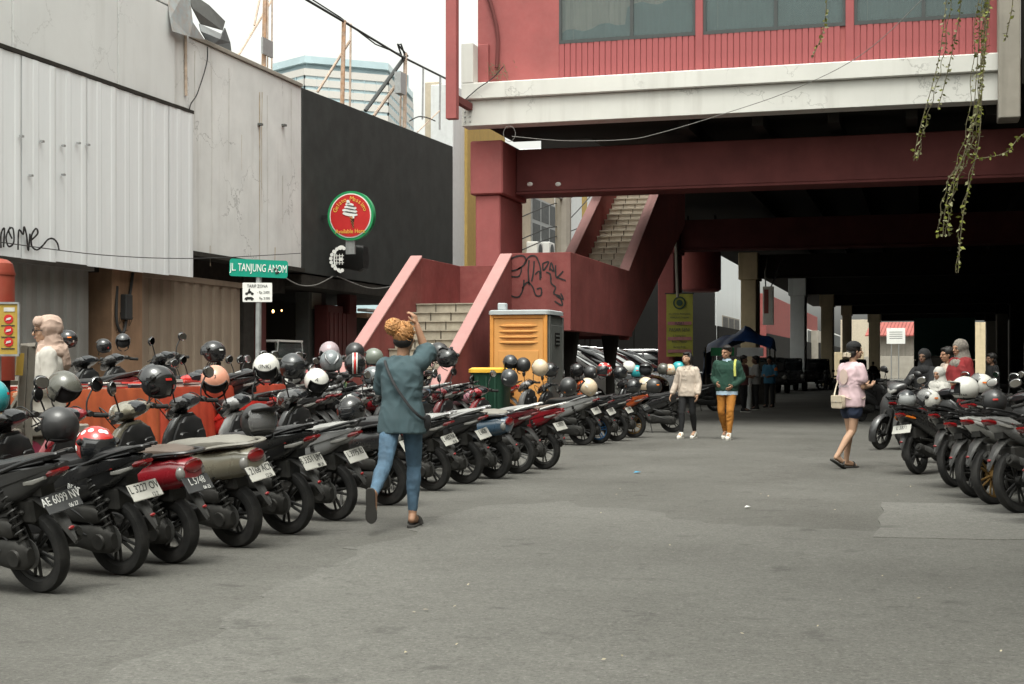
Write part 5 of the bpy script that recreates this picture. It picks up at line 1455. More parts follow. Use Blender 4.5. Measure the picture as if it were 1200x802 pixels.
# dark bikes under the deck
dk = [(1064, 22.5, 60), (1080, 23.5, 60), (1105, 19.5, 45), (1010, 34, 60), (1165, 20, 40), (1190, 18, 40)]
for i, (u, d, a) in enumerate(dk):
    q = PD(u, 429, d)
    bike('scooter', ['black scooter with grey visored helmet behind the first right row scooter', 'dark scooter with lit chrome headlamp beside the dark rider', 'dark scooter under the woman in the red shawl', 'dark scooter just right of the woman in pink', 'dark scooter behind the white peaked helmet', 'dark scooter beyond the right row near the frame edge'][i], (q.x, q.y, 0), a if i != 1 else 240, body='matte', group='dark scooters beyond the right row', simple=True)
for i, (u, d, a) in enumerate([(990, 78, 170), (1025, 95, 80), (1015, 100, 75), (893, 60, 150)]):
    q = PD(u, 429, d)
    bike('scooter', ['distant dark scooter beside the parked off road cars', 'distant scooter riding away with a lit red tail light', 'distant dark scooter left of the riding one', 'dark scooter standing behind the people at the tarp stall'][i], (q.x, q.y, 0), a, body='matte', group='distant scooters', simple=True, lean=0 if i == 1 else -6)

# ------------------------------------------------------------ helmets
def hpaint(name, col, rough=.2): return mat(name, col, rough, var=.08, coat=.4, spec=.5, dust=.22, dustcol=tuple(.62*c + .025 for c in col), bump=.02, bscale=9)
HP = dict(black=hpaint('helmet_black_gloss', (.012, .012, .013), .12), matte=hpaint('helmet_black_matte', (.018, .018, .019), .5), grey=hpaint('helmet_graphite', (.035, .038, .042), .3), olive=hpaint('helmet_olive_grey', (.10, .10, .085), .25), white=hpaint('helmet_white', (.62, .61, .57), .25),
          cream=hpaint('helmet_cream', (.60, .48, .34), .35), peach=hpaint('helmet_peach', (.60, .27, .18), .4), red=hpaint('helmet_red', (.48, .025, .02), .2), silver=hpaint('helmet_silver_grey', (.17, .19, .20), .25), pale=hpaint('helmet_pale_mauve', (.34, .27, .29), .3), camo=hpaint('helmet_camouflage', (.15, .17, .14), .4), teal=hpaint('helmet_teal', (.03, .33, .36), .3))
visor_dark = mat('smoked_visor', (.015, .016, .018), .06, var=0, spec=.7, coat=.5)
visor_clear = mat('clear_visor', (.20, .20, .20), .05, var=0, spec=.7, alpha=.45)
lining = mat('helmet_lining', (.02, .02, .022), .9, var=.2)
trim_m = mat('helmet_edge_rubber', (.012, .012, .012), .6, var=0)
HA, HB, HC = .138, .122, .128
def sph(az, el, k=1.0, dx=0):
    return (dx + HA*k*cos(el)*cos(az), HB*k*cos(el)*sin(az), HC*k*sin(el))
def hm_shell(full):
    mb = MB(); nu, nv = 40, 18; vs = []; idx = {}
    lo = R(-46); 
    def open_(az, el):
        a = abs((az + pi) % (2*pi) - pi)
        return a < R(62) and el < R(28) and (el > R(-24) if full else True)
    grid = [[sph(2*pi*k/nu, lo + (pi/2 - lo)*j/nv) for k in range(nu)] for j in range(nv + 1)]
    inn = [[tuple(c*.90 for c in p) for p in r] for r in grid]
    vs = [p for r in grid for p in r] + [p for r in inn for p in r]
    N = nu*(nv + 1); fs = []; keep = {}
    for j in range(nv):
        for k in range(nu):
            az = 2*pi*(k + .5)/nu; el = lo + (pi/2 - lo)*(j + .5)/nv
            if open_(az, el): continue
            keep[(j, k)] = 1
            l = (k + 1) % nu; a, b, c, d = j*nu + k, j*nu + l, (j + 1)*nu + l, (j + 1)*nu + k
            fs.append((a, b, c, d)); fs.append((N + a, N + d, N + c, N + b))
    for (j, k) in keep:     # rim walls
        l = (k + 1) % nu
        for (jj, kk, e) in ((j - 1, k, (j*nu + l, j*nu + k)), (j + 1, k, ((j + 1)*nu + k, (j + 1)*nu + l)), (j, (k - 1) % nu, (j*nu + k, (j + 1)*nu + k)), (j, (k + 1) % nu, ((j + 1)*nu + l, j*nu + l))):
            if jj >= nv: continue
            if (jj, kk) not in keep: fs.append((e[0], e[1], N + e[1], N + e[0]))
    mb.add(vs, fs); return mb.mesh('shell', None, 50)
HM = {}
HM['full'] = hm_shell(True); HM['open'] = hm_shell(False)
def edge_tube(full):
    mb = MB()
    if full:
        pts = [sph(R(a), R(28)) for a in range(-62, 63, 8)] + [sph(R(62), R(e)) for e in range(20, -25, -8)] + [sph(R(a), R(-24)) for a in range(62, -63, -8)] + [sph(R(-62), R(e)) for e in range(-20, 21, 8)]
        pts.append(pts[0]); mb.tube(pts, .006, 6)
        pts = [sph(2*pi*k/40, R(-46), .985) for k in range(41)]; mb.tube(pts, .008, 6)
    else:
        pts = [sph(R(62), R(e)) for e in range(-46, 29, 8)] + [sph(R(a), R(28)) for a in range(62, -63, -8)] + [sph(R(-62), R(e)) for e in range(28, -47, -8)]
        mb.tube(pts, .006, 6); mb.tube([sph(R(a), R(-46), .985) for a in range(62, 299, 8)], .008, 6)
    return mb.mesh('edge_trim', trim_m)
HM['tf'] = edge_tube(True); HM['to'] = edge_tube(False)
def visor_mesh(e0, e1, k=1.035, a=70, up=0.0):
    rings = []
    for i in range(9):
        el = R(e0 + (e1 - e0)*i/8)
        rings.append([sph(R(-a + 2*a*j/18), el, k + .02*sin(pi*i/8)) for j in range(19)])
    mb = MB(); vs = [p for r in rings for p in r] + [tuple(c*.985 for c in p) for r in rings for p in r]; n = 19; N = 9*n; fs = []
    for i in range(8):
        for j in range(18):
            q = (i*n + j, i*n + j + 1, (i + 1)*n + j + 1, (i + 1)*n + j); fs += [q, tuple(N + x for x in q[::-1])]
    mb.add(vs, fs)
    return mb.mesh('visor', None, 60)
HM['visor'] = visor_mesh(-34, 32); HM['visor_short'] = visor_mesh(-14, 32)
mb = MB(); mb.ell((-.012, 0, -.012), (HA*.885, HB*.885, HC*.80), 24, 14); 
HM['lining'] = mb.mesh('lining', lining, 60)
mb = MB(); rg = []
for j in range(13):
    a = R(-62 + 124*j/12); p0 = Vector(sph(a, R(32), 1.01)); out = Vector((cos(a), sin(a)*.35, .12)) * (.085*cos(a*.9) + .012)
    rg.append([p0, p0 + out, p0 + out + Vector((0, 0, -.006)), p0 + Vector((0, 0, -.012))])
mb.loft(rg); HM['peak'] = mb.mesh('peak', None, 50)
mb = MB()
for s in (1,): mb.tube([sph(R(s*70), R(20), 1.05), (.0 + .03, s*HB*1.06, .03)], .02, 10)
HM['pivot'] = mb.mesh('visor_pivot', trim_m)
mb = MB()
for s in (-1, 1): mb.tube(crom([(.02, s*.09, -.08), (.05, s*.075, -.12), (.07, s*.02, -.15)]), .008, 6, flat=.4)
HM['strap'] = mb.mesh('chin_strap', trim_m)
mb = MB()
for a, el in ((0, 60), (25, 55), (150, 50), (205, 50), (120, 20), (150, 10), (180, 30), (215, 5), (240, 30), (100, 50), (270, 45), (180, 0), (205, -25), (155, -25), (120, -15), (90, 15), (95, -25), (265, -5), (78, -36), (300, 60)):
    c = Vector(sph(R(a), R(el), 1.004)); nrm = Vector((c.x/HA**2, c.y/HB**2, c.z/HC**2)).normalized(); q = nrm.to_track_quat('Z', 'Y').to_matrix().to_4x4()
    mb.ell((0, 0, 0), (.019, .019, .003), 12, 4, Matrix.Translation(c) @ q)
HM['dots'] = mb.mesh('polka_dot', M_['white'])
mb = MB()
for o_ in (-.022, .022): mb.tube([(HA*1.005*cos(R(e)), o_, HC*1.005*sin(R(e))) for e in range(40, 215, 8)], .006, 6, flat=.5)
HM['stripes_w'] = mb.mesh('stripe', M_['white'])
mb = MB(); mb.tube([(HA*1.004*cos(R(e)), 0, HC*1.004*sin(R(e))) for e in range(40, 215, 8)], .012, 6, flat=.4)
HM['stripe_r'] = mb.mesh('stripe', HP['red'])
mb = MB()
for s in (-1, 1): mb.lx([(-.13, s*.03, .05, .012, .008), (-.08, s*.06, .105, .02, .012), (.02, s*.05, .128, .02, .01), (.09, s*.03, .108, .01, .006)], 8)
mb.lx([(-.146, 0, -.01, .03, .02), (-.12, 0, .05, .045, .03), (-.09, 0, .09, .02, .015)], 10)
HM['vents'] = mb.mesh('vent', trim_m)
mb = MB()   # broad V moulding
for s in (-1, 1): mb.tube([sph(R(180 + s*50), R(45), 1.01), sph(R(180 + s*30), R(15), 1.015), sph(R(180 + s*8), R(-12), 1.015)], [.012, .018, .012], 8, flat=.6)
HM['vee'] = mb.mesh('moulding', HP['grey'])
for q_, (a_, e_, w_, h_) in enumerate(((150, 12, .16, .05), (205, -12, .10, .09))):
    n_ = 6; vs = []
    for j in range(n_ + 1):
        for i in range(n_ + 1): vs.append(Vector(sph(R(a_) + w_*(2*i/n_ - 1)*1.3, R(e_) + h_*(2*j/n_ - 1)*1.3, 1.004)))
    mb = MB(); mb.add(vs, [(j*(n_+1)+i, j*(n_+1)+i+1, (j+1)*(n_+1)+i+1, (j+1)*(n_+1)+i) for j in range(n_) for i in range(n_)]); HM['st%d' % q_] = mb.mesh('sticker', None, fix=False)
def helmet(label, pos, col, face=180, kind='full', visor=None, tilt=0, roll=0, extra=(), text=None, sc_=1.0, group='helmets left on the parked bikes', visor_open=False):
    t = thing('helmet', label, 'helmet', pos, 0, group)
    t.rotation_euler = (R(roll), R(tilt), R(face)); t.scale = (sc_,) * 3
    link('shell', HM['full' if kind == 'full' else 'open'], t, m=HP[col]); link('edge_trim', HM['tf' if kind == 'full' else 'to'], t); link('lining', HM['lining'], t); link('chin_strap', HM['strap'], t)
    if visor:
        v_ = link('visor', HM['visor' if kind == 'full' or visor_open else 'visor_short'], t, m=visor); link('visor_pivot', HM['pivot'], t); link('visor_pivot', HM['pivot'], t).scale = (1, -1, 1)
        if visor_open: v_.rotation_euler = (0, R(-48), 0); v_.scale = (1.02, 1.02, 1.02)
    for e in extra:
        if e == 'peak': link('peak', HM['peak'], t, m=HP[col])
        elif e == 'peak_black': link('peak', HM['peak'], t, m=HP['matte'])
        elif e == 'dots': link('polka_dot', HM['dots'], t)
        elif e == 'stripes': link('stripe', HM['stripes_w'], t); link('stripe', HM['stripe_r'], t)
        elif e == 'vents': link('vent', HM['vents'], t)
        elif e == 'vee': link('moulding', HM['vee'], t)
    for q_ in range(0 if text or extra else 2): link('sticker', HM['st%d' % q_], t, m=[pt_w, HP['grey'], lens_orange, HP['red'], pt_w][rnd.randrange(5)]).rotation_euler = (0, 0, rnd.uniform(-1.2, 1.2))
    if text:
        body, size, m_, az, el = text
        me = text_mesh('lettering', body, size, m_, .001)
        o = link('lettering', me, t)
        c = Vector(sph(R(az), R(el), 1.012)); nrm = Vector((c.x/HA**2, c.y/HB**2, c.z/HC**2)).normalized()
        up = Vector((0, 0, 1)); x_ = up.cross(nrm).normalized(); y_ = nrm.cross(x_)
        M4 = Matrix((x_, y_, nrm)).transposed().to_4x4(); M4.translation = c; o.matrix_local = M4
    return t
def at_local(b, x, y, z):
    M4 = Matrix.Translation(b.location) @ b.rotation_euler.to_matrix().to_4x4()
    return M4 @ Vector((x, y, z))
# ============================================================ helmets, where they hang on mirrors or lie on seats
wt, bk = pt_w, pt_k
helmet('olive grey helmet with a black band, hung in front of the headscarf woman', PD(75, 455, 10.6), 'olive', -15, 'open', tilt=38, text=('RACER', .03, bk, -75, 0))
helmet('matte black helmet over the handlebar of the crimson retro scooter', PD(68, 499, 9.4), 'matte', 190, 'open', extra=())
helmet('red helmet with white polka dots and smoked visor on a seat', PD(112, 523, 9.0), 'red', -35, 'full', visor_dark, tilt=10, roll=0, extra=('dots',))
helmet('glossy black helmet with raised visor above a black handlebar, left of the peach one', PD(184, 449, 10.2), 'black', 215, 'open', visor_dark, visor_open=True)
helmet('peach coloured open helmet hung backwards over a black scooter', PD(252, 446, 12.2), 'peach', -62, 'open', tilt=46, text=('3', .04, bk, 0, 62))
helmet('white helmet with oval black badge on the mirror before the street sign', PD(312, 431, 12.9), 'white', -70, 'open', tilt=42, text=('(INK)', .05, bk, 0, 48))
helmet('graphite helmet with long smoked visor facing the street, right of the white badge one', PD(343, 430, 13.2), 'grey', -60, 'full', visor_dark, tilt=12)
helmet('white helmet with small black triangle, below the grey V helmet', PD(371, 447, 14.2), 'white', -45, 'open', tilt=40, text=('A', .05, bk, -30, 45))
helmet('silver grey helmet with raised V moulding', PD(388, 424, 15.2), 'silver', 118, 'full', visor_dark, extra=('vee',))
helmet('pale mauve helmet behind the V moulded one', PD(386, 413, 17.0), 'pale', -70, 'open', tilt=35)
helmet('black helmet with white and red racing stripes', PD(416, 427, 16.3), 'black', 112, 'open', tilt=-25, extra=('stripes',))
helmet('black helmet peeping out behind the racing striped one', PD(416, 413, 18.2), 'matte', 120, 'open')
helmet('camouflage helmet with short peak at the foot of the staircase wall', PD(438, 419, 19.5), 'camo', 170, 'open', extra=('peak_black',))
helmet('dark grey helmet with clear visor lying on the black seat beside the olive scooter', PD(303, 494, 10.6), 'matte', -30, 'full', visor_clear, tilt=-8, extra=('peak',), sc_=1.06)
helmet('black helmet with white chin lettering lying on a seat left of the waving person', PD(412, 481, 12.6), 'black', -100, 'full', visor_dark, tilt=14, text=('LGR', .035, wt, 5, -30))
helmet('white helmet hung low behind the camouflage one', PD(437, 441, 18.5), 'silver', 170, 'open')
helmet('black helmet with white crown and orange mark right of the raised arm', PD(524, 420, 17.0), 'matte', -50, 'full', visor_dark, extra=('vents',))
helmet('white helmet behind the orange marked black one', PD(506, 414, 18.6), 'white', 170, 'open')
helmet('black helmet half hidden behind the waving person\'s elbow', PD(514, 413, 18.0), 'matte', 150, 'open')
helmet('graphite matte helmet lying on a second row seat beside the green bin', PD(597, 443, 20.2), 'grey', 120, 'open', tilt=-28)
helmet('dark teal grey helmet just above the graphite one by the orange cabin', PD(598, 425, 23.5), 'grey', -60, 'open', tilt=40)
helmet('black helmet between the dark teal grey and the ivory ones', PD(613, 428, 23.5), 'matte', 130, 'open', extra=('peak',))
helmet('ivory open helmet in front of the orange cabin', PD(633, 431, 21.5), 'cream', 130, 'open', tilt=-30)
helmet('black helmet tucked behind the ivory one', PD(645, 434, 23.5), 'black', -70, 'full', visor_dark)
helmet('matte black helmet left of the beige one on the far row seats', PD(666, 453, 19.6), 'matte', 110, 'open', tilt=-30)
helmet('beige round helmet on a far row seat beside a matte black one', PD(689, 454, 19.8), 'cream', 175, 'open', tilt=-35)
helmet('red helmet with pale star marks over the bright red scooter', PD(708, 434, 23.5), 'red', -120, 'full', visor_dark, extra=('dots',))
helmet('black helmet right of the red starred one', PD(727, 437, 25.0), 'black', -90, 'full', visor_dark)
helmet('pale ivory helmet before the parked silver cars', PD(737, 431, 26.5), 'white', 160, 'open')
helmet('cream helmet with teal lower band beside the silver cars', PD(746, 436, 26.5), 'teal', 160, 'open')
helmet('black hollow helmet seen from the front before the silver cars', PD(757, 433, 25.0), 'black', -90, 'open')
helmet('glossy black helmet above the orange tailed scooter', PD(742, 453, 23.0), 'black', -60, 'full', visor_dark)
helmet('tan helmet right of the glossy black one, above the side on scooter', PD(757, 451, 23.6), 'cream', 150, 'open')
helmet('matte black round helmet on the side on scooter', PD(766, 453, 22.6), 'matte', 160, 'open')
for k, (u, v, c) in enumerate(((777, 433, 'olive'), (785, 434, 'cream'), (795, 431, 'teal'), (803, 436, 'matte'), (692, 437, 'matte'), (676, 434, 'black'))):
    helmet(['olive helmet hung before the yellow green banner', 'cream and black helmet hung before the banner', 'teal helmet before the foot of the banner', 'black helmet hung right of the teal one, behind the walking woman', 'black helmet left of the red starred one', 'black helmet in the dark beside the grey cabin side'][k], PD(u, v, 29.0 if k < 4 else 25), c, 160, 'open')
# by the shutters
helmet('glossy black helmet with white sticker over the book table end, against the tan shutter', PD(250, 413, 15.6), 'black', 200, 'open', visor_dark)
helmet('round dark helmet before the grey shutter', PD(121, 406, 17.5), 'black', 190, 'open', sc_=.75)
helmet('grey helmet showing its pale lining on the left mirror by the ochre pillar', PD(144, 400, 17.5), 'grey', -60, 'open', tilt=20, sc_=.75)
helmet('low black peaked helmet lying before the tan shutter', PD(203, 421, 18.0), 'black', 0, 'open', extra=('peak',), sc_=.75)
helmet('black helmet half hidden behind the headscarf woman', PD(79, 398, 15.0), 'black', 180, 'open', sc_=.8)
# right row
helmet('white open helmet with raised visor on the first scooter of the right row', PD(1088, 469, 16.6), 'white', 190, 'open', visor_clear, visor_open=True)
helmet('grey helmet with pale visor behind the first right row scooter', PD(1062, 468, 18.6), 'grey', -70, 'full', mat('pale_visor', (.35, .36, .36), .15, var=0, spec=.6), tilt=8)
helmet('cream white off road helmet with long peak in the right row', PD(1131, 456, 15.0), 'white', 185, 'full', extra=('peak',), text=('STAR', .035, bk, 75, -28), sc_=1.05)
helmet('white helmet with round raised visor behind the peaked one', PD(1150, 451, 16.4), 'white', 170, 'open', visor_clear, visor_open=True)
helmet('matte black helmet lying right of the white peaked one', PD(1164, 471, 14.4), 'matte', 160, 'open')
helmet('teal blue helmet at the left picture edge beside the planter', PD(-13, 466, 9.2), 'teal', 160, 'open')

# ============================================================ book tables
def table(y0, y1, cl, lab, lab2):
    t = thing('book_table', lab, 'table', (-7.55, (y0 + y1)/2, .2), 0, 'long book tables on the pavement')
    hy = (y1 - y0)/2; zt = .90
    MB().box2(-.85, 0, -hy, hy, zt - .03, zt).obj('tabletop', M_['wood_grey'], t, bev=.005)
    for x in (-.8, -.05):
        for y in (-hy + .06, hy - .06): MB().box2(x - .02, x + .02, y - .02, y + .02, 0, zt - .03).obj('leg', M_['steel'], t)
    # cloth with hanging folds on the street side and ends
    path = [(-.86, hy)] + [(-.86 + .88*i/6, hy + .012) for i in range(1, 7)] 
    per = [(-.86, -hy - .01)] + [(-.86 + .87*i/10, -hy - .01) for i in range(1, 11)] + [(.012, -hy + 2*hy*i/50) for i in range(51)] + [(.01 - .87*i/10, hy + .01) for i in range(1, 11)]
    vs = []; n = len(per)
    for i, (x, y) in enumerate(per):
        nx, ny = (0, -1) if i <= 10 else ((1, 0) if i <= 61 else (0, 1))
        f = .5 + .5*sin(i*1.75 + 1.3*sin(i*.5))
        vs += [(x, y, zt + .006), (x + nx*.006, y + ny*.006, zt - .02), (x + nx*(.012 + .03*f), y + ny*(.012 + .03*f), zt*.5), (x + nx*(.015 + .05*f), y + ny*(.015 + .05*f), .02)]
    fs = []
    for i in range(n - 1):
        for j in range(3): fs.append((4*i + j, 4*i + 4 + j, 4*i + 5 + j, 4*i + 1 + j))
    fs.append(tuple(4*i for i in range(n)))
    mb = MB(); mb.add(vs, fs)
    c = mb.obj('tablecloth', cl, None, 50, loc=(-7.55, (y0 + y1)/2, .2)); tag(c, lab2, 'tablecloth', 'cloths on the book tables')
    return zt + .2 + .008
z_t = table(10.35, 13.05, M_['orange_cloth'], 'long table under orange cloth in front of the grey shutter', 'orange cloth draped over the table beside the headscarf woman')
table(13.1, 16.1, M_['red_cloth'], 'table under red cloth in front of the tan shutter', 'red orange cloth draped over the table below the peach helmet')
z_t = .2 + .908
k = 0
for y in [10.6 + .36*i for i in range(15)]:
    for x in (-7.72, -8.02, -8.28):
        n = rnd.randint(2, 6) if x > -8 else rnd.randint(1, 4); z = z_t
        if 13.0 < y < 13.2: continue
        st = thing('book_stack', '', 'books', (x, y, z), rnd.uniform(-.15, .15), 'flat stacks of books on the cloth tables')
        zz = 0; top = None
        for j in range(n):
            h = rnd.uniform(.008, .02); m = rnd.choice([M_['paper'], M_['paper'], M_['bookdark'], M_['bookred'], M_['paper']])
            MB().box2(-.13, .13, -.15, .15, zz, zz + h).obj('book', m, st, smooth=0).rotation_euler = (0, 0, rnd.uniform(-.08, .08))
            zz += h + .0015; top = m
        st['label'] = 'flat stack of paper magazines and books lying on the long cloth covered tables'
        k += 1

# ============================================================ concrete planter with poster, red tank, yellow sign, timber frame
P1 = PX(95, 497, -6.85)
pl = thing('concrete_planter', 'pale concrete box with a pink poster of a woman, behind the first scooters', 'planter', (-6.85, P1.y, .0))
h = P1.z
b = MB(); b.box2(-.95, 0, -1.9, 0, 0, h - .08); b.obj('body', M_['conc'], pl, bev=.02)
for q in ((-1.0, .05, -1.95, -1.8), (-1.0, .05, -.15, .05)): MB().box2(*q, h - .08 + .003, h).obj('rim', M_['conc'], pl, bev=.012)
MB().box2(-.12, .05, -1.798, -.152, h - .077, h).obj('rim', M_['conc'], pl, bev=.012); MB().box2(-1.0, -.85, -1.798, -.152, h - .077, h).obj('rim', M_['conc'], pl, bev=.012)
def pq(u, v): 
    q = PX(u, v, -6.845); return (q.y - P1.y, q.z)
def flat(par, pts, m, x, name='print'):
    MB().prism([pq(*p) for p in pts], 'x', x - .003, x).obj(name, m, par, smooth=0)
flat(pl, [(31 + 26*cos(R(a)), 545 + 30*sin(R(a))) for a in range(180, 361, 20)] + [(57, 575), (5, 575)], M_['pink'], .006, 'poster')
flat(pl, [(12 + 7*cos(R(a)), 519 + 7*sin(R(a))) for a in range(0, 360, 30)], M_['pink'], .006, 'badge')
flat(pl, [(22, 560), (22, 545), (27, 538), (34, 538), (38, 548), (38, 562)], M_['paper'], .011, 'figure')
flat(pl, [(24, 540), (25, 530), (29, 526), (34, 530), (35, 541)], M_['dark'], .010, 'figure_hair'); flat(pl, [(27, 537), (27, 531), (30, 529), (32, 532), (32, 537)], M_['paper'], .014, 'figure_face')
me = text_mesh('lettering', '8+', .11, M_['white'], .001); q = pq(12, 519); o = link('lettering', me, pl, (.012, q[0], q[1])); o.rotation_euler = (R(90), 0, R(90))

p = PD(-4, 429, 10.9); p.z = .2
t = thing('red_tank', 'tall rusty red cylinder tank with domed top behind the yellow sign', 'tank', p)
zt = PD(-4, 303, 10.9).z - .2; zb_ = PD(-4, 446, 10.9).z - .2
mb = MB(); mb.lz([(zb_, 0, 0, .132, .132, 2), (zt - .1, 0, 0, .132, .132, 2), (zt - .04, 0, 0, .118, .118, 2), (zt - .01, 0, 0, .08, .08, 2), (zt, 0, 0, .02, .02, 2)], 28); mb.obj('shell', M_['tank_red'], t)
MB().lz([(zt - .13, 0, 0, .137, .137, 2), (zt - .11, 0, 0, .137, .137, 2)], 28).obj('weld_band', M_['tank_red'], t)
for z in (zb_ + .01,): MB().lz([(0, 0, 0, .10, .10, 2), (z, 0, 0, .10, .10, 2)], 20).obj('base', M_['soffit'], t)
p = PD(2, 386, 10.5)
t = thing('warning_sign', 'yellow board with red round symbols fixed before the red tank', 'sign', (p.x, p.y, .2))
z = p.z - .2; hw = .122; hh = .185
MB().box2(-hw, hw, -.012, .0, z - hh, z + hh).obj('board', M_['sign_yellow'], t, rot=(0, 0, TH))
fr = MB()
for a in ((-hw - .01, hw + .01, z + hh, z + hh + .015), (-hw - .01, hw + .01, z - hh - .015, z - hh), (hw, hw + .015, z - hh, z + hh), (-hw - .015, -hw, z - hh, z + hh)): fr.box2(a[0], a[1], -.02, .004, a[2], a[3])
fr.obj('frame', M_['steel'], t, rot=(0, 0, TH))
for k in range(3):
    mb = MB(); c = (.055, z + .075 - k*.085)
    mb.prism([(c[0] + .034*cos(i*pi/8), c[1] + .034*sin(i*pi/8)) for i in range(16)], 'y', -.017, -.0125); mb.obj('symbol', M_['sign_red'], t, rot=(0, 0, TH))
    mb = MB(); mb.prism([(c[0] - .02, c[1] - .012), (c[0] + .018, c[1] - .004), (c[0] + .02, c[1] + .012), (c[0] - .012, c[1] + .006)], 'y', -.021, -.0175); mb.obj('pictogram', M_['paper'], t, rot=(0, 0, TH))
    MB().box2(.0, .1, -.016, -.0125, c[1] - .052, c[1] - .045).obj('text_line', M_['cable'], t, rot=(0, 0, TH))
MB().box2(.02, .1, -.016, -.0125, z + .13, z + .16).obj('label_plate', M_['paper'], t, rot=(0, 0, TH))
MB().tube([(-.05, .03, 0), (-.05, .03, z + .1)], .02, 8).obj('post', M_['steel'], t)
# grey timber trestle
p = PD(33, 429, 11.2); t = thing('timber_trestle', 'grey timber trestle of posts and rails left of the headscarf woman', 'trestle', (p.x, p.y, .2))
def tb(u0, v0, u1, v1, d0, d1, w, m=M_['wood_grey'], name='post'):
    a, b_ = PD(u0, v0, d0) - t.location, PD(u1, v1, d1) - t.location
    MB().tube([a, b_], w, 4).obj(name, m, t, smooth=0)
tb(23, 490, 28, 405, 11.2, 11.2, .035); tb(33, 487, 37, 406, 11.25, 11.25, .04); tb(14, 408, 42, 406, 11.25, 11.25, .03, name='rail'); tb(2, 500, 30, 455, 11.3, 11.3, .03, name='brace'); tb(-20, 447, 40, 446, 11.35, 11.35, .035, name='rail')
tb(22, 440, 24, 414, 11.1, 11.1, .035, M_['sign_yellow'], 'sleeve')
tb(12, 520, 34, 492, 11.3, 11.3, .03, name='brace')
for u in (22, 33):
    a = PD(u, 488, 11.2) - t.location; MB().tube([(a.x, a.y, 0), (a.x, a.y, a.z + .05)], .038, 4).obj('post', M_['wood_grey'], t, smooth=0)

# ============================================================ portable toilet cabin and green bin
pa = PY(574, 430, 24.6); pb = PY(641, 430, 24.6)
wd_ = pb.x - pa.x; zt = PY(600, 369, 24.6).z; dp = 1.12
t = thing('portable_toilet', 'orange and grey plastic toilet cabin with pale roof before the staircase', 'toilet cabin', ((pa.x + pb.x)/2, 24.6, .0))
hw = wd_/2
MB().box2(-hw, hw, .05, dp, .12, zt).obj('body', M_['toilet_gr'], t, bev=.03)
MB().box2(-hw - .03, hw + .03, -.02, dp + .04, 0, .119).obj('base', M_['toilet_gr'], t, bev=.02)
fr = MB()
for a in ((-hw, -hw + .07), (hw - .07, hw)): fr.box2(a[0], a[1], -.005, .048, .12, zt)
fr.box2(-hw + .07, hw - .07, -.003, .048, zt - .07, zt - .002)
fr.obj('frame', mat('orange_frame_plastic', (.62, .27, .06), .5, var=.06), t, bev=.008)
MB().box2(-hw + .075, hw - .075, .012, .047, .13, zt - .075).obj('front_panel', M_['toilet_or'], t, bev=.005)
MB().box2(-hw + .16, hw - .16, .0, .0115, .35, zt - .65).obj('raised_panel', M_['toilet_or'], t, bev=.004)
for k in range(4):
    lz_ = zt - .2 - k*.1
    mb = MB(); mb.lx([(-.36, 0, lz_, .006, .008), (-.22, -.02, lz_, .022, .024), (.22, -.02, lz_, .022, .024), (.36, 0, lz_, .006, .008)], 10); mb.obj('louvre', M_['toilet_or'], t, loc=(0, .012, 0))
for k in range(2):
    mb = MB(); mb.lx([(-.36, 0, .55 - .1*k, .006, .008), (-.22, -.02, .55 - .1*k, .022, .024), (.22, -.02, .55 - .1*k, .022, .024), (.36, 0, .55 - .1*k, .006, .008)], 10); mb.obj('louvre', M_['toilet_or'], t, loc=(0, .012, 0))
rf_ = MB(); rf_.lz([(zt + .004, 0, dp/2, hw + .05, dp/2 + .06, 8), (zt + .07, 0, dp/2, hw + .05, dp/2 + .06, 8), (zt + .085, 0, dp/2, hw + .02, dp/2 + .03, 8)], 28); rf_.obj('roof', M_['toilet_roof'], t)
MB().box2(-hw + .1, -hw + .25, .15, .3, zt + .09, zt + .22).obj('vent_cap', M_['toilet_roof'], t, bev=.015)
MB().box2(hw + .001, hw + .03, .2, dp - .12, .3, zt - .18).obj('side_door', M_['toilet_gr'], t, bev=.01)
MB().box2(hw + .031, hw + .05, .45, .75, zt - .55, zt - .32).obj('vent_grille', M_['dark'], t)
for k in range(3): MB().box2(hw + .051, hw + .06, .46, .74, zt - .53 + k*.07, zt - .50 + k*.07).obj('slat', M_['toilet_gr'], t)
for y in (.12, dp - .05): MB().box2(hw + .001, hw + .035, y - .04, y + .04, .15, zt - .02).obj('corner_rib', M_['toilet_gr'], t, bev=.008)
p = PY(570, 470, 22.6)
t = thing('wheelie_bin', 'green waste container with yellow lid before the orange cabin', 'bin', (p.x, 22.6, 0))
zt2 = PY(560, 433, 22.6).z
mb = MB(); mb.lz([(.12, 0, .3, .24, .24, 6), (zt2 - .14, 0, .3, .29, .32, 6), (zt2 - .06, 0, .3, .31, .34, 6)], 24); bo = mb.obj('body', M_['bin_green'], t)
mb = MB(); mb.lz([(zt2 - .055, 0, .3, .33, .36, 6), (zt2 - .0, 0, .3, .33, .36, 6), (zt2 + .03, 0, .3, .28, .30, 6)], 24); mb.obj('lid', M_['bin_yellow'], t)
for k in range(3): MB().box2(-.16 + .15*k, -.13 + .15*k, -.03, .03, .3, zt2 - .12).obj('rib', M_['bin_green'], t)
for x in (-.2, .2):
    MB().lathe([(0, -.04), (.09, -.04), (.09, .04), (0, .04)], 14, Matrix.Translation((x, .1, .09))).obj('wheel', rubber, t)
    MB().lathe([(0, -.04), (.09, -.04), (.09, .04), (0, .04)], 14, Matrix.Translation((x, .5, .09))).obj('wheel', rubber, t)

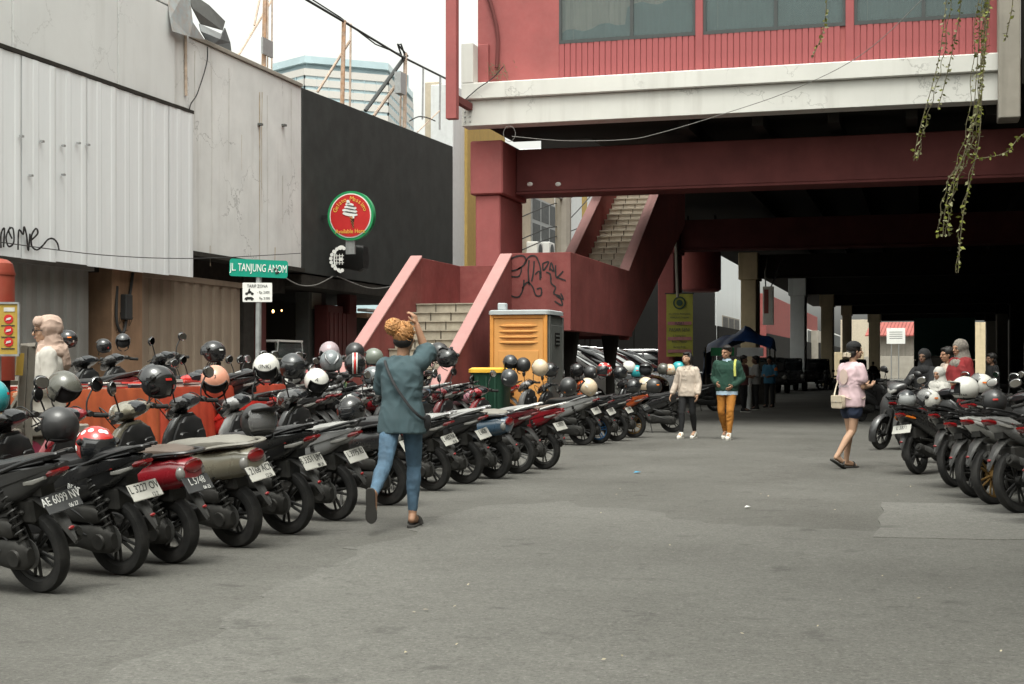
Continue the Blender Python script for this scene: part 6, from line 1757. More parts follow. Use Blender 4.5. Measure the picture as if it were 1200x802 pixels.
# ============================================================ yellow green banner on the red pier
a, b = PY(781, 345, 48.1), PY(812, 418, 48.1)
t = thing('hanging_banner', 'yellow green vertical banner with round emblem and dark lettering on the red pier', 'banner', ((a.x + b.x)/2, 48.1, b.z))
hx, hz_ = (b.x - a.x)/2, a.z - b.z
mb = MB(); vs = []; nx, nz_ = 8, 20
for j in range(nz_ + 1):
    for i in range(nx + 1): vs.append((-hx + 2*hx*i/nx, .015*sin(j*.9 + i), hz_*j/nz_))
mb.add(vs, [(j*(nx+1) + i, j*(nx+1) + i + 1, (j+1)*(nx+1) + i + 1, (j+1)*(nx+1) + i) for j in range(nz_) for i in range(nx)])
mb.obj('cloth', M_['banner'], t)
MB().lathe([(.17, -.03), (.22, -.03), (.22, -.02), (.17, -.02)], 24, Matrix.Translation((0, 0, hz_ - .3))).obj('emblem', M_['bin_green'], t); MB().lathe([(0, -.03), (.11, -.03), (.11, -.02), (0, -.02)], 16, Matrix.Translation((0, 0, hz_ - .3))).obj('emblem', M_['bin_green'], t)
for k, (s_, z, sz) in enumerate((('KELOMPOK PEDAGANG', .68, .085), ('PASAR JALAN TANJUNG', .80, .075), ('PUSAT', 1.0, .14), ('PASAR SENI', 1.22, .17), ('Jl. Tanjung Anom', 1.42, .08), ('Buku - Majalah', 1.62, .11), ('Barang Antik', 1.80, .10))):
    if z > hz_ - .1: continue
    o = link('lettering', text_mesh('lettering', s_, sz, M_['bookdark'], .001, sx=.8), t, (0, -.028, hz_ - z)); o.rotation_euler = (R(90), 0, 0)
pkb = mat('pink_band', (.40, .16, .16), .6)
for z in (1.0, 1.52, 1.95): 
    if z < hz_: MB().box2(-hx*.9, hx*.9, -.0235, -.0225, hz_ - z - .05, hz_ - z + .06).obj('band', pkb, t)
MB().tube([(-hx - .05, 0, hz_ + .02), (hx + .05, 0, hz_ + .02)], .02, 6).obj('rod', M_['cable'], t); MB().tube([(-hx*.2, 0, hz_), (-hx*.2, 0, hz_ + 2.2)], .02, 6).obj('cord', M_['cable'], t)

# ============================================================ cars
glass_car = mat('car_glass', (.012, .015, .017), .04, var=0, spec=.8, coat=.5)
carp = dict(silver=paint('silver_car_paint', (.32, .33, .34), .2), white=paint('white_car_paint', (.60, .60, .59), .2), dark=paint('dark_car_paint', (.02, .021, .022), .3), maroon=paint('maroon_car_paint', (.07, .015, .015), .25))
def car(lab, loc, heading, col, jeep=False, group='cars parked under the stairs and deck', name='parked_car'):
    t = thing(name, lab, 'car', loc, R(heading), group)
    m = carp[col]; L2 = 2.15 if not jeep else 1.9
    # lower body, superelliptic sections along x
    b = MB()
    if jeep:
        b.lx([(-1.9, 0, .75, .72, .28, 8), (-1.86, 0, .75, .80, .35, 8), (.75, 0, .75, .80, .35, 8), (.85, 0, .73, .74, .33, 8), (1.75, 0, .72, .70, .31, 8), (1.82, 0, .70, .66, .27, 8)], 24)
    else:
        b.lx([(-2.15, 0, .62, .70, .25, 5), (-2.1, 0, .65, .80, .36, 5), (-1.2, 0, .66, .85, .42, 6), (.6, 0, .66, .86, .42, 6), (1.2, 0, .63, .85, .38, 6), (1.85, 0, .58, .80, .30, 5), (2.1, 0, .54, .70, .24, 4), (2.16, 0, .52, .55, .18, 4)], 26)
    b.obj('body', m, t)
    g = MB()
    if jeep: g.lx([(-1.82, 0, 1.36, .72, .30, 8), (.55, 0, 1.36, .72, .30, 8), (.74, 0, 1.3, .70, .22, 8)], 20)
    else: g.lx([(-2.05, 0, 1.05, .70, .12, 5), (-1.92, 0, 1.28, .69, .33, 5), (-1.6, 0, 1.34, .70, .37, 5), (.1, 0, 1.34, .70, .36, 5), (.65, 0, 1.24, .70, .26, 5), (1.25, 0, 1.04, .70, .07, 5)], 24)
    g.obj('glasshouse', glass_car, t)
    r_ = MB()
    if jeep: r_.lx([(-1.88, 0, 1.70, .74, .045, 6), (.6, 0, 1.70, .74, .045, 6)], 16)
    else: r_.lx([(-1.98, 0, 1.60, .55, .03, 5), (-1.6, 0, 1.69, .64, .045, 5), (-.2, 0, 1.70, .65, .045, 5), (.18, 0, 1.665, .62, .035, 5)], 18)
    r_.obj('roof', m, t)
    for s in (-1, 1):
        pl_ = MB()
        if jeep:
            for x in (-1.82, -.75, .6): pl_.tube([(x, s*.74, 1.0), (x - .02, s*.72, 1.68)], .045, 6)
        else:
            pl_.tube([(1.28, s*.72, 1.02), (.62, s*.71, 1.48), (.12, s*.66, 1.68)], .045, 8); pl_.tube([(-.5, s*.725, 1.05), (-.52, s*.69, 1.66)], .035, 6); pl_.tube([(-1.75, s*.73, 1.05), (-1.9, s*.66, 1.6)], .06, 6)
        pl_.obj('window_pillar', m, t)
        e = MB(); e.lx([(.75, s*.93, 1.03, .06, .06), (.85, s*.95, 1.03, .09, .08), (.93, s*.94, 1.02, .05, .05)], 10); e.obj('wing_mirror', m, t)
        e = MB(); e.ell((1.98 if not jeep else 1.8, s*.55, .68 if not jeep else .78), (.14, .16, .09) if not jeep else (.05, .12, .12), 14, 8); e.obj('headlight', lens_clear, t)
        if not jeep: MB().tube([(-1.5, s*.55, 1.745), (-.1, s*.55, 1.75)], .018, 6).obj('roof_rail', chrome, t)
        for x in (-1.3, 1.28):
            w_ = bpy.data.objects.new('wheel', None); COL.objects.link(w_); w_.parent = t; w_.location = (x, s*.76, .33)
            e = MB(); e.lathe([(.2, -.1), (.31, -.1), (.33, -.06), (.33, .06), (.31, .1), (.2, .1)], 24); e.obj('tyre', rubber, w_)
            e = MB(); e.lathe([(0, s*.06), (.08, s*.08), (.205, s*.085), (.21, s*.0), (0, -s*.02)], 20); e.obj('rim', alloy, w_)
    MB().box2(2.13 if not jeep else 1.81, 2.17 if not jeep else 1.84, -.45, .45, .42, .58).obj('grille', M_['dark'], t)
    MB().box2(2.165 if not jeep else 1.85, 2.18 if not jeep else 1.86, -.2, .2, .32, .42).obj('number_plate', plate_w if not jeep else plate_k, t)
    if jeep:
        MB().box2(1.82, 1.95, -.75, .75, .42, .54).obj('bumper', M_['dark'], t, bev=.02)
        sp = MB(); sp.lathe([(.15, -.1), (.33, -.1), (.36, 0), (.33, .1), (.15, .1)], 20, Matrix.Translation((-1.98, 0, .85)) @ Matrix.Rotation(R(90), 4, 'Z')); sp.obj('spare_wheel', rubber, t)
    return t
cz = .16
def nose(u, y, z=cz):    # car whose front sits at picture column u on the line Y
    q = PY(u, 429, y); return (q.x - 2.1, y, z)
car('white people carrier nearest the grey cabin, parked under the landing', nose(738, 36.0), 2, 'white')
car('silver people carrier parked in the middle under the deck', nose(765, 39.0), 0, 'silver')
car('maroon and silver people carrier parked third under the deck', nose(778, 42.2), -2, 'maroon')
car('silver people carrier parked behind the maroon one', nose(800, 45.4), 0, 'silver')
car('silver car parked beyond the banner pier, its bonnet showing beside the banner', nose(842, 50.5), 3, 'silver')
q = PD(921, 429, 76); car('dark off road car parked under the deck behind the tarp stall', (q.x, q.y, 0), -75, 'dark', True, 'dark off road cars under the deck')
q = PD(955, 429, 82); car('dark off road car with pale bonnet mark, nearest the scribbled tan pier', (q.x, q.y, 0), -80, 'dark', True, 'dark off road cars under the deck')
q = PD(899, 429, 70); car('dark off road car hidden behind the people at the stall', (q.x, q.y, 0), -75, 'dark', True, 'dark off road cars under the deck')
q = PD(1000, 429, 88); car('dark upright van parked behind the woman in pink', (q.x, q.y, 0), -85, 'dark', True, 'dark off road cars under the deck')
q = PD(1098, 429, 60); car('black van in deep shade before the dark green board', (q.x, q.y, 0), 90, 'dark', True, 'dark off road cars under the deck')

# ============================================================ tarp stall
q = PD(868, 429, 50)
t = thing('tarp_stall', 'street stall under a sagging blue tarp beside the tan pier', 'stall', (q.x, q.y, 0))
zr = PD(868, 384, 50).z
mb = MB(); vs = []; n = 14
for j in range(9):
    for i in range(n + 1):
        x = -1.15 + 2.3*i/n; y = -1.0 + 2.0*j/8
        z = zr - .42*abs(y)**1.2 - .42*max(0, (abs(x - .2) - .05))**.9 + .13*noise.noise(Vector((x*2.2, y*2.2, 0))) + .06*noise.noise(Vector((x*6, y*6, 1)))
        vs.append((x, y, z))
mb.add(vs, [(j*(n+1)+i, j*(n+1)+i+1, (j+1)*(n+1)+i+1, (j+1)*(n+1)+i) for j in range(8) for i in range(n)])
mb.obj('tarp', M_['tarp'], t)
mb = MB(); vs = []
for j in range(7):
    for i in range(9): vs.append((-1.16 + .06*sin(i*1.7 + j), -1.1 + 1.8*i/8, zr - .85 - 1.5*j/6))
mb.add(vs, [(j*9+i, j*9+i+1, (j+1)*9+i+1, (j+1)*9+i) for j in range(6) for i in range(8)]); mb.obj('side_tarp', M_['tarp'], t)
for x in (-1.1, 1.1):
    for y in (-.9, .9): MB().tube([(x, y, 0), (x, y, zr - .7)], .03, 6).obj('post', M_['wood_grey'], t)
MB().box2(-1.2, 1.2, -.9, -.3, 0, .95).obj('counter', M_['soffit'], t, bev=.02)
MB().box2(-.9, -.1, -1.05, -1.0, zr - 1.0, zr - .72).obj('sign_panel', M_['sign_green'], t)
MB().box2(.0, .9, -1.05, -1.0, zr - 1.02, zr - .72).obj('sign_panel', M_['conc_grey'], t)
MB().lz([(.951, .5, -.6, .18, .14), (1.15, .5, -.6, .2, .16), (1.3, .5, -.6, .16, .14)], 12).obj('food_tub', M_['steel'], t)
q = PD(877, 429, 43); t = thing('bollard', 'short pale pipe bollard at the feet of the people by the stall', 'bollard', (q.x, q.y, 0))
MB().tube([(0, 0, 0), (0, 0, .95), (0, 0, .97)], [.1, .1, .06], 12).obj('pipe', M_['conc_grey'], t)
MB().tube([(0, 0, .7), (0, 0, .8)], .103, 12).obj('band', M_['white'], t)
# pale lantern-like hanging panel under the deck
a, b = PY(894, 336, 62), PY(907, 381, 62)
t = thing('hanging_sign_panel', 'worn red and white sign panel hanging from the third girder', 'sign', ((a.x + b.x)/2, 62, b.z))
hx = (b.x - a.x)/2; hz_ = a.z - b.z
MB().box2(-hx, hx, -.04, .04, 0, hz_).obj('panel', M_['white'], t, bev=.02); MB().box2(-hx*.75, hx*.05, -.05, -.041, hz_*.3, hz_*.92).obj('print', M_['red'], t); MB().box2(hx*.45, hx*.75, -.05, -.041, hz_*.1, hz_*.95).obj('print', M_['conc_grey'], t)
for x in (-hx*.5, hx*.5): MB().tube([(x, 0, hz_), (x*2.2, 1.2, hz_ + .7), (x*3, 3.3, hz_ + 1.6)], .03, 6).obj('strut', M_['steel'], t)
# round junction lamp on the stair side
q = PY(786, 268, 46); t = thing('hanging_lamp', 'dark bell shaped lamp hanging beside the second red girder', 'lamp', q)
MB().lz([(-.25, 0, 0, .2, .2, 2), (0, 0, 0, .26, .26, 2), (.3, 0, 0, .12, .12, 2), (.5, 0, 0, .05, .05, 2)], 16).obj('shade', M_['cable'], t); MB().tube([(0, 0, .5), (.0, .6, 1.3), (0, 2.7, 1.3)], .03, 6).obj('arm', M_['cable'], t)
MB().tube([(.05, 0, -.2), (.08, .5, -.3), (.08, .9, -2.2)], .05, 6).obj('pipe', M_['conc'], t)
# red drum standing in for a curved stair behind the pier
q = PY(822, 318, 52); t = thing('stair_drum', 'red drum standing in for a curved stair under the second girder', 'tank', (q.x, 52, q.z - .75))
MB().lz([(0, 0, 0, .62, .62, 2), (.08, 0, 0, .72, .72, 2), (1.4, 0, 0, .72, .72, 2), (1.5, 0, 0, .62, .62, 2)], 24).obj('drum', M_['red'], t)
for x in (-.5, .5): MB().tube([(x, 0, 1.45), (x, 0, 3.4)], .04, 6).obj('hanger', M_['soffit'], t)

# ============================================================ vines hanging from a limb of a tree outside the frame
tr = thing('street_tree', 'tree reaching in from the right, only its trailing vines in view', 'tree', (3.2, 8.2, 0))
MB().tube(crom([(0, 0, 0), (.05, .05, 1.5), (-.05, 0, 3.0), (-.2, .1, 4.2), (-.3, .2, 6)]), [.22]*6 + [.2]*6 + [.17]*6 + [.12]*6 + [.07], 12).obj('trunk', M_['bark'], tr)
MB().tube(crom([(-.1, 0, 3.3), (-1.2, -.3, 3.75), (-2.4, -.6, 3.85), (-3.6, -.3, 3.9), (-4.4, .1, 3.95)]), [.1]*6 + [.07]*6 + [.05]*6 + [.03]*6 + [.015], 8).obj('branch', M_['bark'], tr)
mb = MB()
for k in range(5200):
    c = Vector((-1.2 + rnd.gauss(0, 2.3), -1.6 + rnd.gauss(0, 2.2), 6.6 + rnd.gauss(0, .8)))
    if c.z < 5.0 or c.y > 3: continue
    a = Vector((rnd.uniform(-1, 1), rnd.uniform(-1, 1), rnd.uniform(-1, .4))).normalized()*.16; s_ = a.orthogonal().normalized()*.06
    mb.add([c, c + a*.5 + s_, c + a, c + a*.5 - s_], [(0, 1, 2, 3)])
stuff(mb.obj('crown', M_['leaf'], tr, smooth=0))  # crown out of view, added to shade the foreground and block sky
def vine(lab, pix, d, dens=1.0, pale=False, thick=1):
    pts = [PD(u, v, d + dd) for u, v, dd in pix]
    t = thing('hanging_vine', lab, 'vine', pts[0], 0, 'vines trailing in from above')
    o = pts[0].copy(); loc = [p - o for p in pts]; cr_ = crom(loc, 10)
    MB().tube(cr_, .0022, 5).obj('stem', M_['stem'], t)
    lf = MB(); lf2 = MB()
    for th in range(thick):
        off = Vector((rnd.uniform(-.03, .03), rnd.uniform(-.03, .03), 0)) * (th > 0)
        if th: MB().tube([p + off*min(1, i/8) + Vector((.006*sin(i*.7 + th), 0, 0)) for i, p in enumerate(cr_)], .0018, 4).obj('stem', M_['stem'], t)
        for i in range(len(cr_) - 1):
            seg = cr_[i + 1] - cr_[i]; k = max(1, int(seg.length/.011*dens/(1 if thick == 1 else 1.6)))
            for j in range(k):
                if rnd.random() < .15 + .3*noise.noise(Vector((i*.3, th*5., d))): continue
                p = cr_[i] + seg*(j/k) + off*min(1, i/8)
                a = Vector((rnd.uniform(-1, 1), rnd.uniform(-1, 1), rnd.uniform(-.9, .3))).normalized()*rnd.uniform(.014, .032)
                s_ = a.cross(Vector((rnd.uniform(-1, 1), rnd.uniform(-1, 1), .3))).normalized()*rnd.uniform(.005, .010)
                (lf2 if rnd.random() < (.6 if pale else .2) else lf).add([p, p + a*.45 + s_, p + a, p + a*.45 - s_], [(0, 1, 2, 3)])
    if lf.v: stuff(lf.obj('leaves', M_['leaf'], t, smooth=0))
    if lf2.v: stuff(lf2.obj('leaves', M_['leaf_pale'], t, smooth=0))
vine('longest yellow green vine reaching down past the red girder into the dark', [(1168, -70, 0), (1160, 0, 0), (1152, 90, 0), (1148, 160, 0), (1140, 200, 0), (1131, 240, 0), (1126, 275, 0), (1123, 320, 0)], 7.0, 1.3, False, 2)
vine('tangled pale vine just left of the longest one', [(1160, -70, .1), (1150, 10, .1), (1145, 80, .1), (1140, 140, .1), (1130, 180, .1), (1116, 215, .1), (1108, 245, .1), (1105, 277, .1)], 7.0, 1.2, True, 4)
vine('dense pale vine strand over the white band near the corner post', [(1152, -70, .2), (1155, 20, .2), (1150, 60, .2), (1147, 115, .2), (1138, 150, .2), (1128, 185, .2), (1114, 208, .2)], 7.2, 1.2, True, 2)
vine('thin pale vine crossing the red boards, ending over the girder', [(1116, -70, 0), (1108, 10, 0), (1102, 60, 0), (1094, 95, 0), (1084, 130, 0), (1076, 160, 0), (1071, 189, 0)], 7.4, 1.1, True, 2)
vine('short vine strand ending on the white band', [(1134, -70, .1), (1124, 20, .1), (1116, 60, .1), (1108, 95, .1), (1099, 128, .1)], 7.5, 1.0, True)
vine('small lone vine over the upper windows', [(975, -60, 0), (969, 0, 0), (966, 30, 0), (960, 50, 0), (951, 68, 0)], 7.8, .9, True)
vine('side vine curving in from the right edge toward the longest one', [(1262, 128, 0), (1215, 150, 0), (1196, 160, 0), (1180, 178, 0), (1160, 184, 0), (1144, 186, 0)], 7.0, 1.4)
vine('short vine tuft at the top right corner', [(1188, -60, 0), (1187, 0, 0), (1182, 30, 0), (1178, 48, 0)], 7.1, 1.3)
# ============================================================ people
def fuse(mb, voxel, smooth=6, name='body', wr=0.0, wscale=14):
    """melt overlapping pieces into one continuous skin"""
    me = bpy.data.meshes.new(name); me.from_pydata(mb.v, [], mb.f)
    bm = bmesh.new(); bm.from_mesh(me); bmesh.ops.recalc_face_normals(bm, faces=bm.faces); bm.to_mesh(me); bm.free()
    o = bpy.data.objects.new(name, me); COL.objects.link(o)
    m = o.modifiers.new('r', 'REMESH'); m.mode = 'VOXEL'; m.voxel_size = voxel
    m = o.modifiers.new('s', 'SMOOTH'); m.factor = .5; m.iterations = smooth
    dg = bpy.context.evaluated_depsgraph_get()
    out = bpy.data.meshes.new_from_object(o.evaluated_get(dg)); bpy.data.objects.remove(o); bpy.data.meshes.remove(me)
    out.name = name
    if wr:
        out.update(); nr = [v.normal.copy() for v in out.vertices]
        for v, n in zip(out.vertices, nr):
            q = v.co.copy(); q.z *= .75
            k = noise.noise(q*wscale + Vector((2*noise.noise(q*5), 0, 2*noise.noise(q*4))))
            v.co += n * wr * (1 - abs(k)*2.2)
    out.polygons.foreach_set('use_smooth', [True]*len(out.polygons)); out.update()
    return out
def put(me, m, parent, name=None):
    me.materials.clear(); me.materials.append(m)
    return link(name or me.name, me, parent)
skin = mat('warm_brown_skin', (.36, .20, .125), .55, var=.06, scale=8, spec=.35)
skin2 = mat('light_brown_skin', (.44, .27, .18), .55, var=.06, scale=8, spec=.35)
skind = mat('dark_brown_skin', (.20, .11, .07), .55, var=.06, scale=8)
hair_k = mat('black_hair', (.012, .010, .009), .5, var=.3, scale=60, bump=.5, bscale=150)
hair_o = mat('bleached_orange_hair', (.42, .20, .07), .6, var=.3, scale=22, bump=.8, bscale=120)
eye_m = mat('dark_eye', (.02, .015, .012), .2, var=0); lip_m = mat('lips', (.30, .10, .08), .5, var=0)
denim = mat('faded_blue_denim', (.075, .135, .20), .85, var=.35, scale=7, bump=.3, bscale=300)
denim_s = mat('dark_navy_shorts', (.02, .03, .06), .8, var=.2)
shirt_b = mat('slate_blue_cotton', (.055, .090, .102), .9, var=.1, scale=9, bump=.15, bscale=200)
pinkc = mat('pale_pink_cotton', (.60, .44, .47), .9, var=.06, bump=.1, bscale=200)
creamc = mat('cream_blouse_cloth', (.50, .42, .35), .85, var=.08, bump=.1, bscale=200)
greenc = mat('bottle_green_knit', (.016, .052, .036), .9, var=.15, bump=.3, bscale=250)
bluec = mat('pale_blue_shirt', (.40, .52, .62), .85, var=.06)
must = mat('mustard_trousers', (.40, .16, .025), .85, var=.12, bump=.15, bscale=200)
blackc = mat('black_cloth', (.013, .013, .014), .85, var=.2)
scarf_m = mat('beige_headscarf', (.40, .29, .235), .8, var=.08, bump=.1, bscale=200)
offwhite = mat('off_white_blouse', (.46, .44, .40), .85, var=.06)
tanp = mat('tan_trousers', (.36, .25, .16), .85, var=.1)
redc = mat('red_shawl', (.22, .02, .022), .85, var=.15)  # this and the next two cloths darkened to carry the figures' shadow
whitec = mat('white_cloth', (.48, .465, .43), .85, var=.08)
greyscarf = mat('grey_patterned_scarf', (.20, .18, .155), .85, var=.4, scale=30)
sandal = mat('dark_rubber_sandal', (.035, .033, .03), .8, var=.2)
sneaker = mat('white_sneaker', (.62, .60, .54), .7, var=.08)
leather = mat('cream_leather', (.55, .47, .36), .5, var=.06)
strapm = mat('black_bag_strap', (.02, .02, .022), .7, var=.1)
maroonc = mat('dull_maroon_cloth', (.14, .055, .055), .85, var=.15); greyc = mat('pale_grey_cloth', (.22, .22, .21), .85, var=.15); tealc = mat('blue_cloth', (.03, .12, .20), .85, var=.15); orangec = mat('orange_vest', (.60, .16, .03), .8, var=.1)

V = Vector
def hand(mb, wrist, fwd, palm, curl=.5, side=1, s=1.0, curls=None):
    """palm plus five unequal bent fingers; fwd along the hand, palm = direction the palm faces"""
    f = V(fwd).normalized(); n = V(palm); n = (n - f*n.dot(f)).normalized(); x = f.cross(n).normalized()*side
    w = V(wrist)
    for k in (-1, 0, 1): mb.cap(w + f*.012*s + x*.014*k*s, w + f*.075*s + x*.021*k*s, .013*s, .0125*s, 10, 3)
    L_ = [.068, .078, .072, .056]
    for k in range(4):
        b0 = w + f*(.078 - .004*abs(k - 1.3))*s + x*(.030 - .0195*k)*s; d = f.copy(); c = curl if curls is None else curls[k]
        p = b0; r = [.0088, .0082, .0074, .0066] if k < 3 else [.0076, .0070, .0064, .0056]
        for j, fr in enumerate((.45, .32, .23)):
            ang = c*(.55 if j == 0 else .8)
            d = (Matrix.Rotation(0, 3, 'X') @ (d*cos(ang) + n*sin(ang))).normalized()
            n_ = n
            q = p + d*L_[k]*fr*s; mb.cap(p, q, r[j]*s, r[j + 1]*s, 8, 3); p = q
    tb_ = w + f*.022*s + x*.026*s; q1 = tb_ + (f*.6 + x*.75 + n*.3).normalized()*.038*s; q2 = q1 + (f*.9 + x*.15 + n*.45).normalized()*.032*s
    mb.cap(tb_, q1, .0125*s, .010*s, 8, 3); mb.cap(q1, q2, .010*s, .0078*s, 8, 3)
def head(mb, c, f, up=(0, 0, 1), s=1.0):
    """skull, jaw, nose, ears, brow; c = centre of the skull, f = facing"""
    f = V(f).normalized(); u = V(up); u = (u - f*u.dot(f)).normalized(); l = u.cross(f); c = V(c)
    Mx = Matrix((f, l, u)).transposed().to_4x4(); Mx.translation = c
    def E(p, r): mb.ell([x*s for x in p], [x*s for x in r], 20, 14, Mx)
    E((-.012, 0, .022), (.095, .076, .090)); E((.022, 0, -.045), (.066, .060, .072)); E((.052, 0, -.085), (.034, .036, .026)); E((.066, 0, .02), (.028, .058, .03))
    mb.cap(Mx @ V((.088*s, 0, .01*s)), Mx @ V((.107*s, 0, -.032*s)), .009*s, .015*s, 10, 3)
    for k in (-1, 1):
        E((.055, k*.034, -.03), (.03, .026, .024)); E((-.002, k*.077, -.012), (.016, .010, .032)); E((.080, k*.013, -.062), (.014, .018, .008))
    E((.084, 0, -.068), (.012, .024, .006))
    return Mx
def face_parts(t, Mx, s=1.0):
    for k in (-1, 1):
        e = MB(); e.ell((.083*s, k*.031*s, -.004*s), (.007*s, .010*s, .0045*s), 12, 8, Mx); e.obj('eye', eye_m, t)
        b = MB(); b.tube([Mx @ V((.086*s, k*.014*s, .018*s)), Mx @ V((.088*s, k*.032*s, .022*s)), Mx @ V((.078*s, k*.050*s, .016*s))], .0024*s, 6); b.obj('eyebrow', hair_k, t)
    m = MB(); m.ell((.095*s, 0, -.064*s), (.006*s, .022*s, .007*s), 12, 6, Mx); m.obj('lips', lip_m, t)
def foot(mb, ankle, toe, s=1.0):
    a, t_ = V(ankle), V(toe); d = (t_ - a); 
    heel = a - d.normalized()*.035*s + V((0, 0, 0)); base = V((0, 0, -.045*s))
    mb.cap(a + V((0, 0, .01)), heel + base, .034*s, .030*s, 12, 4); mb.cap(heel + base, t_, .030*s, .024*s, 12, 4); mb.cap(a, t_ + (a - t_)*.25, .030*s, .028*s, 12, 4)
    sd = d.cross(V((0, 0, 1))).normalized()
    for k in range(5): mb.cap(t_ - sd*(.026 - .013*k)*s, t_ - sd*(.028 - .014*k)*s + d.normalized()*(.038 - .005*abs(k - 1 if sd.length else 0))*s, (.0115 - .001*k)*s, (.009 - .0008*k)*s, 8, 3)
def sole(t, ankle, toe, m, s=1.0, name='sandal', up=(0, 0, 1), strap=True):
    a, t_ = V(ankle), V(toe); d = (t_ - a).normalized(); u = V(up); u = (u - d*u.dot(d)).normalized(); x = d.cross(u)
    Mx = Matrix((d, -x, u)).transposed().to_4x4(); Mx.translation = a
    L_ = (t_ - a).length
    b = MB()
    prof = [(-.075, .018), (-.06, .034), (0, .038), (.07*1, .036), (L_*.8, .046), (L_ + .02, .044), (L_ + .045, .030), (L_ + .058, .012)]
    vs = [(x_*1, y_, 0) for x_, y_ in prof] + [(x_, -y_, 0) for x_, y_ in prof[::-1]]
    b.loft([[(p[0], p[1], z) for p in vs] for z in (-.100*s, -.078*s)], True, Mx)
    o = b.obj(name, m, t, bev=.004)
    if strap:
        q = MB(); q.tube(crom([(L_*.70, .048, -.085*s), (L_*.74, .035, -.045*s), (L_*.78, 0, -.028*s), (L_*.74, -.035, -.045*s), (L_*.70, -.048, -.085*s)], 5), .022, 8, M=Mx, flat=.25); q.obj('strap', m, o)
    return o
def shoe(t, ankle, toe, m, s=1.0):
    a, t_ = V(ankle), V(toe); d = V((t_.x - a.x, t_.y - a.y, t_.z - a.z)).normalized(); x = d.cross(V((0, 0, 1))).normalized(); u = x.cross(d)
    Mx = Matrix((d, -x, u)).transposed().to_4x4(); Mx.translation = a
    L_ = (t_ - a).length
    b = MB(); b.lx([(-.07, 0, -.045, .02, .03), (-.06, 0, -.035, .036, .05), (-.01, 0, -.02, .042, .065), (.05, 0, -.035, .042, .052), (L_*.7, 0, -.055, .045, .035), (L_ + .02, 0, -.062, .042, .027), (L_ + .055, 0, -.07, .022, .016)], 18, Mx)
    o = b.obj('shoe', m, t)
    b = MB(); b.lx([(-.078, 0, -.088, .03, .010, 5), (-.06, 0, -.088, .042, .013, 5), (.05, 0, -.088, .046, .012, 5), (L_, 0, -.088, .047, .012, 5), (L_ + .06, 0, -.085, .02, .010, 5)], 18, Mx); b.obj('sole', whitec, o)
    return o
def arm(mb, sh, el, wr, s=1.0):
    mb.cap(sh, el, .044*s, .036*s); mb.cap(el, V(el).lerp(V(wr), .35), .036*s, .037*s); mb.cap(V(el).lerp(V(wr), .35), wr, .037*s, .024*s)
def leg(mb, hip, kn, an, s=1.0):
    mb.cap(hip, kn, .080*s, .052*s); k2 = V(kn).lerp(V(an), .32) + V((-.012, 0, 0)); mb.cap(kn, k2, .050*s, .053*s); mb.cap(k2, an, .053*s, .033*s)

def person(lab, p, heading, s=1.0, group=None):
    t = thing('person', lab, 'person', p, R(heading), group); t.scale = (s, s, s); return t

# -- 1: walking away, right arm raised, orange hair in a bun
# local frame: x = walking direction
q = G(471, 619)
t = person('person with bleached orange hair in slate blue T-shirt and jeans, one arm raised', (q.x, q.y, 0), 97)
b = MB()
hipL, hipR = V((0, .085, .90)), V((0, -.085, .90)); knL, anL = V((-.20, .095, .53)), V((-.50, .11, .315)); knR, anR = V((.10, -.08, .50)), V((.06, -.075, .10))
toeL = V((-.50, .115, .17)); 
nk = V((.02, 0, 1.40)); hc = V((.055, -.005, 1.565))
shL, shR = V((.0, .145, 1.335)), V((.02, -.135, 1.35)); elR, wrR = V((.17, -.165, 1.44)), V((.15, -.09, 1.67)); elL, wrL = V((.12, .20, 1.12)), V((.33, .10, 1.16))
Mh = head(b, hc, (.93, -.36, .05), s=.98); b.cap(nk - V((0, 0, .06)), hc - V((.02, 0, .07)), .052, .050)
arm(b, shL, elL, wrL); arm(b, shR, elR, wrR); hand(b, wrL, wrL - elL, (0, -1, -.2), .6, -1); hand(b, wrR, V((.10, .25, .9)), (.3, 1, 0), .9, 1)
b.ell((0, 0, 1.18), (.10, .15, .2)); b.ell((0, 0, .95), (.10, .14, .12))
leg(b, hipL, knL, anL); leg(b, hipR, knR, anR)
foot(b, anR, anR + V((.15, 0, -.055)))
# the trailing foot points down and back, sole toward the camera
b.cap(anL, anL + V((-.035, .0, .02)), .034, .032); b.cap(anL + V((-.03, 0, .02)), anL + V((-.02, .0, -.15)), .030, .03); b.cap(anL + V((.01, 0, -.02)), anL + V((.02, 0, -.12)), .028, .024)
put(fuse(b, .006, 5, 'body'), skin, t); face_parts(t, Mh, .98)
b = MB(); leg(b, hipL, knL, V(knL).lerp(anL, .93), 1.13); leg(b, hipR, knR, V(knR).lerp(anR, .88), 1.13); b.ell((-.005, 0, .95), (.125, .165, .13)); b.ell((-.06, .07, .90), (.085, .085, .10)); b.ell((-.05, -.07, .90), (.085, .085, .10))
put(fuse(b, .009, 4, 'jeans', .004, 16), denim, t)
b = MB(); b.lz([(.78, .0, 0, .162, .198, 2.3), (.90, 0, 0, .155, .188, 2.3), (1.05, 0, 0, .130, .160, 2.3), (1.2, .005, 0, .132, .168, 2.3), (1.30, .005, 0, .120, .172, 2.2), (1.375, .01, 0, .08, .125, 2.2), (1.41, .015, 0, .065, .085, 2)], 28)
b.cap(shL, shL.lerp(elL, .85), .068, .075); b.cap(shR, shR.lerp(elR, .95), .076, .088); b.cap(V((0, 0, 1.3)), shR, .09, .075)
put(fuse(b, .009, 5, 'tshirt', .008, 12), shirt_b, t)
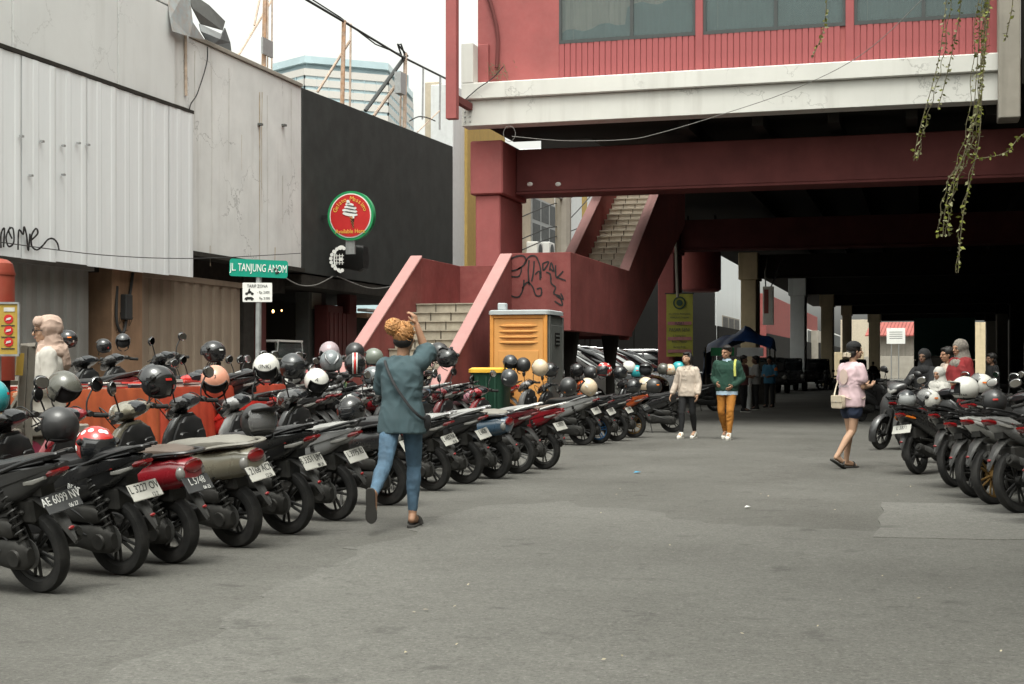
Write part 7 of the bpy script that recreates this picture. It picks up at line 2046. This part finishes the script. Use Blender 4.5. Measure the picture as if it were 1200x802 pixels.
b = MB(); b.tube(crom([(.03, .150, 1.405), (-.085, .115, 1.345), (-.155, .03, 1.19), (-.160, -.08, 1.03), (-.125, -.165, .93), (.0, -.20, .90), (.135, -.13, 1.0), (.158, 0, 1.18), (.11, .11, 1.34), (.03, .150, 1.405)], 6), .012, 8, flat=.4)
b.obj('bag_strap', strapm, t)
bag = MB(); bag.lx([(-.03, -.18, .87, .02, .05), (.03, -.205, .87, .03, .065), (.12, -.20, .87, .02, .055)], 12); bag.obj('sling_bag', strapm, t)
b = MB(); sk_c = hc + V((-.028, 0, .032)); sk_r = (.102, .084, .098); bun = hc + V((-.085, .07, .085))
b.ell(sk_c, sk_r); b.ell(bun, (.066, .066, .060)); b.ell(hc + V((-.06, .03, .06)), (.07, .07, .07))
bd = (bun - sk_c).normalized()
for k in range(320):          # locks combed back over the skull into the bun
    d = V((rnd.gauss(0, 1), rnd.gauss(0, 1), rnd.gauss(.35, 1))).normalized(); pts = []; r_ = rnd.uniform(.003, .0065); ph = rnd.uniform(0, 6); lift = rnd.uniform(0, .012)
    for j in range(8):
        pts.append(sk_c + V((d.x*sk_r[0], d.y*sk_r[1], d.z*sk_r[2]))*(1.0 + lift*8*sin(pi*min(1, j/5))*.5 + .012*sin(j*1.1 + ph)))
        d = (d + bd*.16 + V((rnd.gauss(0, .03), rnd.gauss(0, .03), rnd.gauss(0, .03)))).normalized()
    b.tube(pts, [r_*.5] + [r_]*5 + [r_*.8, r_*.4], 5)
for k in range(170):          # loose curls of the bun
    ax = V((rnd.gauss(0, 1), rnd.gauss(0, 1), rnd.gauss(0, 1))).normalized(); u_ = ax.orthogonal().normalized(); w_ = ax.cross(u_); a0 = rnd.uniform(0, 6); r_ = rnd.uniform(.003, .006); rr_ = rnd.uniform(.9, 1.12)
    b.tube([bun + (u_*cos(a0 + j*.33) + w_*sin(a0 + j*.33))*.066*rr_ + ax*.006*sin(j + k) for j in range(7)], [r_*.5] + [r_]*5 + [r_*.4], 5)
for k in range(60):           # flyaway ends
    d = V((rnd.gauss(0, 1), rnd.gauss(0, 1), rnd.gauss(.3, 1))).normalized(); p = sk_c + V((d.x*sk_r[0], d.y*sk_r[1], d.z*sk_r[2])); s0 = d.cross(V((0, 0, 1))).normalized()*rnd.choice((-1, 1))
    b.tube([p, p + d*.02 + s0*.015, p + d*.03 + s0*.035], [.0045, .0035, .002], 5)
put(fuse(b, .0036, 1, 'hair'), hair_o, t)
b = MB(); b.ell(hc + V((-.055, .0, -.035)), (.062, .080, .055)); b.ell(hc + V((-.02, 0, -.02)), (.07, .083, .04)); put(fuse(b, .007, 3, 'hair_undercut'), hair_k, t)
sole(t, anR, anR + V((.15, 0, -.0)), sandal, up=(0, 0, 1))
# raised sandal: sole seen from behind
sole(t, anL, anL + V((.02, .0, -.15)), sandal, up=(1, .0, .12), strap=False)

# -- 2: woman in pink T-shirt, black cap, navy shorts
q = G(998, 549)
t = person('woman in pale pink T-shirt, dark cap and navy shorts carrying a cream bag', (q.x, q.y, 0), 45, 1.0)
b = MB()
hipL, hipR = V((0, .082, .86)), V((0, -.082, .86)); knR, anR = V((-.03, -.05, .49)), V((-.27, -.03, .17)); knL, anL = V((.03, .06, .48)), V((-.03, .07, .09))
hc = V((.055, 0, 1.53)); nk = V((.01, 0, 1.37))
shL, shR = V((.0, .155, 1.30)), V((0, -.155, 1.30)); elL, wrL = V((.02, .20, 1.06)), V((.22, .08, 1.08)); elR, wrR = V((.02, -.19, 1.06)), V((.25, -.09, 1.07))
Mh = head(b, hc, (.9, -.35, .02), s=.95); b.cap(nk - V((0, 0, .06)), hc - V((.025, 0, .07)), .046, .045)
arm(b, shL, elL, wrL, .93); arm(b, shR, elR, wrR, .93); hand(b, wrL, (.9, -.4, .1), (0, -.6, .8), .9, -1, .95); hand(b, wrR, (.9, .4, .15), (0, .6, .8), .9, 1, .95)
b.ell((0, 0, 1.15), (.095, .14, .2)); leg(b, hipL, knL, anL, .95); leg(b, hipR, knR, anR, .95)
foot(b, anL, anL + V((.14, 0, -.05)), .95); foot(b, anR, anR + V((.12, 0, -.10)), .95)
put(fuse(b, .006, 5, 'body'), skin2, t); face_parts(t, Mh, .95)
b = MB(); b.cap(hipL, hipL.lerp(knL, .36), .098, .096); b.cap(hipR, hipR.lerp(knR, .36), .098, .096); b.ell((-.01, 0, .90), (.125, .165, .11)); put(fuse(b, .009, 4, 'shorts', .004, 14), denim_s, t)
b = MB(); b.lz([(.80, 0, 0, .132, .185, 2.4), (.92, 0, 0, .138, .19, 2.4), (1.05, 0, 0, .125, .175, 2.4), (1.2, 0, 0, .128, .185, 2.4), (1.28, .0, 0, .115, .185, 2.3), (1.345, .005, 0, .08, .135, 2.2), (1.38, .01, 0, .055, .07, 2)], 28)
b.cap(shL, shL.lerp(elL, .58), .068, .080); b.cap(shR, shR.lerp(elR, .58), .068, .080)
put(fuse(b, .010, 5, 'tshirt', .007, 10), pinkc, t)
# faint print on the back
pm = mat('faded_back_print', (.62, .48, .42), .9, var=.1); pk = mat('grey_back_print', (.32, .30, .32), .9, var=.1)
pr_ = MB(); pr_.prism([(.085*cos(k*pi/9)*(1 if k % 2 else .85), 1.19 + .10*sin(k*pi/9)) for k in range(18)], 'x', -.139, -.136); pr_.obj('print', pm, t, smooth=0)
o = link('lettering', text_mesh('lettering', 'SURABAYA', .045, pk, .001, sx=.9), t, (-.141, .0, 1.065)); o.rotation_euler = (R(90), 0, R(-90))
b = MB(); b.ell(hc + V((-.022, 0, .03)), (.098, .083, .085)); b.ell(hc + V((-.055, 0, -.035)), (.05, .070, .06)); b.ell(hc + V((-.10, .015, -.05)), (.035, .04, .045)); put(fuse(b, .007, 3, 'hair', .003, 40), hair_k, t)
b = MB()
rg = []
for j in range(7):
    a = R(90*j/6); rg.append([(hc.x - .018 + .108*cos(a)*cos(2*pi*k/24), .092*cos(a)*sin(2*pi*k/24), hc.z + .05 + .078*sin(a)) for k in range(24)])
b.loft(rg); b.obj('cap', blackc, t)
b = MB()
for s_ in (-1, 1):
    for k in range(4): b.tube(crom([hc + V((-.125, .012*s_, -.03 - .014*k)), hc + V((-.155, .03*s_, -.035 - .014*k)), hc + V((-.15, .055*s_, -.04 - .014*k)), hc + V((-.125, .06*s_, -.04 - .012*k))], 4), .008, 6)
b.obj('hair_clip', leather, t)
b = MB(); b.lx([(-.21, .055, .865, .005, .07, 6), (-.205, .055, .865, .105, .085, 7), (-.15, .055, .865, .105, .085, 7), (-.145, .055, .865, .10, .08, 7)], 24); bg_ = b.obj('shoulder_bag', leather, t)
b = MB(); b.box2(-.216, -.208, -.045, .155, .86, .945); b.obj('flap', leather, bg_, bev=.003); b = MB(); b.ell((-.217, .055, .865), (.006, .009, .009), 10, 6); b.obj('clasp', chrome, bg_)
b = MB(); b.tube(crom([(-.16, .155, .93), (-.10, .185, 1.05), (-.02, .175, 1.25), (.03, .10, 1.365), (.11, .02, 1.2), (.135, -.03, 1.0), (.05, -.19, .92), (-.10, -.13, .90), (-.16, -.045, .93)], 5), .009, 6, flat=.4); b.obj('bag_strap', leather, t)
sole(t, anL, anL + V((.15, 0, 0)), sandal, .88, strap=True); sole(t, anR, anR + V((.13, 0, -.07)), sandal, .95, up=(.4, 0, 1), strap=True)

# -- 3: woman in cream blouse walking toward the camera, looking up
q = G(806, 514)
t = person('woman in cream blouse and black trousers walking and looking upward', (q.x, q.y, 0), -98, .97)
def walker(t, sk, headdir, hup, hips, arms, legs, sc_=1.0, far=False, heads=.97, vox=.006):
    b = MB(); hc = V((.03, 0, 1.51)); nk = V((.0, 0, 1.36))
    Mh = head(b, hc, headdir, hup, heads); b.cap(nk - V((0, 0, .06)), hc - V((.03, 0, .07)), .047, .046)
    shL, elL, wrL, shR, elR, wrR = arms; hipL, knL, anL, hipR, knR, anR = legs
    arm(b, shL, elL, wrL, .95); arm(b, shR, elR, wrR, .95); hand(b, wrL, wrL - elL, (0, -1, 0), .5, -1); hand(b, wrR, wrR - elR, (0, 1, 0), .5, 1)
    b.ell((0, 0, 1.15), (.095, .14, .2)); b.ell((0, 0, .92), (.1, .14, .12)); leg(b, hipL, knL, anL, .95); leg(b, hipR, knR, anR, .95)
    foot(b, anL, anL + V((.13, 0, -.04))); foot(b, anR, anR + V((.13, 0, -.04)))
    put(fuse(b, vox, 5, 'body'), sk, t); face_parts(t, Mh, heads)
    return hc
arms = (V((.0, .155, 1.29)), V((.0, .215, 1.03)), V((.10, .22, .82)), V((0, -.155, 1.29)), V((-.02, -.23, 1.04)), V((.06, -.30, .83)))
legs = (V((0, .08, .86)), V((-.02, .09, .48)), V((-.16, .085, .12)), V((0, -.08, .86)), V((.10, -.085, .49)), V((.12, -.09, .10)))
hc = walker(t, skin2, (.80, -.45, .42), (-.3, .1, 1), None, arms, legs)
b = MB()
for i in (0, 3): leg(b, legs[i], legs[i + 1], legs[i + 1].lerp(legs[i + 2], .9), 1.15)
b.ell((0, 0, .90), (.12, .16, .12)); put(fuse(b, .009, 4, 'trousers', .003, 14), blackc, t)
b = MB(); b.lz([(.80, 0, 0, .125, .18, 2.4), (.9, 0, 0, .128, .18, 2.4), (1.04, 0, 0, .112, .165, 2.4), (1.2, 0, 0, .122, .18, 2.4), (1.28, .0, 0, .11, .178, 2.3), (1.34, .0, 0, .08, .13, 2.2), (1.38, .0, 0, .055, .065, 2)], 28)
b.cap(arms[0], arms[1], .066, .062); b.cap(arms[1], arms[1].lerp(arms[2], .8), .062, .052); b.cap(arms[3], arms[4], .066, .062); b.cap(arms[4], arms[4].lerp(arms[5], .8), .062, .052)
sh_ = put(fuse(b, .009, 4, 'blouse', .006, 11), creamc, t)
b = MB()
for s_ in (-1, 1): b.add([(.10, s_*.012, 1.315), (.085, s_*.06, 1.375), (.04, s_*.085, 1.395), (.115, s_*.055, 1.30)], [(0, 1, 2, 3)])
b.obj('collar', creamc, sh_, smooth=0)
b = MB()
for k in range(6): b.ell((.128 - .004*k*(k < 2), 0, 1.26 - .075*k), (.006, .007, .007), 8, 6)
b.obj('buttons', whitec, sh_)['kind'] = 'stuff'
b = MB(); b.tube(crom([(.02, -.12, 1.36), (.115, -.10, 1.2), (.12, -.12, 1.0), (.09, -.17, .88)], 5), .012, 6, flat=.3); b.obj('bag_strap', creamc, t)
b = MB(); b.ell(hc + V((-.032, 0, .042)), (.098, .088, .088)); b.ell(hc + V((-.06, .03, -.07)), (.05, .07, .11)); b.ell(hc + V((-.005, .072, -.01)), (.055, .026, .10)); b.ell(hc + V((-.02, -.078, -.02)), (.05, .026, .10)); b.ell(hc + V((.045, -.01, .092)), (.045, .06, .028)); put(fuse(b, .007, 3, 'hair', .003, 40), hair_k, t)
shoe(t, legs[2] + V((0, 0, -.02)), legs[2] + V((.15, 0, -.03)), sneaker); shoe(t, legs[5], legs[5] + V((.15, 0, -.005)), sneaker)

# -- 4: man in green sweater and mustard trousers
q = G(852, 515)
t = person('man in dark green sweater over pale blue shirt with mustard trousers', (q.x, q.y, 0), -93, 1.04)
arms = (V((.0, .175, 1.31)), V((-.06, .25, 1.06)), V((.12, .12, .93)), V((0, -.175, 1.31)), V((-.06, -.23, 1.06)), V((.14, -.15, .97)))
legs = (V((0, .085, .87)), V((.12, .075, .50)), V((.12, .06, .10)), V((0, -.085, .87)), V((.03, -.095, .48)), V((-.16, -.06, .13)))
hc = walker(t, skin, (.80, -.55, -.05), (0, 0, 1), None, arms, legs)
b = MB()
for i in (0, 3): leg(b, legs[i], legs[i + 1], legs[i + 1].lerp(legs[i + 2], .93), 1.2)
b.ell((0, 0, .90), (.12, .16, .11)); put(fuse(b, .009, 4, 'trousers', .006, 13), must, t)
b = MB(); b.lz([(.775, 0, 0, .135, .188, 2.4), (.86, 0, 0, .135, .188, 2.4)], 28); b.obj('shirt_hem', bluec, t)
b = MB(); b.lz([(1.33, .01, 0, .085, .10, 2.2), (1.385, .01, 0, .068, .078, 2), (1.405, .012, 0, .062, .068, 2)], 24); b.obj('shirt_collar', bluec, t)
b = MB(); b.lz([(.845, 0, 0, .14, .195, 2.4), (.95, 0, 0, .142, .20, 2.4), (1.1, 0, 0, .132, .195, 2.4), (1.22, 0, 0, .138, .205, 2.4), (1.3, .0, 0, .12, .20, 2.3), (1.355, .0, 0, .085, .135, 2.2), (1.375, .0, 0, .07, .09, 2)], 28)
b.cap(arms[0], arms[1], .072, .068); b.cap(arms[1], arms[1].lerp(arms[2], .82), .068, .055); b.cap(arms[3], arms[4], .072, .068); b.cap(arms[4], arms[4].lerp(arms[5], .82), .068, .055)
put(fuse(b, .009, 4, 'sweater', .006, 11), greenc, t)
b = MB(); b.ell(hc + V((-.03, 0, .05)), (.102, .092, .09)); b.ell(hc + V((.055, .02, .085)), (.05, .07, .034)); b.ell(hc + V((-.06, .0, -.04)), (.045, .07, .06)); b.ell(hc + V((.02, .065, .05)), (.06, .03, .045)); put(fuse(b, .007, 3, 'hair', .004, 40), hair_k, t)
b = MB(); b.tube(crom([(-.10, .13, 1.1), (.0, .155, 1.385), (.10, .15, 1.28), (.135, .165, 1.1)], 5), .02, 6, flat=.3); b.obj('bag_strap', mat('lime_strap', (.40, .42, .10), .8), t)
b = MB(); b.lx([(-.28, .02, 1.13, .10, .15), (-.24, .02, 1.13, .15, .2), (-.15, .02, 1.13, .15, .2), (-.14, .02, 1.13, .12, .17)], 16); b.obj('backpack', greyc, t)
shoe(t, legs[2], legs[2] + V((.15, 0, -.005)), sneaker); shoe(t, legs[5] + V((0, 0, -.02)), legs[5] + V((.15, 0, -.03)), sneaker)

# -- 5: woman in beige headscarf at the book table (facing left)
q = PD(57, 429, 11.9)
t = person('woman in beige headscarf and off white blouse standing by the book table', (q.x, q.y, .2), 212, .945)
arms = (V((.0, .155, 1.29)), V((-.02, .20, 1.02)), V((.17, .16, .96)), V((0, -.155, 1.29)), V((.02, -.18, 1.05)), V((.12, -.06, 1.25)))
legs = (V((0, .08, .86)), V((.0, .085, .48)), V((-.03, .085, .10)), V((0, -.08, .86)), V((.02, -.085, .48)), V((.0, -.09, .10)))
hc = walker(t, skin2, (1, .25, -.05), (0, 0, 1), None, arms, legs)
b = MB()
for i in (0, 3): leg(b, legs[i], legs[i + 1], legs[i + 1].lerp(legs[i + 2], .95), 1.3)
put(fuse(b, .01, 4, 'trousers', .004, 12), tanp, t)
b = MB(); b.lz([(.58, 0, 0, .155, .21, 2.4), (.75, 0, 0, .15, .20, 2.4), (.95, 0, 0, .138, .19, 2.4), (1.1, 0, 0, .13, .18, 2.4), (1.22, 0, 0, .13, .185, 2.4), (1.3, .0, 0, .11, .17, 2.3), (1.36, .0, 0, .07, .1, 2.2)], 28)
b.cap(arms[0], arms[1], .075, .072); b.cap(arms[1], arms[1].lerp(arms[2], .85), .07, .058); b.cap(arms[3], arms[4], .075, .072); b.cap(arms[4], arms[4].lerp(arms[5], .85), .07, .058)
put(fuse(b, .01, 6, 'blouse', .006, 9), offwhite, t)
b = MB(); b.ell(hc + V((-.042, 0, .03)), (.108, .100, .112)); b.cap(hc + V((.03, -.05, .075)), hc + V((.055, .05, .075)), .045, .045); b.cap(hc + V((-.06, 0, -.06)), V((-.04, 0, 1.34)), .082, .095); b.ell((-.02, 0, 1.31), (.125, .165, .07)); b.cap(V((-.07, 0, 1.32)), V((-.10, 0, 1.22)), .10, .085); b.cap(V((.05, .03, 1.33)), V((.13, .03, 1.08)), .06, .035); b.cap(V((.05, -.05, 1.33)), V((.115, -.04, 1.2)), .06, .03); b.cap(hc + V((-.0, .0, -.115)), V((.03, 0, 1.35)), .06, .075)
b2 = fuse(b, .006, 4, 'headscarf', .010, 15)
put(b2, scarf_m, t)
b = MB(); fx = V((1, .25, -.05)).normalized(); ly = V((0, 0, 1)).cross(fx).normalized()
for k in (-1, 1):
    c = hc + fx*.10 + ly*.032*k; b.tube([c + ly*.022*cos(q*pi/6) + V((0, 0, .018*sin(q*pi/6))) for q in range(13)], .003, 5); b.tube([c + ly*.02*k, hc + ly*.085*k + fx*.0], .003, 5)
b.obj('spectacles', strapm, t)
for i in (2, 5): shoe(t, legs[i], legs[i] + V((.15, 0, -.005)), blackc)

# -- figures in the shade
def figure(lab, p, heading, top, bottom, sk=skind, hair=hair_k, scarf=None, s=1.0, sit=False, longcloth=None, group=None):
    t = person(lab, p, heading, s, group)
    if sit:
        legs = (V((-.05, .09, .80)), V((.38, .16, .70)), V((.34, .19, .30)), V((-.05, -.09, .80)), V((.38, -.16, .70)), V((.34, -.19, .30))); arms = (V((0, .17, 1.27)), V((.16, .24, 1.05)), V((.42, .26, .99)), V((0, -.17, 1.27)), V((.16, -.24, 1.05)), V((.42, -.26, .99)))
    else:
        legs = (V((0, .085, .87)), V((.02, .095, .48)), V((.0, .10, .10)), V((0, -.085, .87)), V((.03, -.095, .48)), V((.05, -.10, .10))); arms = (V((0, .165, 1.31)), V((.0, .21, 1.05)), V((.20, .12, 1.0)), V((0, -.165, 1.31)), V((.0, -.21, 1.05)), V((.20, -.10, 1.02)))
    hc = walker(t, sk, (1, .1, -.05), (0, 0, 1), None, arms, legs, vox=.0075)
    b = MB()
    for i in (0, 3): leg(b, legs[i], legs[i + 1], legs[i + 1].lerp(legs[i + 2], .95), 1.2)
    b.ell((0, 0, .90), (.12, .16, .12)); put(fuse(b, .012, 3, 'trousers', .004, 12), bottom, t)
    b = MB(); b.lz([(.78, 0, 0, .13, .19, 2.4), (1.0, 0, 0, .125, .185, 2.4), (1.2, 0, 0, .13, .19, 2.4), (1.29, .0, 0, .11, .185, 2.3), (1.36, .0, 0, .07, .1, 2.2)], 24)
    f_ = .95 if sit else .55
    for i in (0, 3): b.cap(arms[i], arms[i + 1], .07, .07); 
    if sit:
        for i in (0, 3): b.cap(arms[i + 1], arms[i + 1].lerp(arms[i + 2], .85), .065, .052)
    put(fuse(b, .012, 4, 'shirt', .006, 10), top, t)
    b = MB()
    if scarf:
        b.ell(hc + V((-.03, 0, .025)), (.115, .105, .118)); b.cap(hc + V((-.05, 0, -.05)), V((-.03, 0, 1.28)), .10, .14); b.ell((.05, 0, 1.27), (.10, .15, .10)); put(fuse(b, .010, 4, 'headscarf', .006, 10), scarf, t)
    else:
        b.ell(hc + V((-.028, 0, .047)), (.104, .092, .09)); b.ell(hc + V((.05, .0, .085)), (.045, .06, .03)); b.ell(hc + V((-.06, .0, -.04)), (.05, .078, .07)); put(fuse(b, .009, 3, 'hair', .003, 40), hair, t)
    if longcloth:
        b = MB(); b.lz([(.55, .02, 0, .20, .25, 2.2), (.9, .02, 0, .18, .24, 2.2), (1.2, .01, 0, .155, .22, 2.2), (1.31, .0, 0, .12, .18, 2.2), (1.38, 0, 0, .085, .11, 2)], 24); put(fuse(b, .012, 4, 'shawl', .014, 6), longcloth, t)
    if not sit:
        for i in (2, 5): shoe(t, legs[i], legs[i] + V((.15, 0, -.005)), blackc)
    else:
        for i in (2, 5): shoe(t, legs[i], legs[i] + V((.15, 0, -.03)), blackc)
    return t
for (u, d, hd, top, bot, lab) in ((871, 41, -20, maroonc, blackc, 'person in dull maroon shirt standing by the tarp stall'), (886, 43, 200, greyc, blackc, 'person in pale grey shirt with back turned at the tarp stall'), (902, 45, -110, tealc, blackc, 'person in blue top with orange sleeve mark at the stall end')):
    q = PD(u, 429, d); t = figure(lab, (q.x, q.y, 0), hd, top, bot)
    if u == 902: MB().ell((.0, .2, 1.22), (.075, .07, .09), 12, 8).obj('orange_patch', orangec, t)
q = PD(1126, 429, 22); figure('woman in grey patterned headscarf and red shawl beyond the right row', (q.x, q.y, 0), 215, redc, blackc, skin, scarf=greyscarf, longcloth=redc, s=1.06)
q = PD(1112, 429, 22.5); figure('woman in cream top with long dark hair beside the red shawl woman', (q.x, q.y + .3, 0), 200, creamc, blackc, skin, s=1.0)
q = PD(1101, 429, 21.3); figure('child in white headscarf standing beside the red shawl woman', (q.x, q.y, 0), 230, whitec, blackc, skin, scarf=whitec, longcloth=whitec, s=.80)
q = PD(1083.5, 429, 24.2); figure('rider in black jacket sitting on a dark scooter in the shade', (q.x, q.y, -.02), 240, blackc, blackc, skind, scarf=blackc, sit=True)  # black headscarf over the face paints the backlit silhouette
q = PD(1045, 429, 94.3); figure('distant rider on a scooter with lit tail light', (PD(1025, 429, 95.2).x - .1, PD(1025, 429, 95.2).y, -.02), 80, blackc, blackc, skind, sit=True)
q = PD(1163, 429, 30); figure('dark figure standing in the shade right of the red shawl woman', (q.x, q.y, 0), 200, blackc, blackc, skind, s=.98)
